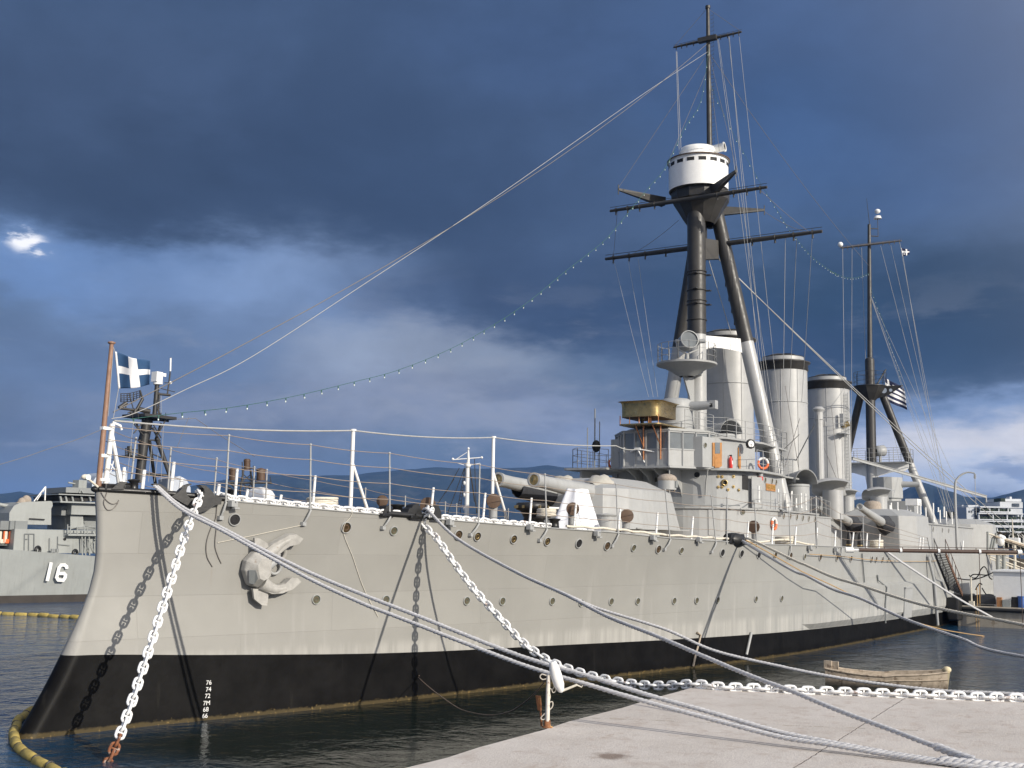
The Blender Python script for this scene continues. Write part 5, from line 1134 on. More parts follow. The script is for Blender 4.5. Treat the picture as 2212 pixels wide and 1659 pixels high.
# ---- standing and running rigging
def wires(name, items, mat, parent=ship):
    mb = MB()
    for (A, B, r, s) in items: mb.tube(sag(A, B, s, 12 if s else 2), r, 5)
    return build(name, mb, mat, parent)
top_ = V3(48.7, 0, PY(zN(500, 480))[2])
FS = smooth_path([top_]+[PY(p, 0.) for p in ((1400, 196), (1225, 318), (1050, 440), (800, 605), (550, 767), (400, 842), (290, 893))]+[V3(2.25, 0, 8.8)], 60)
wires('forestay', [(a_, b_, .0135, 0.) for a_, b_ in zip(FS[:-1], FS[1:])], M_hal)
wires('forestay', [(V3(48.7, 0, top_[2]+.6), V3(2.3, 0, 9.0), .016, 1.2), (top_, V3(MX+1, 0, mtz-4.2), .016, .6)], M_wire)
P_ = PY(zJ(790, 885), -.2); e0 = PY(zI(1841, 1655), -8.5)
wires('backstay', [(P_, e0, .035, .5), (P_+V3(0, 0, -.1), e0+V3(1.0, -.2, .4), .035, .5), (P_, V3(54, -2.0, 11.6), .025, .2)], M_hal)
hal = []
for (a, pl, b, pb) in ((zN(607, 375), 48.7, zH(1335, 770), -4.0), (zN(703, 348), 48.7, zH(1300, 800), -4.2), (zN(805, 352), 48.7, zH(1380, 800), -4.4), (zN(598, 375), 48.7, zH(1290, 760), -4.2), (zN(710, 348), 48.7, zH(1250, 790), -4.0)):
    hal.append((PX(a, pl), PY(b, pb), .013, .15))
for (a, b, pb) in ((zJ(1410, 840), zI(0, 1180), -4.2), (zJ(1497, 840), zI(70, 260), -3.8), (zJ(1614, 840), zI(170, 270), -4.2)):
    A = PX(a, 48.5); B = PY(b, pb); hal.append((A, A+(B-A)*1.35, .015, .1))
for (a, b) in ((zJ(110, 1030), zH(370, 530)), (zJ(215, 1020), zH(405, 530)), (zJ(290, 1000), zH(440, 530))): hal.append((PX(a, 48.5), PY(b, .8), .010, .1))
hal += [(PX(zN(205, 490), 48.75), FT+V3(-1, .9, zt_+.3), .015, .05), (PX(zN(212, 490), 48.75), FT+V3(-.9, .8, zt_+.3), .015, .05)]
wires('halyard', hal, M_hal, ship)
lft = [(PX(zN(490, 90), 48.7), Y3[0], .012, .0), (PX(zN(520, 90), 48.7), Y3[1], .012, 0), (PX(zJ(600, 705), 48.4), Y1[0]+(Y1[1]-Y1[0])*.12, .014, .15), (PX(zJ(1250, 640), 48.4), Y1[0]+(Y1[1]-Y1[0])*.95, .014, .2), (Y2[0]+(Y2[1]-Y2[0])*.05, Y1[0]+(Y1[1]-Y1[0])*.04, .012, .02), (Y2[0]+(Y2[1]-Y2[0])*.95, Y1[0]+(Y1[1]-Y1[0])*.95, .014, .1),
  (V3(48.8, 0, top_[2]), PX(zJ(1035, 310), 45.), .012, .0), (V3(48.8, 0, top_[2]), PX(zJ(140, 460), 46), .012, 0), (V3(48.8, 0, top_[2]-1), V3(46, -1.8, zt_+.2), .012, 0), (V3(48.8, 0, top_[2]-1), V3(46.2, 1.8, zt_+.2), .012, 0)]
wires('lift', lft, M_wire, ship)
ms = []
for (a, b, y) in ((zF(372, 790), zI(475, 400), -1.5), (zF(515, 790), zI(530, 410), 1.), (zF(660, 780), zI(640, 330), .5), (zF(950, 750), zI(1000, 330), -4.), (zF(1105, 745), zI(1180, 900), -5.), (zF(1240, 700), zI(1240, 1200), -6.), (zF(1290, 910), zI(1210, 1180), -6.5)):
    A = PX(a, 89.2); B = PY(b, y); ms.append((A, A+(B-A)*((A[2]-7.3)/(A[2]-B[2])), .016, .15))
for (b, y) in ((zI(1195, 1250), -7.5), (zI(1300, 1350), -8.5), (zI(1390, 1300), -8.5), (zI(920, 440), -3.)): A = V3(MX+.8, 0, 29.5); B = PY(b, y); ms.append((A, A+(B-A)*((A[2]-7.3)/(A[2]-B[2])), .014, .1))
wires('halyard', ms, M_hal, ship)
# white awning ridge line and its two braced posts
q1, q2 = PY((763, 930)), PY((1066, 945))
for q, b in ((q1, zR(1445, 790)), (q2, zE(1262, 1170))):
    mb = MB(); mb.cyl(V3(q[0], 0, ZD(q[0])), q, .075, n=12); m_ = q+(V3(q[0], 0, ZD(q[0]))-q)*.36; e = PY(b, 0.); mb.cyl(m_, V3(e[0], 0, ZD(e[0])), .06, n=10); mb.cyl(q+V3(0, 0, -.02), q+V3(0, 0, .05), .12, n=12); build('awning_post', mb, M_white, ship)
mb = MB(); L0 = [V3(2.35, 0, 8.75), q1, q2, PY((1331, 963)), AWN]
for A, B in zip(L0, L0[1:]): mb.tube(sag(A, B, .12, 10), .03, 6)
build('awning_ridge_line', mb, M_hal, ship)
# bow staff and its A frame
mb = MB(); jb = PY((213, 1045)); jt = PY((241, 744)); mb.tube([V3(1.95, 0, 6.7), jt], [.085, .06], 12); mb.lathe([(.06, 0), (.11, .03), (.11, .07), (.002, .1)], jt, n=14); build('jackstaff', mb, M_pole, ship)
mb = MB(); mb.cyl(V3(2.18, 0, 6.7), V3(2.3, 0, 8.65), .08, n=12); mb.cyl(V3(2.3, 0, 8.4), PY(zP(1050, 1500), -.35), .05, n=10); mb.cyl(V3(2.3, 0, 8.4), V3(3.2, .6, 6.7), .05, n=10); mb.cyl(V3(2.7, -.15, 6.7), V3(2.7, -.15, 7.4), .05, n=10)
for z in (7.0, 7.7, 8.5): mb.box(V3(2.1, 0, z), (.34, .16, .09))
mb.tube([V3(2.3, 0, 8.7), V3(2.55, -.05, 8.62), V3(2.6, -.05, 8.5)], .04, 6); build('staff_support', mb, M_white, ship)
mb = MB(); a = PY(zP(850, 1545), -.15); b_ = PY(zP(745, 1460), -.15); mb.cyl(a, b_, .035, n=8); mb.ball(b_, .12, (1.2, .8, .7)); mb.lathe([(.001, .0), (.08, .02)], b_+V3(0, -.1, 0), axis=(-.3, -.9, 0), n=12, mi=1); build('bow_lamp', mb, [M_wrope, M_bulb], ship)
# accommodation ladder and its landing
mb = MB(); tl = PY(zM(395, 150), -11.0); bl = PY(zM(690, 900), -11.0); tr = tl+V3(1.3, -.45, 0); 
tr = DP(zM(625, 165), tl); br = DP(zM(960, 1000), bl)
mb.bar(tl, bl, .06, .26, mi=0); mb.bar(tr, br, .06, .26, mi=1)
for k in np.linspace(.02, .98, 24): mb.bar(tl+(bl-tl)*k, tr+(br-tr)*k, .26, .05, mi=0)
for a_, b_, w_ in ((tl, bl, 0), (tr, br, 1)):
    mb.cyl(a_+V3(0, 0, .95), b_+V3(0, 0, .95), .05 if w_ == 0 else .025, n=8, mi=2 if w_ == 0 else 1)
    for k in np.linspace(0, 1, 6): q = a_+(b_-a_)*k; mb.cyl(q, q+V3(0, 0, .95), .022, n=6, mi=0)
build('accommodation_ladder', mb, [pbr('dark_ladder_paint', (.035, .033, .032), .6, .2, 4., .1), pbr('dull_rust_paint', (.13, .06, .03), .8, .3, 5., .3), M_lgrey], ship)

# ================================================================ THINGS ON AND AROUND THE WARSHIP
# ---- stockless anchor stowed against the bow
def AN(x, y, off):
    q = HUL(zR(x, y)); n = HN(q[0], q[2]); return q+n*off
def anchor_plate(mb, pts, o0, o1, mi=0):
    A = [AN(x, y, o0) for x, y in pts]; B = [AN(x, y, o1) for x, y in pts]; n = len(pts)
    # the outline as the photograph shows it belongs to the outer face
    cen = np.mean(A, axis=0); dlt = np.mean([b-a for a, b in zip(A, B)], axis=0); B = [a+dlt*0 for a in A]
    nn = unit(dlt); out = [a+nn*(o1-o0) for a in A]
    mb.add(A, [tuple(range(n-1, -1, -1))], mi); mb.add(out, [tuple(range(n))], mi); mb.add(A+out, [(i, (i+1) % n, n+(i+1) % n, n+i) for i in range(n)], mi)
M_anc = pbr('anchor_paint', (.37, .36, .335), .55, .16, 4., .5, spots=((.20, .13, .08, 1), 3.5, .60, .5))
anc = tag(empty('anchor', AN(560, 1300, 0)), 'large grey stockless anchor stowed flat against the bow plating', 'anchor')
def anchor_part(name, pts, o0, o1, bev=.05): mb = MB(); anchor_plate(mb, pts, o0, o1); return build(name, mb, M_anc, anc, bevel=bev)
mb = MB(); CB = [(455,1215),(520,1145),(590,1155),(640,1205),(628,1330),(605,1365),(540,1425),(475,1400),(440,1290)]; CT = [(515,1238),(545,1188),(590,1182),(618,1216),(610,1322),(590,1345),(556,1362),(531,1348),(518,1290)]
mb.grid([[AN(x, y, .08) for x, y in CB], [AN(x, y, .32) for x, y in CB], [AN(x, y, .60) for x, y in CT]], 0, False, True); mb.add([AN(x, y, .60) for x, y in CT], [tuple(range(9))]); build('crown', mb, M_anc, anc, bevel=.05)
mb = MB(); P = [AN(464, 1282, .43), AN(502, 1280, .56), AN(516, 1345, .575), AN(503, 1392, .44), AN(472, 1385, .37)]; mb.prism(P, unit(np.cross(P[1]-P[0], P[4]-P[0]))*.03*(-1 if np.cross(P[1]-P[0], P[4]-P[0])@FW > 0 else 1)); build('crown_recess_shade', mb, M_dgrey2, anc)  # dark plate laid on the facet, its colour standing in for a shaded recess
anchor_part('fluke', [(600,1120),(650,1080),(715,1045),(775,1012),(830,1008),(880,1040),(848,1080),(775,1098),(735,1128),(690,1165),(650,1225),(610,1200)], .1, .40, .06)
anchor_part('fluke', [(590,1365),(630,1385),(685,1402),(740,1390),(785,1348),(835,1345),(862,1375),(800,1430),(720,1462),(640,1466),(580,1440)], .1, .40, .06)
for P, R in (([(600, 1215), (645, 1150), (715, 1090), (780, 1050), (830, 1040), (872, 1042)], [.26, .22, .17, .15, .13, .03]), ([(575, 1385), (640, 1428), (700, 1435), (760, 1410), (810, 1378), (855, 1372)], [.26, .19, .16, .14, .12, .03])):
    mb = MB(); mb.tube(smooth_path([AN(x, y, .26) for x, y in P], 20), list(np.interp(np.linspace(0, 1, 20), np.linspace(0, 1, 6), R)), 10); build('arm', mb, M_anc, anc)
anchor_part('palm', [(520,1035),(560,1042),(618,1078),(636,1140),(600,1160),(520,1120)], .2, .32, .03)
anchor_part('palm', [(505,1430),(590,1435),(622,1480),(612,1562),(570,1556),(515,1510)], .2, .32, .03)
mb = MB(); mb.tube([AN(600, 1270, .35), AN(660, 1225, .33), AN(715, 1170, .12)], [.15, .13, .11], 12); mb.torus(AN(695, 1270, .12), .2, .05, HN(7, 4.5), 18, 8); build('shank', mb, M_lgrey, anc)
mb = MB(); q = AN(722, 1160, .0); n_ = HN(q[0], q[2]); mb.lathe([(.36, -.02), (.34, .06), (.28, .08), (.24, .02)], q, axis=n_, n=24); mb.lathe([(.001, .015), (.25, .015)], q, axis=n_, n=24, mi=1); build('hawse_pipe', mb, [M_hull, M_dark], hull)
# ---- stud-link chains
def link_mesh(mb, c, d, s, dia=.078, mi=0):
    """one stud link: c centre, d along, s sideways"""
    a, bq = .105, .092; n = 16; G = []; nn = np.cross(d, s)
    pts = []
    for i in range(n):
        t = 2*math.pi*i/n; x = math.cos(t); y = math.sin(t); pts.append(d*(x*bq+math.copysign(a*.72, x)*(1 if abs(x) > .2 else abs(x)/.2))+s*(y*(bq+.012)))
    for i in range(n):
        tg = unit(pts[(i+1) % n]-pts[i-1]); u = unit(np.cross(tg, nn))
        G.append([c+pts[i]+(u*math.cos(2*math.pi*j/6)+nn*math.sin(2*math.pi*j/6))*dia/2 for j in range(6)])
    G.append(G[0]); mb.grid(G, mi, True, True); mb.tube([c-s*bq, c+s*bq], dia*.33, 6, False, mi)
def chain(pts, pitch=.24, scale=1., roll=0., rusty=None):
    P = [np.array(q, float) for q in pts]; L = [0]
    for a, b in zip(P, P[1:]): L.append(L[-1]+np.linalg.norm(b-a))
    mb = MB(); n = int(L[-1]/(pitch*scale)); pos = lambda s_: np.array([np.interp(s_, L, [q[k] for q in P]) for k in range(3)])
    for i in range(n):
        s0 = (i+.5)*pitch*scale; c = pos(s0); d = unit(pos(min(L[-1], s0+.1))-pos(max(0, s0-.1))); u, v, _ = frame(d)
        a = roll+(math.pi/2 if i % 2 else 0)+RNG.normal(0, .10); s_ = u*math.cos(a)+v*math.sin(a)
        link_mesh(mb, c, d, s_, .078, 1 if rusty is not None and s0 > rusty*L[-1]+RNG.normal(0, .15) else 0)
    if scale != 1: pass
    return mb
A = HUL(zD(1570, 690)); A = A+V3(-.05, -.28, .1); B = PZ((235, 1645), 0.); 
pth = [A+V3(.5, .55, .12), A+V3(.2, .3, .1), A]+[PV(p, A, B) for p in ((400, 1155), (372, 1245), (345, 1330), (318, 1415), (290, 1500), (262, 1580))]+[B, B+(B-PV((262, 1580), A, B))*.6]
tag(build('anchor_chain', chain(smooth_path(pth, 120), rusty=.87, roll=-.6), [M_chain, M_rustchain]), 'white stud-link chain hanging from the black bow fairlead into the water, rusty at its foot', 'chain')
A = HUL(zS(60, 800))+V3(0, -.3, .1); B = PZ((1500, 1478), QZ+.1)
hang = [(913, 1128), (945, 1165), (985, 1222), (1030, 1280), (1080, 1335), (1130, 1388), (1185, 1427), (1250, 1452), (1320, 1470), (1390, 1480), (1445, 1481)]
pth = [A+V3(.5, .6, .1), A+V3(.15, .25, .12), A]+[PV(p, A, B) for p in hang]+[B]
for p in ((1560, 1484), (1640, 1487), (1720, 1491), (1800, 1494), (1880, 1497), (1960, 1500), (2040, 1503), (2120, 1506), (2212, 1509), (2330, 1514), (2500, 1520)): pth.append(PZ(p, QZ+.09))
tag(build('anchor_chain', chain(smooth_path(pth, 200), roll=-.15), [M_chain, M_rustchain]), 'white stud-link chain sagging from the ship to the quay and lying along its far edge', 'chain')
pth = [edge_pt(5.35, -.5, .2)]+[edge_pt(x, -.16-.05*math.sin(x*2.1), .09) for x in np.linspace(5.7, 11.6, 40)]
tag(build('anchor_chain', chain(pth, roll=.7), [M_chain, M_rustchain]), 'white chain lying along the deck edge between the bow horns and the black roller chock', 'chain')
pth = [edge_pt(x, -.2-.06*math.sin(x*1.7), .09) for x in np.linspace(12.2, 18.8, 40)]
tag(build('anchor_chain', chain(pth, roll=.7), [M_chain, M_rustchain]), 'white chain lying along the deck edge between the roller chock and the capstan', 'chain')
# ---- hawsers: three laid strands each
def rope(pts, r, strands=3, pitch=None, n=None, sides=5):
    P = [np.array(q, float) for q in pts]; L = [0]
    for a, b in zip(P, P[1:]): L.append(L[-1]+np.linalg.norm(b-a))
    pitch = pitch or r*7; step = pitch/7; n = n or int(L[-1]/step); S_ = np.linspace(0, L[-1], n)
    C = np.array([[np.interp(s_, L, [q[k] for q in P]) for k in range(3)] for s_ in S_]); mb = MB()
    T_ = np.gradient(C, axis=0); T_ /= np.linalg.norm(T_, axis=1)[:, None]; U = np.cross(T_, V3(0, 0, 1)); U /= np.linalg.norm(U, axis=1)[:, None]; W_ = np.cross(U, T_)
    for k in range(strands):
        ph = 2*math.pi*S_/pitch+2*math.pi*k/strands; rr_ = r*.50 if strands == 3 else r*.58
        mb.tube(list(C+(U*np.cos(ph)[:, None]+W_*np.sin(ph)[:, None])*rr_), r*(.56 if strands == 3 else .5), sides)
    return mb
def hawser(A, B, pix, r, mat, label, tail=None, **kw):
    pix = sorted(pix, key=lambda p: p[0]); pix = [p for i, p in enumerate(pix) if i == 0 or p[0]-pix[i-1][0] > 12]
    P = [np.array(A)]+[PV(p, A, B) for p in pix]+[np.array(B)]+(tail or [])
    return tag(build('mooring_rope', rope(smooth_path(P, max(60, len(P)*8)), r, **kw), mat), label, 'mooring rope')
A = HUL(zD(960, 545))+V3(0, -.12, .12); B = PZ(zX(2000, 642), QZ+.05); tl_ = [B+V3(.3, -1.2, 0), B+V3(.6, -2.6, 0), B+V3(.9, -4.2, 0)]
up_ = [zR(0, 812), zR(300, 970), zR(620, 1140), zR(1000, 1325), zR(1400, 1490), zR(1800, 1645), zU(0, 30), zU(730, 275), zU(1300, 432), zU(2212, 722), zV(2212, 240), zX(500, 392), zX(850, 462), zX(1300, 545)]
lo_ = [zR(0, 835), zR(300, 990), zR(640, 1180), zR(1000, 1375), zR(1400, 1558), zR(1640, 1650), zU(0, 152), zU(700, 392), zU(1300, 565), zU(2212, 832), zV(2212, 285), zX(500, 425), zX(850, 478), zX(1300, 556)]
hawser(A, B, up_, .052, M_rope, 'upper rope of the grey pair from the bow edge down across the quay', tl_)
hawser(A+V3(-.12, -.02, 0), B+V3(-.15, .0, 0), lo_, .052, M_rope, 'lower rope of the grey pair from the bow edge down across the quay', [q+V3(-.18, 0, 0) for q in tl_])
P = [B+V3(-.1, .9, .05), B+V3(-.08, .3, .05), B+V3(.1, -.6, .04), B+V3(.3, -1.4, .03)]; tag(build('rope_splice', rope(P, .085, pitch=.42), M_wrope if False else M_rope), 'thick spliced end of the paired grey ropes lying on the quay', 'rope')
A = HUL(zS(20, 780))+V3(.1, -.2, .15); B = PZ(zX(2080, 652), QZ+.06)
hawser(A, B, [zS(400, 1040), zS(1000, 1380), zW(900, 412), zW(1150, 542), zW(1450, 662), zW(1800, 812), zX(300, 0), zX(600, 112), zX(900, 236), zX(1300, 384), zX(1560, 482), zX(1800, 565)], .054, M_rope, 'grey rope from the roller chock to the quay, ending in a pale splice', [B+V3(.2, -1.5, 0), B+V3(.4, -3., 0)])
c = [PV(p, A, B) for p in (zX(1585, 490), zX(1680, 525), zX(1770, 560), zX(1860, 590))]; tag(build('rope_splice', rope(c, .085, pitch=.42), M_rope), 'bulky grey splice in the single rope above the quay', 'rope')
A = HUL(zS(20, 780))+V3(.12, -.16, .15); B = PZ((2216, 1500), QZ+.12)
hawser(A, B, [zS(400, 1040), zS(1000, 1380), zW(900, 408), zW(1100, 495), zW(1500, 620), zW(1800, 750), zW(2212, 848), zT(250, 1365), zT(700, 1432), zT(1250, 1492), zT(1700, 1510)], .048, M_rope, 'pale grey rope crossing behind the chain in front of the rowing boat', [B+V3(.4, -1.5, 0), B+V3(1., -4, 0)])
QB = V3(15, -32, QZ); mb = MB(); mb.lathe([(.34, 0), (.33, .05), (.24, .1), (.21, .42), (.33, .5), (.34, .58), (.34, .58), (.002, .64)], QB, n=22)
tag(build('bollard', mb, M_black), 'squat black iron bollard on the quay holding the cream and grey after ropes', 'bollard')
A = FL3+V3(.35, -.35, .12); B = QB+V3(.1, .2, .36)
hawser(A, B, [zK(500, 590), zK(1050, 850), zK(1500, 1045), zT(0, 345), zT(500, 530), zT(1000, 690), zT(1500, 800), zT(1991, 892)], .062, M_wrope, 'cream rope from the after fairlead leaving past the quay over the rowing boat')
B = QB+V3(.15, .22, .26)
hawser(A+V3(-.25, -.1, -.08), B, [zK(430, 630), zK(1000, 960), zK(1500, 1195), zT(0, 440), zT(500, 650), zT(900, 835), zT(1400, 1010), zT(1991, 1182)], .062, M_rope, 'grey rope from the after fairlead hanging below the cream rope')
B = A+(PZ((2330, 1300), 0)-A); B = PZ((2230, 1342), 0.)
hawser(A+V3(-.05, -.05, -.03), PZ((2420, 1330), .3), [zK(500, 625), zK(1050, 935), zK(1500, 1150), zT(0, 420), zT(500, 655), zT(900, 830), zT(1200, 920), zT(1400, 960), zT(1700, 1000), zT(1991, 1010)], .028, M_trope, 'thin tan rope running beside the grey rope from the after fairlead')
A = HUL(zT(715, 215)); B = PX(zT(1700, 820), 66.6)
hawser(A+V3(0, -.1, 0), B, [zT(900, 335), zT(1200, 530), zT(1400, 655), zT(1560, 745)], .075, M_rope, 'dark grey rope from the ship side below the boat boom to the far quay')
# thin lines
def line(name, P, r, mat, label, cat='line'): mb = MB(); mb.tube(smooth_path(P, 40), r, 6); return tag(build(name, mb, mat), label, cat)
A = HUL(zW(0, 902)); tp = PZ(zU(690, 1220), QZ)+V3(0, 0, 1.05)
line('cable', [A+V3(0, -.05, 0)]+[PV(p, A, tp) for p in (zV(240, 0), zV(330, 82), zV(470, 185), zV(560, 232), zV(720, 262), zV(860, 240), zV(960, 180), zV(1040, 110))]+[tp], .016, pbr('brown_cable', (.16, .12, .09), .8, .1, 5., 0), 'thin brown cable slung from the black hull band to the broken lamp post', 'cable')
def hull_line(pts, off=.03): return [HUL(p)+HN(HUL(p)[0], HUL(p)[2])*off for p in pts]
line('cord', hull_line([zD(155, 570), zD(200, 650), zD(260, 720), zD(330, 750), zD(400, 725), zD(420, 690)]), .012, M_wire, 'thin dark cord looped under the stem head')
line('cord', hull_line([zD(245, 560), zD(215, 650), zD(195, 740), zD(240, 835), zD(320, 830), zD(390, 760), zD(420, 690)]), .012, M_wire, 'longer dark cord loop hanging lower under the stem head')
line('cord', hull_line([zR(265, 800), zR(255, 900), zR(215, 985), zR(185, 1090), zR(190, 1190), zR(230, 1268)]), .013, M_wire, 'dark cord end dangling between the chain and the anchor')
line('cord', hull_line([zR(262, 960), zR(250, 1100), zR(270, 1180), zR(298, 1242)]), .013, M_wire, 'shorter dark cord end dangling just above the anchor')
line('cord', hull_line([zR(905, 952), zR(700, 995), zR(500, 1038), zR(270, 1084)]), .010, M_wrope, 'pale cord stretched along the plating above the anchor')
line('cord', hull_line([zR(1290, 835), zR(1285, 880), zR(1225, 990), zR(1300, 1200), zR(1380, 1430), zR(1490, 1650)]), .010, M_wrope, 'pale cord hanging from the deck edge past a porthole towards the boot topping')
line('cord', hull_line([zT(0, 240), zT(300, 262), zT(620, 298), zT(1000, 308), zT(1180, 305)], .2), .02, M_trope, 'orange cord stretched along the ship side below the boat boom')
# lifebuoys
def lifebuoy(c, ax, label):
    mb = MB(); u, v, d = frame(ax); n = 24
    G = []
    for i in range(n+1):
        a = 2*math.pi*i/n; e = u*math.cos(a)+v*math.sin(a); G.append([c+e*(.30+.075*math.cos(2*math.pi*j/8))+d*.075*math.sin(2*math.pi*j/8) for j in range(8)])
    k = int(n*.42)
    for (i0, i1, mi) in ((0, k, 0), (k, n, 1)): mb.grid(G[i0:i1+1], mi, True, True)
    return tag(build('lifebuoy', mb, [M_white, M_orange]), label, 'lifebuoy')
f = unit(V3(-.75, -.66, 0)); q = PY(zH(1240, 1035), -4.75)
def buoy_axis(d):                                                  # white half uppermost
    return d
lifebuoy(q, f, 'white and orange lifebuoy hung on the upper rail beside the raking mast leg')
q, n_ = WALL(zK(772, 400), low_plan, .1); lifebuoy(q, n_, 'orange lifebuoy hung on the lower deckhouse wall above the rope coil')
lifebuoy(PY(zA(40, 1235), 3.6), f, 'red-orange lifebuoy hanging on the rail past the bridge on the far side')
mb = MB(); st = PY(zS(1790, 100), 3.2); mb.cyl(V3(st[0], 3.2, 9.6), V3(st[0], 3.2, st[2]+2.2), .04, n=8); mb.cyl(V3(st[0]+.6, 3.2, 9.6), V3(st[0]+.6, 3.2, st[2]+1.5), .03, n=8); mb.cyl(V3(st[0]-.9, 3.2, 9.6), V3(st[0]-.9, 3.2, st[2]+1.0), .03, n=8); mb.ball(V3(st[0], 3.1, st[2]), .3, (1, .8, 1.2), mi=1); build('signal_lamp_stand', mb, [M_dgrey2, M_dark], ship)
rail('guardrail', [(40.2, 3.0, 9.72), (38.6, 4.2, 9.72), (39.5, 5.0, 9.72), (46, 5., 9.72)], 1.15)
mb = MB(); mb.box((41.5, 3.8, 9.65), (5.4, 2.8, .12)); mb.box((40.2, 4.2, 9.3), (2.4, .1, .5)); build('bridge_wing', mb, M_grey, ship)
# ---- flags
def flag(name, corners, ref, fn, mats, label, nu=36, nv=24, wave=.10, ph=0., droop=0.):
    TL, BL, TR_, BR_ = [DP(p, ref) for p in corners]; nrm = unit(np.cross(TR_-TL, BL-TL)); V = []; F = []; mi = []
    L_ = np.linalg.norm(TR_-TL)
    for i in range(nu+1):
        u = i/nu
        for j in range(nv+1):
            v = j/nv; q = (TL*(1-u)+TR_*u)*(1-v)+(BL*(1-u)+BR_*u)*v
            q = q+nrm*wave*L_*u**.7*math.sin(u*7.5+ph+v*1.6)+V3(0, 0, 1)*wave*.35*L_*u*math.sin(u*6+ph*2+1.)+V3(0, 0, -droop*u*u*L_*(1-v*.3)); V.append(q)
    mb = MB()
    for i in range(nu):
        for j in range(nv):
            a = i*(nv+1)+j; F.append((a, a+nv+1, a+nv+2, a+1)); mi.append(fn((i+.5)/nu, (j+.5)/nv))
    mb.v = [tuple(q) for q in V]; mb.f = F; mb.m = mi; mb.s = [True]*len(F); o = build(name, mb, mats); tag(o, label, 'flag')
    s_ = o.modifiers.new('thickness', 'SOLIDIFY'); s_.thickness = .012; s_.offset = 0; return o
flag('flag', (zP(998, 368), zP(1030, 692), zP(1290, 462), zP(1302, 668)), V3(2.25, 0, 10), lambda u, v: 1 if u < .05 or .38 < v < .60 or .43 < u < .66 else 0, [M_blue, M_fwhite], 'blue flag with a white cross flying from the brown jackstaff at the bow', wave=.13, ph=.6)
def greek(u, v):
    s_ = int(v*9)
    if u < .37 and v < 5/9: return 1 if (.15 < u < .22 or 2/9 < v < 3/9) else 0
    return s_ % 2
flag('flag', (zG(722, 178), zG(762, 492), zG(985, 330), zG(1010, 605)), GAFF+V3(.6, -.4, -2), greek, [M_navy, M_fwhite], 'blue and white striped ensign flying abaft the mainmast', wave=.12, ph=1.2)
mb = MB(); mb.tube([GAFF, DP(zG(722, 178), GAFF+V3(.6, -.4, -2)), DP(zG(762, 492), GAFF+V3(.6, -.4, -2)), V3(90, -2.5, 11)], .014, 5); build('halyard', mb, M_hal, ship)
flag('flag', (zF(1258, 782), zF(1284, 912), zF(1392, 815), zF(1388, 885)), YM[1]+V3(0, 0, -.8), lambda u, v: 1 if .35 < v < .6 or .48 < u < .66 or u < .08 or ((u-.27)**2+(v-.75)**2 < .012) else 0, [M_navy, M_fwhite], 'small dark blue and white flag under the mainmast yardarm', 16, 12, .1, .4)
# jackstaff halyards
mb = MB(); jt_ = DP(zP(985, 330), V3(2.2, 0, 10.9)); mb.tube([jt_, DP(zP(998, 368), V3(2.25, 0, 10.8)), DP(zP(1030, 692), V3(2.25, 0, 9.8)), DP(zP(985, 945), V3(2.3, 0, 8.7))], .010, 5); mb.tube([jt_, DP(zP(940, 930), V3(2.2, 0, 8.7))], .010, 5); build('halyard', mb, M_hal, ship)
# ---- dressing lights
def lights(P, label, gap=.95):
    P = smooth_path(P, 160); L = [0]
    for a, b in zip(P, P[1:]): L.append(L[-1]+np.linalg.norm(b-a))
    mb = MB(); mb.tube(P, .010, 5); s_ = gap/2
    while s_ < L[-1]:
        q = np.array([np.interp(s_, L, [p[k] for p in P]) for k in range(3)]); mb.cyl(q, q-V3(0, 0, .10), .022, n=6); mb.ball(q-V3(RNG.normal(0, .02), 0, .13), .026, (1, 1, 1.5), n=6, mi=1); s_ += gap
    return tag(build('string_lights', mb, [M_gcab, M_bulb]), label, 'string lights')
lights([V3(48.6, -.1, PY(zN(530, 480))[2])]+[PY(p, 0.) for p in (zN(440, 960), zN(290, 1210), zJ(500, 300), zJ(360, 470), zJ(120, 765), zJ(0, 890), (1220, 587), (1130, 660), (1000, 740), (870, 796), (760, 826), (630, 857), (500, 880), (380, 893))]+[V3(2.4, 0, 8.75)], 'long string of small lamps drooping from the foremast to the bow')
lights([V3(48.8, -.1, PY(zN(540, 800))[2])]+[PY(p, y) for p, y in ((zN(575, 910), -.3), (zN(760, 1290), -1.), (zJ(1200, 390), -2), (zJ(1310, 570), -2), (zJ(1450, 790), -1.5), (zJ(1620, 990), -1), (zJ(1800, 1120), -.5), (zF(180, 1130), 0), (zF(400, 1225), 0), (zF(570, 1235), 0))]+[V3(MX+.9, 0, PY(zF(760, 1160))[2])], 'shorter string of small lamps drooping between the foremast and mainmast')
lights([V3(MX+.9, -.1, 30)]+[PY(p, -2) for p in (zI(800, 40), zI(830, 160), zI(880, 290), zI(905, 400))], 'string of small lamps hanging down beside the mainmast to its platform', .7)
A = DP(zP(872, 1052), V3(2.0, 0, 8)); tag(build('string_lights', MB().tube(smooth_path([A]+[DP(p, A+V3(-1.2*k, .9*k, 0)) for k, p in enumerate((zP(650, 1140), zP(400, 1222), zP(240, 1278), zP(0, 1350), zP(-300, 1440)), 1)], 50), .008, 5), M_wire), 'dark lamp cord running from the bow staff out of view over the water', 'string lights')

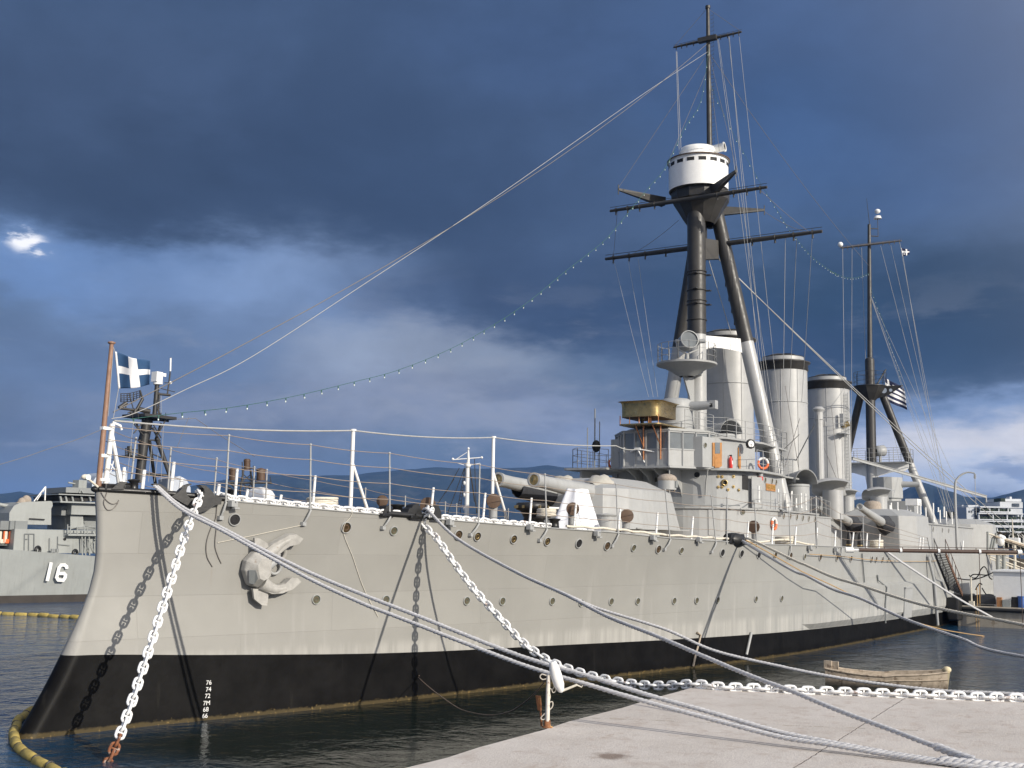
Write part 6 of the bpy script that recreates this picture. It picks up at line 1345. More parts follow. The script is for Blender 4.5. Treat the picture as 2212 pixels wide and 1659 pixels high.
# ================================================================ OTHER VESSELS
# ---- the grey destroyer berthed beyond the bow
DO = V3(37.7, 51., 0); DE = V3(math.cos(R_(-16)), math.sin(R_(-16)), 0); DN = V3(-DE[1], DE[0], 0)
def DL(s, n, z): return DO+DE*s+DN*n+V3(0, 0, z)
def dpt(p, n=0.): return PV(p, DL(0, n, 0), DL(1, n, 0))
def ds(p, n=0.): return float((dpt(p, n)-DO)@DE)
def dz(p, n=0.): return float(dpt(p, n)[2])
des = tag(empty('destroyer', DL(0, 6, 0)), 'pale grey destroyer with the number 16 moored behind the bow of the large warship', 'destroyer')
s1, s2 = ds(zO(0, 905)), ds(zO(1030, 985)); k1, k2 = dz(zO(0, 905)), dz(zO(1030, 985)); ZDD = lambda s: k1+(k2-k1)*(s-s1)/(s2-s1) if s < 12 else (k1+(k2-k1)*(12-s1)/(s2-s1))-(s-12)*.012
zbt = dz(zO(500, 1410)); SB = -30.
def dw(s): t = max(0, min(1, (s-SB)/26)); return 6*(1-(1-t)**2)
mb = MB(); SS = np.linspace(SB, 70, 34)
for sd in (-1, 1):
    up2 = [[DL(s+(1.2*(1-f) if s < -20 else 0), 6+sd*(dw(s)-.45*(1-f)*(1 if s < 8 else .3)-(0)), zbt+(ZDD(s)-zbt)*f) for s in SS] for f in (0, .35, .7, 1.)]
    lo3 = [[DL(s+1.2, 6+sd*(dw(s)-.45*(1 if s < 8 else .3)-.1*(1-f)), -1+(zbt+1)*f) for s in SS] for f in (0, .5, 1.)]
    if sd < 0: up2 = up2[::-1]; lo3 = lo3[::-1]
    mb.grid(up2, 0); mb.grid(lo3, 1)
mb.grid([[DL(s, 6-dw(s), ZDD(s)-.02) for s in SS], [DL(s, 6+dw(s), ZDD(s)-.02) for s in SS]], 2)
dh = build('hull', mb, [M_dgrey, pbr('dark_boot_paint', (.03, .024, .02), .6, .3, 1., .1), M_dgrey2], des)
def strokes(name, poly, wdt, n, parent, mat=M_white):
    mb = MB(); P = [dpt(q, n) for q in poly]
    for i, (a, b) in enumerate(zip(P, P[1:])):
        d = unit(b-a); s_ = np.cross(d, DN)*wdt/2; e = d*wdt*.28
        a2 = a-(e if i else 0); b2 = b+(e if i < len(P)-2 else 0); mb.prism([a2+s_, a2-s_, b2-s_, b2+s_], -DN*(.03+.004*i))
    return build(name, mb, mat, parent)
u_ = np.linalg.norm(dpt(zO(500, 1150))-dpt(zO(600, 1150)))/100
strokes('pennant_number', [zO(556, 1052), zO(512, 1254)], 36*u_, -.06, dh)
strokes('pennant_number', [zO(727, 1122), zO(722, 1098), zO(700, 1080), zO(662, 1082), zO(640, 1110), zO(614, 1215), zO(630, 1244), zO(685, 1246), zO(704, 1218), zO(709, 1190), zO(692, 1172), zO(640, 1174)], 34*u_, -.06, dh)
def dbox(name, p0, p1, n0, n1, mat=M_dgrey, parent=des, ext=0., zb=None):
    """a block whose near face shows between picture points p0 (top left) and p1 (bottom right)"""
    a, b = dpt(p0, n0), dpt(p1, n0); sa, sb_ = ds(p0, n0), ds(p1, n0)+ext; z1, z0 = a[2], (b[2] if zb is None else zb); mb = MB()
    P = [DL(sa, n0, z0), DL(sb_, n0, z0), DL(sb_, n1, z0), DL(sa, n1, z0)]; mb.prism(P, (0, 0, z1-z0)); return build(name, mb, mat, parent, bevel=.04)
def dprism(name, pts, n0, thick, mat=M_dgrey, parent=des, bev=.05): mb = MB(); mb.prism([dpt(q, n0) for q in pts], DN*thick); return build(name, mb, mat, parent, bevel=bev)
def dbar(mb, a, b, n, r, n2=None, mi=0): mb.cyl(dpt(a, n), dpt(b, n if n2 is None else n2), r, n=6, mi=mi)
dhs = dbox('deckhouse', zO(160, 690), zO(1055, 960), 2.2, 9.5, zb=ZDD(0)-.1, ext=14)
dbox('deckhouse', zO(-260, 600), zO(160, 900), 3.4, 9.0, M_dgrey, zb=ZDD(-8)-.1)
mb = MB()
for x in (0, 55, 105, 160, 215): dbar(mb, zO(x, 620), zO(x, 680), 3.3, .05)
dbar(mb, zO(-40, 620), zO(230, 622), 3.3, .04); dbar(mb, zO(-40, 680), zO(230, 682), 3.3, .04)
for x in (30, 135, 190): mb.box(dpt(zO(x, 650), 3.4), (1.1, 1.0, .7))
build('raft_rack', mb, M_dgrey2, des)
dprism('gun_house', [zO(100, 610), zO(102, 515), zO(150, 440), zO(215, 405), zO(310, 394), zO(555, 386), zO(570, 400), zO(572, 440), zO(556, 470), zO(556, 645), zO(245, 640)], 3.2, 4.2, M_dgrey, bev=.16)
mb = MB(); a = dpt(zO(140, 455), 5.2); b_ = dpt(zO(-130, 395), 5.2); mb.tube([a, b_], [.17, .12], 14); build('gun_barrel', mb, M_dgrey, des)
mb = MB()
for (x, y, r_) in ((175, 470, .36), (205, 440, .34), (240, 400, .36), (285, 372, .34), (165, 510, .3), (300, 378, .3), (225, 420, .32)): mb.ball(dpt(zO(x, y), 3.9), r_, (1, 1, 1.1), n=10)
build('canvas_boot', mb, M_burlap, des)
mb = MB(); dbar(mb, zO(370, 388), zO(492, 232), 4, .05); dbar(mb, zO(488, 380), zO(494, 228), 4, .06); dbar(mb, zO(400, 380), zO(488, 250), 4.6, .04); build('a_frame', mb, M_white, des)
mb = MB(); mb.bar(dpt(zO(318, 578), 3.1), dpt(zO(485, 588), 3.1), .06, .1); build('gun_house_step', mb, M_dark, des)
# deckhouse details
mb = MB()
for P in ([(265, 920), (268, 742), (372, 742), (370, 920)], [(312, 745), (312, 925)], [(538, 790), (536, 940)], [(628, 770), (626, 945)], [(268, 800), (300, 800)]):
    for p, q in zip(P, P[1:]): dbar(mb, zO(*p), zO(*q), 2.12, .035)
mb.bar(dpt(zO(635, 856), 2.1), dpt(zO(760, 868), 2.1), .03, .07)
build('pipework', mb, M_dgrey2, dhs)
for x in (565, 585, 620): mb = MB(); mb.cyl(dpt(zO(x, 945), 1.6), dpt(zO(x+3, 905), 1.6), .12, n=10); build('bollard', mb, M_dgrey2, des)
for (x, y) in ((410, 920), (815, 955)):
    mb = MB(); mb.torus(dpt(zO(x, y), 1.2), .26, .12, V3(.3, -1, 0), 18, 8); build('tyre_fender', mb, M_black, des)
mb = MB(); mb.lathe([(.13, 0), (.1, .03), (.001, .03)], dpt(zO(703, 800), 2.19), axis=-DN, n=14); build('porthole', mb, M_dark, dhs)
for k, x in enumerate((83, 28)):
    mb = MB(); c = dpt(zO(x, 762), 3.2)
    for (dx, w_) in ((-.24, .34), (.24, .34), (0, .5)): mb.box(c+DE*dx*.9+V3(0, 0, -.1 if dx else -.45), (w_*.8, .22, .9 if dx else .35))
    tag(build('life_jacket', mb, M_orange if k == 0 else M_wrope, bevel=.06), 'orange life jacket hanging on the destroyer bulkhead' if k == 0 else 'pale life jacket hanging beside the orange one on the destroyer', 'life jacket')
# bridge
dbr = dbox('bridge', zO(780, 410), zO(1055, 540), 3.2, 9, ext=4); dbox('bridge_base', zO(672, 440), zO(790, 545), 4.2, 8.5, M_dgrey2); dbox('bridge_base', zO(712, 540), zO(1060, 700), 4.6, 8.6, M_dgrey2, ext=4)
dbox('bridge_ledge', zO(655, 386), zO(1060, 416), 2.7, 9.3, ext=4.2); dprism('bridge_windows', [zO(648, 332), zO(1075, 330), zO(1085, 388), zO(672, 386)], 3.1, 6, M_dark); dbox('roof', zO(638, 306), zO(1070, 334), 2.6, 9.4, ext=4.3)
mb = MB()
for x in (652, 710, 780, 880, 970, 1060): mb.bar(dpt(zO(x, 332), 2.95), dpt(zO(x+14, 390), 2.95), .12, .14)
build('window_frame', mb, M_dgrey, des)
dbox('director_deck', zO(718, 235), zO(1075, 308), 3.8, 8.6, M_dgrey2, ext=2)
mb = MB(); mb.box(dpt(zO(865, 205), 5), (.8, .8, .7)); mb.cyl(dpt(zO(740, 185), 5), dpt(zO(840, 205), 5), .07, n=8); mb.cyl(dpt(zO(862, 250), 5), dpt(zO(862, 225), 5), .3, n=10); dbar(mb, zO(860, 300), zO(880, 260), 3.7, .05); dbar(mb, zO(905, 300), zO(878, 260), 3.7, .05); build('machine_gun', mb, M_dgrey, des)
dprism('blast_screen', [zO(765, 540), zO(900, 545), zO(912, 660), zO(765, 690)], 3.6, .1); dprism('blast_screen', [zO(900, 560), zO(1050, 550), zO(1075, 680), zO(925, 660)], 4.4, .1, M_dgrey2)
dbox('platform', zO(742, 742), zO(1070, 768), 1.6, 5, ext=5); mb = MB()
for x in (735, 765, 838, 918, 950, 1040): dbar(mb, zO(x, 640 if x in (735, 918) else 668), zO(x, 745), 1.6, .05)
for y in (668, 705): dbar(mb, zO(740, y), zO(1060, y+4), 1.6, .035)
for x in (890, 925, 968, 1040): dbar(mb, zO(x, 770), zO(x+5, 975), 1.8, .06)
for (a, b) in (((890, 780), (968, 970)), ((925, 960), (1040, 800)), ((968, 800), (1030, 960))): dbar(mb, zO(*a), zO(*b), 2.0, .03)
build('platform_rail', mb, M_dgrey, des)
# superstructure seen over the large warship's bow rails
dprism('gun_director', [zP(800, 1510), zP(840, 1450), zP(910, 1420), zP(1100, 1400), zP(1105, 1520), zP(1110, 1640), zP(800, 1640)], 5, 3.5, pbr('pale_blue_grey', (.40, .45, .52), .5, .05, 1., .05))
dprism('canopy', [zP(1500, 1640), zP(1505, 1470), zP(1560, 1450), zP(1620, 1480), zP(1655, 1550), zP(1660, 1640)], 5, 3.0, pbr('pale_canopy', (.42, .45, .5), .6, .1, 1., .1))
mb = MB()
for (a, b) in (((900, 1240), (950, 1400)), ((930, 1300), (1000, 1400)), ((1010, 1240), (960, 1420))): dbar(mb, zP(*a), zP(*b), 5.5, .05)
build('stay_rod', mb, M_white, des)
# lattice mast with radar
NM = 6.; mb = MB()
for (a, b, r_, e) in (((1275, 950), (1210, 1510), .42, 0), ((1300, 1150), (1350, 1520), .16, 1.5), ((1365, 1130), (1475, 1440), .2, -1.5), ((1255, 980), (1205, 1150), .10, .5), ((1320, 960), (1290, 1130), .12, .5), ((1400, 990), (1345, 1150), .10, .5), ((1180, 980), (1240, 1120), .08, 0), ((1325, 1030), (1390, 1150), .1, 0)): dbar(mb, zP(*a), zP(*b), NM, r_, NM+e)
for (a, b, r_) in (((1130, 905), (1460, 950), .12), ((1140, 935), (1465, 975), .1), ((1210, 1140), (1380, 1138), .08), ((1245, 1435), (1475, 1445), .13), ((1090, 1270), (1265, 1300), .1), ((1090, 1210), (1090, 1280), .04), ((1090, 1210), (1200, 1225), .04), ((1200, 1170), (1205, 1295), .05)): dbar(mb, zP(*a), zP(*b), NM, r_)
mb.box(dpt(zP(1300, 940), NM), (3.6, 3.0, .25)); mb.box(dpt(zP(1170, 1285), NM), (2.2, 2.0, .12)); mb.cyl(dpt(zP(1125, 1190), NM), dpt(zP(1130, 1280), NM), .22, n=10)
for (a, b) in (((1150, 980), (1250, 1100)), ((1230, 1000), (1160, 1080)), ((1330, 1000), (1400, 1120)), ((1440, 960), (1380, 1080)), ((1190, 1040), (1330, 1060)), ((1300, 1250), (1420, 1300))): dbar(mb, zP(*a), zP(*b), NM-.8, .06)
for x in (1100, 1130, 1160, 1190): dbar(mb, zP(x, 1215), zP(x, 1285), NM-1, .025)
dbar(mb, zP(1090, 1245), zP(1200, 1258), NM-1, .025)
for x in (1150, 1200, 1250, 1400, 1440): dbar(mb, zP(x, 900), zP(x+4, 960), NM-1.2, .03)
mast_ = build('lattice_mast', mb, M_mast, des)
mb = MB()
for (a, b, r_) in (((1340, 950), (1365, 655), .2), ((1375, 950), (1385, 740), .08), ((1370, 738), (1480, 748), .12), ((1455, 740), (1478, 560), .07), ((1478, 560), (1483, 420), .05), ((1400, 690), (1520, 720), .04), ((1430, 640), (1465, 640), .04), ((1360, 850), (1400, 930), .07)): dbar(mb, zP(*a), zP(*b), NM, r_)
for k in range(14): dbar(mb, zP(1340+k*1.4, 930-k*20), zP(1395-k*.6, 925-k*20), NM, .03)
build('topmast', mb, M_mast, mast_)
mb = MB(); mb.cyl(dpt(zP(1372, 655), NM), dpt(zP(1372, 618), NM), .42, n=14); mb.box(dpt(zP(1365, 590), NM), (.7, .7, .9)); mb.bar(dpt(zP(1345, 560), NM), dpt(zP(1440, 575), NM), .2, .3); mb.ball(dpt(zP(1482, 640), NM), .15, n=8); mb.cyl(dpt(zP(1480, 540), NM), dpt(zP(1483, 425), NM), .08, n=8); build('radar', mb, M_white, mast_)
mb = MB()                                                          # curved open radar reflector
G = [[dpt(zP(1050+u*165, 735-u*28+v*(75-v*4)+10*math.sin(u*3)), NM+1.5*(v-.5)**2+u*.8) for u in np.linspace(0, 1, 7)] for v in np.linspace(0, 1, 5)]
for row in G: mb.tube(row, .035, 5)
for k in range(7): mb.tube([row[k] for row in G], .05 if k % 2 == 0 else .03, 5)
for (a, b, r_) in (((1215, 705), (1240, 780), .09), ((1240, 780), (1185, 880), .14), ((1120, 730), (1160, 870), .05), ((1090, 805), (1095, 870), .05), ((1035, 860), (1100, 815), .2), ((1040, 862), (1190, 880), .12), ((1200, 870), (1300, 890), .25), ((1180, 870), (1160, 930), .2), ((1110, 905), (1160, 880), .06)): dbar(mb, zP(*a), zP(*b), NM, r_)
build('radar_reflector', mb, M_mast, mast_)
mb = MB()
for (a, b) in (((1400, 750), (1400, 960)), ((1160, 980), (1100, 1500)), ((1420, 1000), (1400, 1500)), ((1375, 1250), (1340, 1500)), ((1320, 1180), (1290, 1500)), ((1140, 1140), (1145, 1270))): dbar(mb, zP(*a), zP(*b), NM-1, .02)
build('halyard', mb, M_hal, mast_)
# after mast with three dark tanks
mb = MB()
def rz(x, y): return zR(x, y)
N2 = 6.
for (x0, x1, y0, y1) in ((362, 415, 540, 612), (572, 632, 540, 612), (474, 518, 470, 530)):
    mb = MB(); a = dpt(zR((x0+x1)/2, y1), N2); b_ = dpt(zR((x0+x1)/2, y0), N2); r_ = np.linalg.norm(dpt(zR(x0, y0), N2)-dpt(zR(x1, y0), N2))/2; mb.cyl(a, b_, r_, n=16); mb.lathe([(r_*1.04, 0), (r_*1.08, .1), (r_, .2), (.01, .3)], b_, n=16)
    if y0 == 470: mb.cyl(b_, dpt(zR(497, 448), N2), .25, n=10)
    build('antenna_drum', mb, M_brown, des)
mb = MB()
for (a, b, r_) in (((345, 630), (680, 630), .12), ((470, 530), (440, 720), .1), ((522, 530), (545, 720), .1), ((370, 635), (450, 720), .06), ((650, 635), (560, 720), .06), ((460, 470), (460, 640), .05), ((545, 500), (550, 640), .05), ((460, 560), (530, 620), .05), ((530, 560), (460, 620), .05), ((350, 660), (430, 700), .05), ((672, 585), (680, 640), .04), ((460, 520), (540, 520), .06), ((470, 680), (530, 640), .05), ((470, 640), (540, 690), .05)): dbar(mb, zR(*a), zR(*b), N2, r_)
build('lattice_mast', mb, M_mast, des)
mb = MB(); mb.ball(dpt(zR(595, 735), 5), 1.3, (1.2, 1, .7)); build('life_raft', mb, M_white, des)
mb = MB(); dd_ = lambda p: dpt(p, 5.)
mb.tube([dpt(zP(1430, 960), NM), dpt(zP(1700, 950), NM), dpt(zP(1900, 1090), NM), dpt(zP(2212, 1280), NM)], .03, 5); mb.tube([dpt(zP(1640, 940), NM), dpt(zP(1540, 1200), NM)], .02, 5); build('aerial_wire', mb, M_wire, des)
# ---- small white-masted craft beyond the forecastle
YR = V3(38., 24., 0); yac = tag(empty('sailing_boat', YR), 'small white boat whose white pole mast rises beyond the forecastle rails', 'boat')
ym = lambda p: DP(p, YR+V3(0, 0, 6))
mb = MB(); a = ym(zE(572, 1190)); b_ = ym(zE(596, 205)); a0 = a+(a-b_)*((a[2]-1)/(b_[2]-a[2])); mb.tube([a0, a, ym(zE(585, 480)), ym(zE(598, 350)), b_], [.16, .155, .13, .09, .06], 14)
for y in (710, 890, 1100): mb.ball(ym(zE(540, y)), .12, (1, 1, 1.3), n=8)
mb.ball(ym(zE(598, 185)), .09, n=8); mb.ball(ym(zE(590, 440)), .2, (1.1, 1, 1.), n=10); build('mast', mb, M_white, yac)
mb = MB()
for (p, q, r_) in (((360, 355), (800, 322), .04), ((400, 355), (580, 240), .025), ((430, 405), (560, 445), .025), ((620, 440), (775, 410), .03)): mb.cyl(ym(zE(*p)), ym(zE(*q)), r_, n=6)
mb.ball(ym(zE(360, 345)), .09, n=8); mb.ball(ym(zE(800, 322)), .09, n=8); build('crosstree', mb, M_white, yac)
mb = MB()
for (p, q) in (((545, 480), (420, 1170)), ((560, 480), (470, 1170)), ((540, 480), (280, 1170)), ((620, 480), (730, 1170)), ((615, 480), (690, 1000)), ((690, 340), (720, 1170)), ((380, 650), (100, 1075)), ((460, 480), (260, 850))): mb.cyl(ym(zE(*p)), ym(zE(*q)), .025, n=5)
for k in range(12): t = k/12; mb.cyl(ym(zE(550-t*120, 520+t*600)), ym(zE(560-t*90, 520+t*600)), .03, n=5)
build('shroud', mb, M_mast, yac)
mb = MB(); G = []
for t in np.linspace(0, 1, 11):
    x = YR[0]-7+15*t; wd = 2.2*math.sin(math.pi*min(1, .12+t*.75))**.7; G.append([V3(x, YR[1]+wd*k, z) for k, z in ((-.05, -.4), (-.8, .1), (-1, 1.3+.5*(1-t)), (1, 1.3+.5*(1-t)), (.8, .1), (.05, -.4))])
mb.grid(G); build('hull', mb, M_white, yac); mb = MB(); mb.box(YR+V3(2, 0, 1.7), (5, 2.6, 1.), taper=.85); build('cabin', mb, M_white, yac)
# ---- weathered rowing boat behind the quay end
RA, RB = PZ((1783, 1476), 0.), PZ((2046, 1489), 0.); rd = unit(RB-RA); rs_ = V3(-rd[1], rd[0], 0); L_ = np.linalg.norm(RB-RA)
boat = tag(empty('rowing_boat', (RA+RB)/2), 'weathered wooden rowing boat with a pale square stem floating beyond the quay chain', 'boat')
mb = MB(); prof = []
for t in np.linspace(0, 1, 13):
    wd = .78*math.sin(math.pi*(.16+.70*t))**.6; sh_ = .44+.18*(2*t-1)**2+(.06 if t > .5 else 0); c = RA+rd*L_*t; prof.append((c, wd, sh_))
outer = [[c+rs_*wd*k+V3(0, 0, -.15+(sh_+.15)*h) for k, h in ((-1, 1), (-.97, .6), (-.78, .2), (-.3, 0), (.3, 0), (.78, .2), (.97, .6), (1, 1))] for c, wd, sh_ in prof]
inner = [[c+rs_*wd*k*.93+V3(0, 0, -.10+(sh_+.09)*h) for k, h in ((-1, 1), (-.95, .6), (-.75, .25), (-.3, .1), (.3, .1), (.75, .25), (.95, .6), (1, 1))] for c, wd, sh_ in prof]
mb.grid(outer); mb.grid(inner[::-1]); mb.grid([[o[0] for o in outer], [i[0] for i in inner]]); mb.grid([[o[-1] for o in outer], [i[-1] for i in inner]]); build('hull', mb, M_old, boat)
mb = MB(); 
for sd in (0, -1): mb.tube([o[sd]+V3(0, 0, .01) for o in outer], .04, 6)
for sd in (-1, 1): mb.tube([c+rs_*wd*sd*1.0+V3(0, 0, sh_*.62) for c, wd, sh_ in prof], .03, 6)
build('rubbing_strake', mb, M_old, boat)
for t in (.3, .55, .78): c, wd, sh_ = prof[int(t*12)]; mb = MB(); mb.bar(c-rs_*wd*.9+V3(0, 0, sh_-.14), c+rs_*wd*.9+V3(0, 0, sh_-.14), .22, .04); build('thwart', mb, M_old, boat)
mb = MB(); c, wd, sh_ = prof[-1]; mb.prism([c-rs_*wd*1.02+V3(0, 0, sh_), c+rs_*wd*1.02+V3(0, 0, sh_), c+rs_*wd*.8-rd*.1, c-rs_*wd*.8-rd*.1], rd*.09); mb.ball(c+V3(0, 0, sh_+.08)-rs_*.2, .17, (1.2, 1., .8), n=10); mb.ball(c+V3(0, 0, sh_+.05)+rs_*.1, .14, (1, 1.3, .7), n=10); build('stem_board', mb, pbr('pale_peeling_paint', (.52, .45, .30), .8, .2, 5., .3), boat)
mb = MB(); c, wd, sh_ = prof[0]; mb.prism([c-rs_*wd*1.02+V3(0, 0, sh_), c+rs_*wd*1.02+V3(0, 0, sh_), c+rs_*wd*.7+rd*.05, c-rs_*wd*.7+rd*.05], rd*.06)
mb.box(c+V3(0, 0, sh_+.12)+rd*.12-rs_*.2, (.12, .3, .34)); mb.box(c+V3(0, 0, sh_+.12)+rd*.40-rs_*.2, (.1, .25, .3)); build('transom', mb, M_old, boat)
# ---- floating oil booms
def boom(P, label, r=.17):
    P = smooth_path(P, 80); L = [0]
    for a, b in zip(P, P[1:]): L.append(L[-1]+np.linalg.norm(b-a))
    mb = MB(); n = int(L[-1]/.95); pos = lambda s_: np.array([np.interp(s_, L, [q[k] for q in P]) for k in range(3)])
    for i in range(n):
        a, b = pos(i*.95+.02), pos(i*.95+.92); d = b-a; j = RNG.normal(0, .02, 3)
        mb.tube([a+j, a+d*.12+j, a+d*.88+j, b+j], [r*.6, r*1.05, r*1.0, r*.6], 10); mb.torus(a+d*.02, r*.75, .03, d, 10, 5, 1)
    return tag(build('oil_boom', mb, [M_yel, M_mast]), label, 'oil boom')
boom([PZ(p, .05) for p in (zO(-500, 1580), zO(0, 1612), zO(300, 1622), zO(560, 1637), zO(850, 1655), zO(1150, 1668))], 'yellow floating oil boom stretched on the water below the destroyer', .16)
boom([PZ(p, .04) for p in (zQ(190, 1330), zQ(120, 1375), zQ(92, 1410), zQ(76, 1455), zQ(80, 1500), zQ(110, 1550), zQ(170, 1595), zQ(250, 1632), zQ(360, 1690), zQ(480, 1760))], 'yellow-green oil boom curling round the stem of the large warship', .13)

# ================================================================ QUAY FURNITURE
pb = PZ(zU(690, 1220), QZ); lp = tag(empty('lamp_post', pb), 'broken white lamp post on the quay edge with its white lantern drooping', 'lamp post')
uu = lambda x, y: DP(zU(x, y), pb)
mb = MB(); mb.tube([pb, uu(698, 900), uu(702, 640), uu(712, 420)], [.05, .047, .045, .042], 10); build('post', mb, pbr('flaking_white_post', (.66, .62, .55), .6, .1, 6., .2, spots=(RUST, 5., .56, .7)), lp)
mb = MB(); mb.lathe([(.12, 0), (.12, .02), (.075, .03), (.065, .16)], pb, n=14); build('base_plate', mb, M_rust, lp)
mb = MB(); G = []; fax = [(uu(770, 215), .075), (uu(800, 330), .115), (uu(830, 440), .125), (uu(870, 570), .115), (uu(900, 660), .07), (uu(905, 685), .03)]
mb.tube([q for q, _ in fax], [r_ for _, r_ in fax], 16); ln = build('lantern', mb, M_white, lp)
for vtx in ln.data.vertices: pass
mb = MB(); mb.tube([uu(905, 668), uu(1150, 568)], [.028, .024], 8); mb.tube([uu(1130, 570), uu(1215, 605), uu(1225, 580)], .016, 6); mb.tube([uu(712, 430), uu(760, 410), uu(800, 430)], .028, 8); build('lantern_arm', mb, M_wrope, lp)
mb = MB(); mb.tube(smooth_path([uu(715, 660), uu(735, 750), uu(720, 830), uu(770, 830), uu(770, 900), uu(715, 960), uu(640, 1020), uu(590, 1080), uu(640, 1100), uu(690, 1030)], 50), .013, 5)
mb.tube(smooth_path([uu(680, 430), uu(610, 410), uu(580, 450), uu(620, 490), uu(690, 480), uu(720, 520), uu(690, 560), uu(720, 600)], 40), .014, 5); mb.tube(smooth_path([uu(720, 620), uu(770, 640), uu(800, 600), uu(820, 660), uu(780, 690), uu(760, 650)], 30), .010, 5); build('cable', mb, pbr('pale_cable', (.5, .46, .40), .8, .1, 6., 0), lp)
pb2 = PZ(zU(605, 1195), QZ); vv = lambda x, y: DP(zU(x, y), pb2); mb = MB(); mb.tube([pb2, vv(595, 1060), vv(585, 950)], [.025, .022, .02], 8)
P = [vv(512, 733), vv(592, 742), vv(612, 940), vv(600, 962), vv(545, 955)]; mb.prism([q-FW*.015 for q in P], FW*.03); tag(build('sign_stake', mb, M_rust), 'small rusty paddle-shaped stake at the quay edge beside the broken lamp post', 'stake')

# ---- far quay by the ship side, with its clutter
FX = 66.8; qz_ = PX(zM(1500, 1240), FX)[2]; ya = PX(zM(850, 1300), FX)[1]
def conc(): return pbr('stained_concrete', (.33, .30, .25), .9, .2, .7, .4, streak=.35, spots=((.14, .09, .05, 1), 1.4, .58, .6))
mb = MB(); mb.box(((FX+40+FX)/2, (ya-90)/2, (qz_-2)/2), (40, abs(-90-ya), qz_+2)); fq = kind(build('far_quay', mb, conc(), org=(FX, ya, 0), bevel=.06), 'structure')
mb = MB(); z0 = PX(zM(1500, 1300), FX)[2]; mb.tube([V3(FX-.14, ya+.05, z0), V3(FX-.14, -50, z0)], .13, 10); tag(build('rubber_fender', mb, M_black), 'long black rubber fender strip along the edge of the far quay', 'fender')
fx = lambda x, y, dx=0.: PX(zM(x, y), FX+dx)
c0, c1 = fx(1580, 530, .6), fx(1600, 1180, .6); mb = MB(); yb_ = c0[1]; zt_c = c0[2]
mb.box((FX+.6+3, yb_-6, (zt_c+qz_)/2), (6, 12, zt_c-qz_)); cab = tag(build('site_cabin', mb, M_white, bevel=.03), 'plain white cabin on the far quay beside the wooden crate', 'cabin')
mb = MB(); mb.box((FX+.6+3, yb_-6, zt_c+.05), (6.3, 12.3, .1)); build('roof', mb, M_white, cab)
mb = MB()
def cbox(name, x0, y0, x1, y1, dep, mat, dx=.25):
    a, b = fx(x0, y0, dx), fx(x1, y1, dx); m_ = MB(); m_.box((FX+dx+dep/2, (a[1]+b[1])/2, (a[2]+qz_)/2), (dep, abs(a[1]-b[1]), a[2]-qz_)); return build(name, m_, mat, bevel=.015)
tag(cbox('crate', 1650, 1050, 1765, 1220, .3, M_old if False else pbr('crate_wood', (.36, .17, .07), .8, .2, 4., .3), .22), 'orange-brown wooden crate standing against the white cabin on the far quay', 'crate')
tag(cbox('box', 1768, 1100, 1945, 1225, .3, M_dgrey, .18), 'grey box on the far quay in front of the brown crate', 'box')
tag(cbox('bin', 1955, 1045, 2095, 1225, .3, M_dark, .22), 'black bin on the far quay between the grey box and blue drum', 'bin')
a = fx(2160, 1030, .3); mb = MB(); mb.lathe([(.30, 0), (.31, .3), (.30, .32), (.31, .6), (.3, .62), (.3, a[2]-qz_), (.3, a[2]-qz_), (.001, a[2]-qz_)], V3(FX+.45, a[1], qz_), n=22); tag(build('drum', mb, pbr('blue_plastic', (.03, .10, .32), .4, .1, 4., .05)), 'blue drum on the far quay at the end of the row of boxes', 'drum')
a = fx(1155, 1230, .3); mb = MB(); mb.cyl(V3(FX+.3, a[1], qz_), V3(FX+.3, a[1], fx(1150, 640, .3)[2]), .05, n=8); mb.box(V3(FX+.3, a[1], qz_+.16), (.34, .34, .32)); tag(build('mooring_post', mb, M_wrope), 'thin white pole in a concrete foot on the far quay near the ladder', 'pole')
for k, x in enumerate((1320, 1270)):
    a = fx(x, 1220, .5); mb = MB(); mb.cyl(V3(FX+.5, a[1], qz_), V3(FX+.5, a[1], fx(x, 780 if k == 0 else 860, .5)[2]), .03, n=6); mb.cyl(V3(FX-.2, a[1], qz_-.2), V3(FX-.2, a[1], -.2), .025, n=6); tag(build('stake', mb, M_trope), ('taller' if k == 0 else 'shorter')+' rusty stake of the two at the edge of the far quay', 'stake')
mb = MB()
for P in ([(1120, 640), (1180, 590), (1300, 590), (1450, 600), (1560, 560), (1650, 520)], [(1100, 600), (1150, 650), (1230, 660), (1290, 600), (1330, 500), (1400, 430), (1460, 490), (1490, 590), (1520, 660), (1570, 690)], [(840, 660), (1000, 690), (1150, 695), (1320, 660), (1480, 600)], [(1230, 900), (1270, 820), (1320, 765), (1365, 800)], [(1360, 860), (1420, 960), (1480, 1030)]):
    mb.tube(smooth_path([fx(x, y, 1.2) for x, y in P], 40), .045, 6)
tag(build('hose', mb, M_black), 'tangle of black hoses looped between the ship side and the far quay', 'hose')
mb = MB(); mb.box(fx(770, 1230, -1.2)+V3(.6, 0, -.2), (1.6, .8, 1.6)); mb.box(fx(940, 1110, .6)+V3(.8, 0, 0), (1.8, 1.4, .9)); tag(build('fender_block', mb, M_black, bevel=.12), 'black rubber block between the ship side and the end of the far quay', 'fender')
mb = MB(); mb.box(fx(1470, 1090, 1.5), (2.0, 1.4, .6)); mb.ball(fx(1500, 1050, 1.2), .4, (1.6, 1.2, .6)); tag(build('tarpaulin', mb, M_dbag, bevel=.08), 'crumpled dark tarpaulin beside the white cabin on the far quay', 'tarpaulin')
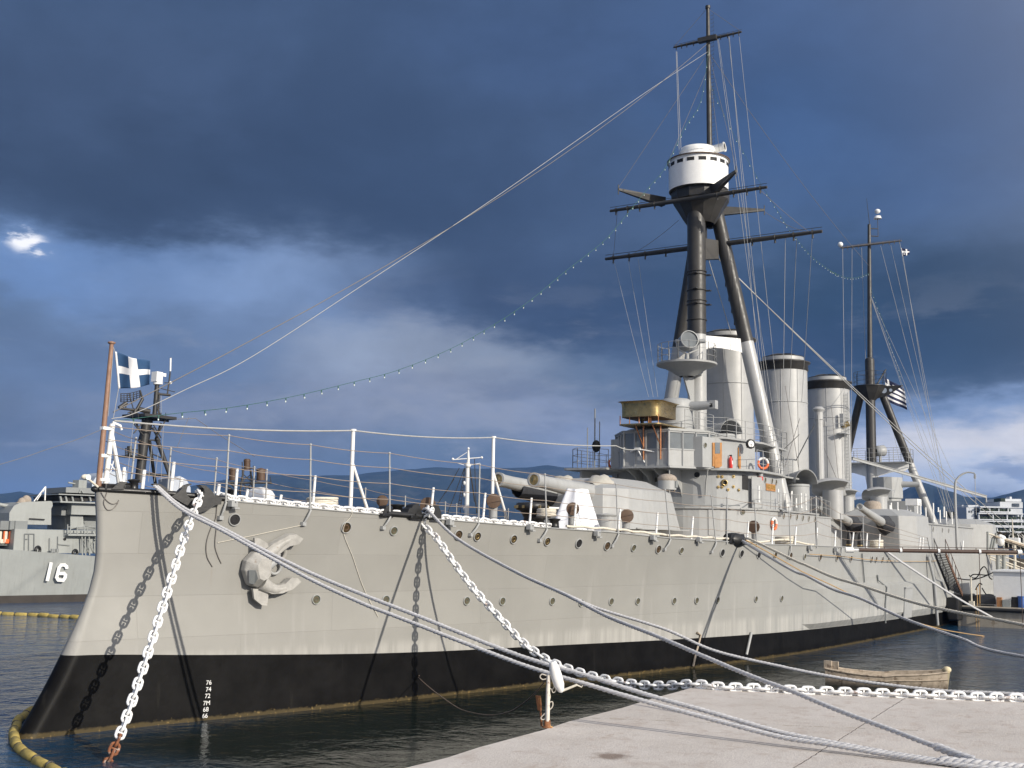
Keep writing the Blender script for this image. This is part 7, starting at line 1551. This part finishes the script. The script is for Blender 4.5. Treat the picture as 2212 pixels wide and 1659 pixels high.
# ---- footbridge and scaffold by the stern
FB = V3(88, -16, 3); fb = lambda x, y: DP(zL(x, y), FB); gw = tag(empty('gangway', fb(1850, 1200)), 'pale lattice gangway with pipe rails sloping from the ship to the far quay', 'gangway')
mb = MB()
for (a, b, r_) in (((1640, 640), (2400, 870), .07), ((1700, 700), (2400, 915), .05), ((1680, 990), (2400, 1250), .06), ((1690, 1030), (2400, 1300), .05), ((1900, 1000), (2400, 1170), .05), ((1940, 1120), (2300, 1240), .05)): mb.cyl(fb(*a), fb(*b), r_, n=6)
for x in range(1660, 2300, 62): mb.cyl(fb(x, 650+(x-1640)*.30), fb(x+8, 760+(x-1640)*.30), .03, n=5)
for x in range(1700, 2300, 80): mb.cyl(fb(x, 1000+(x-1690)*.36), fb(x+5, 1100+(x-1690)*.36), .035, n=5)
build('handrail', mb, M_wrope, gw); mb = MB()
for (a, b, r_) in (((1815, 960), (1815, 1200), .16), ((1905, 960), (1905, 1200), .16), ((1740, 700), (1700, 890), .1), ((1790, 640), (1740, 890), .1), ((1890, 790), (1905, 890), .08), ((1660, 620), (1660, 900), .1), ((2060, 1080), (2060, 1200), .08)): mb.cyl(fb(*a), fb(*b), r_, n=8)
for y in (985, 1060, 1140): mb.cyl(fb(1815, y), fb(1905, y+20), .07, n=6); mb.cyl(fb(1815, y+70), fb(1905, y), .05, n=6)
build('trestle', mb, M_dgrey, gw); mb = MB(); mb.bar(fb(1760, 690), fb(2400, 900), .5, .12); mb.bar(fb(1640, 960), fb(2400, 960), .4, .15); build('walkway', mb, M_old, gw)
mb = MB(); mb.ball(fb(1855, 750), .34, (1, 1, 1.5)); mb.ball(fb(1880, 715), .3, (1.2, 1, .8)); tag(build('fender', mb, M_white), 'white float fender hanging on the sloping gangway', 'fender')
KB = V3(110, -22, 3); kb = lambda x, y: DP(zL(x, y), KB); mbk = tag(empty('motor_boat', kb(2060, 900)), 'small boat with a white mast and white wheelhouse beyond the gangway', 'boat')
mb = MB(); mb.tube([kb(2045, 740), kb(2032, 425)], [.07, .05], 10); build('mast', mb, M_wrope, mbk); mb = MB(); mb.box(kb(2065, 752), (1.0, 1.0, .5)); build('wheelhouse', mb, M_white, mbk, bevel=.05)
mb = MB()
for x in (1985, 2130, 2200): mb.tube([kb(x, 800), kb(x, 680), kb(x+22 if x < 2100 else x-22, 665)], .03, 6)
build('davit', mb, M_white, mbk); mb = MB(); q = kb(2065, 900); mb.box(V3(q[0], q[1], .3), (5, 2., 1.0)); build('hull', mb, M_wrope, mbk, bevel=.2); mb = MB(); c_ = kb(2065, 780); mb.cyl(V3(q[0], q[1], .7), c_, .12, n=8); build('wheelhouse_post', mb, M_wrope, mbk)

# ================================================================ TOWN ON THE SHORE
TD = 430.; TR0 = PD(zL(1900, 400), TD); TRr = unit(V3(RT[0], RT[1], 0)); TRf = unit(V3(FW[0], FW[1], 0))
def bp_(x, y, dn=0.): return DP(zL(x, y), TR0+TRf*dn)
M_bld = pbr('white_render', (.50, .52, .54), .8, .05, .3, .05); M_slab = pbr('balcony_white', (.58, .60, .62), .8, .05, .3, .05); M_sh = pbr('balcony_glass', (.05, .065, .085), .3, .4, .25, 0)
M_grn = pbr('balcony_plants', (.03, .045, .03), .9, .4, .5, 0)
def bblock(name, x0, y0, x1, y1, dn, dep, mat, parent, mi=None):
    a, b = bp_(x0, y0, dn), bp_(x1, y1, dn); mb = MB(); P = [V3(a[0], a[1], b[2]), a+TRr*float((b-a)@TRr)*1.+V3(0, 0, b[2]-a[2])]
    a0 = V3(a[0], a[1], b[2]); b0 = a0+TRr*float((b-a)@TRr); mb.prism([a0, b0, b0+TRf*dep, a0+TRf*dep], (0, 0, a[2]-b[2])); return build(name, mb, mat, parent)
apt = tag(empty('apartment_building', bp_(1900, 700)), 'stepped white apartment block with long plant-filled balconies on the hillside', 'building')
floors = [(250, 340, 1545, 1990), (350, 460, 1520, 2205), (468, 550, 1540, 2212), (552, 640, 1600, 2230)]
bblock('wall', 1560, 262, 2180, 700, 4, 22, M_bld, apt); bblock('penthouse', 1845, 165, 2190, 262, 8, 14, M_bld, apt); bblock('roof', 1845, 118, 2170, 165, 10, 12, M_slab, apt); bblock('chimney', 1995, 88, 2025, 125, 12, 3, M_slab, apt)
for i, (y0, y1, x0, x1) in enumerate(floors):
    bblock('balcony', x0, y0-18, x1, y0+10, -2, 7, M_slab, apt)
    bblock('parapet', x0, y1-34, x1, y1-8, -2, .6, M_slab, apt)
    n = 9
    for k in range(n):
        xa = x0+(x1-x0)*(k+.12)/n; xb = x0+(x1-x0)*(k+.82)/n; bblock('window', xa, y0+14, xb, y1-14, 3.6, .6, M_sh if k % 4 else M_slab, apt)
    for k in range(4): xa = x0+(x1-x0)*(k/3.2); bblock('pier', xa, y0, xa+14, y1, -1.6, 1.2, M_slab, apt)
    m_ = MB()
    for k in range(60): m_.ball(bp_(x0+(x1-x0)*RNG.random(), y1-38-RNG.random()*14, -1.), .35+.5*RNG.random(), (1.3, 1, .8), n=6)
    build('balcony_plants', m_, M_grn, apt)
bblock('pergola', 1860, 110, 1925, 165, 9, 6, M_grn, apt)
for (x0, y0, x1, y1, dn) in ((2040, 190, 2140, 240, 7.6),): bblock('window', x0, y0, x1, y1, dn, .5, M_sh, apt)
ap2 = tag(empty('apartment_building', bp_(1400, 450)), 'plain white block with small windows beside the stepped apartment block', 'building')
bblock('wall', 1335, 250, 1450, 460, 0, 16, M_bld, ap2); bblock('wall', 1270, 245, 1340, 430, 8, 14, M_bld, ap2); bblock('wall', 1450, 262, 1545, 470, 5, 12, M_bld, ap2); bblock('roof', 1360, 215, 1520, 250, 4, 10, M_slab, ap2); bblock('wall', 1268, 215, 1300, 250, 8, 6, M_slab, ap2)
for (x, y) in ((1365, 300), (1400, 300)): bblock('window', x, y, x+26, y+32, -.2, .4, M_sh, ap2)
for y in (285, 350, 400): bblock('balcony', 1450, y, 1550, y+14, 3, 3, M_slab, ap2); bblock('window', 1465, y+16, 1540, y+48, 4.7, .5, M_sh, ap2)
M_tr = [pbr('dry_scrub_leaves', c, .95, .5, 1.2, .3) for c in ((.055, .042, .020, 1), (.035, .038, .018, 1), (.075, .055, .028, 1))]
def tree(x, y0, y1, wpx, dist, k, label):
    base = PD(zL(x, y1), dist); top = PD(zL(x, y0), dist); h = top[2]-base[2]; w_ = wpx*.18083*.7855/FOC*dist/2
    g = np.array([base[0], base[1], max(1.5, base[2]-.5)]); t = tag(empty('tree', g), label, 'tree', 'trees along the shore'); mb = MB(); mb.tube([g-V3(0, 0, .5), g+V3(.1, 0, h*.45)], [w_*.10, w_*.05], 7)
    for a in np.linspace(0, 6.28, 5)[:-1]: mb.tube([g+V3(0, 0, h*.3), g+V3(math.cos(a)*w_*.5, math.sin(a)*w_*.5, h*.7)], [w_*.045, w_*.015], 5)
    build('trunk', mb, M_old, t); rs = np.random.default_rng(int(x)); V = []; F = []
    cl = [(rs.normal(0, .40, 3)*V3(w_, w_, h*.26)+V3(0, 0, h*.58), .28+.22*rs.random()) for _ in range(26)]
    for (c, s_) in cl:
        for _ in range(46):
            d = unit(rs.normal(0, 1, 3)); q = g+c+d*w_*s_*(.55+.5*rs.random()); e = w_*.075*(.6+rs.random()); u = unit(rs.normal(0, 1, 3)); v = unit(np.cross(u, d)); o = len(V); V += [q-u*e, q+v*e*.8, q+u*e, q-v*e*.8]; F.append((o, o+1, o+2, o+3))
    mb = MB(); mb.add(V, F); build('crown', mb, M_tr[k], t)
TL_ = ['dry brown shrubby tree on the shore below the apartment block', 'dark olive tree on the shore below the apartment block', 'pale straw-coloured bush on the shore below the apartment block']
for (x, y0, y1, w_, d_, k) in ((1660, 560, 760, 150, 330, 0), (1740, 545, 740, 170, 345, 1), (1840, 560, 760, 170, 335, 2), (1930, 560, 770, 170, 330, 0), (2030, 590, 780, 170, 325, 1), (2110, 590, 790, 170, 330, 0), (2190, 570, 790, 180, 335, 2), (2290, 570, 800, 200, 335, 1), (1700, 680, 860, 170, 300, 0), (1980, 690, 900, 220, 290, 0), (2140, 720, 930, 220, 290, 1)):
    tree(x, y0, y1, w_, d_, k, TL_[k])
tree(1110, 240, 470, 150, 380, 1, 'dark tree standing on the shore between the mast leg and the davit')
mb = MB(); sh0 = PD(zL(1100, 900), 270); sh1 = PD(zL(2800, 900), 270)
G = []
for t in np.linspace(-.3, 1.2, 30):
    a = sh0+(sh1-sh0)*t; rw = []
    for (dd2, z) in ((0, -1), (4, 2.2), (40, 3.4), (110, 5.5), (180, 9.5), (420, 20), (900, 60), (1100, -2)): q = V3(a[0], a[1], 0)+TRf*dd2; rw.append(V3(q[0], q[1], z+RNG.normal(0, .3)))
    G.append(rw)
mb.grid(G); kind(build('shore_ground', mb, pbr('dry_shore', (.075, .06, .035), .95, .35, .05, .4, bscale=.3)), 'structure')

# ---- damp air over the bay
mb = MB(); mb.box((1500, 1500, 216.5), (16000, 16000, 437))
hm = bpy.data.materials.new('haze'); hm.use_nodes = True; ht = hm.node_tree; ht.nodes.clear()
pv = ht.nodes.new('ShaderNodeVolumePrincipled'); pv.inputs['Density'].default_value = 6.5e-5; pv.inputs['Color'].default_value = (.20, .44, 1., 1.); pv.inputs['Anisotropy'].default_value = 0.
mo = ht.nodes.new('ShaderNodeOutputMaterial'); ht.links.new(pv.outputs[0], mo.inputs['Volume'])
hz = build('haze', mb, hm, org=(1500, 1500, -2)); kind(hz, 'stuff')

# ---- repeats share a group phrase
GROUPS = {'mooring_rope': 'mooring ropes of the large warship', 'anchor_chain': 'white stud-link chains', 'cord': 'thin cords hanging on the bow plating', 'lifebuoy': 'lifebuoys hung about the bridge',
  'rope_coil': 'rope coils lying on the decks', 'string_lights': 'dressing lamp strings', 'oil_boom': 'floating oil booms', 'flag': 'flags flying on the large warship', 'life_jacket': 'life jackets on the destroyer', 'stake': 'rusty stakes of the far quay',
  'rope_splice': 'splices at the rope ends on the quay', 'apartment_building': 'white apartment blocks'}
for o in COL.objects:
    k_ = o.name.split('.')[0]
    if o.parent is None and 'category' in o and k_ in GROUPS and 'group' not in o: o['group'] = GROUPS[k_]
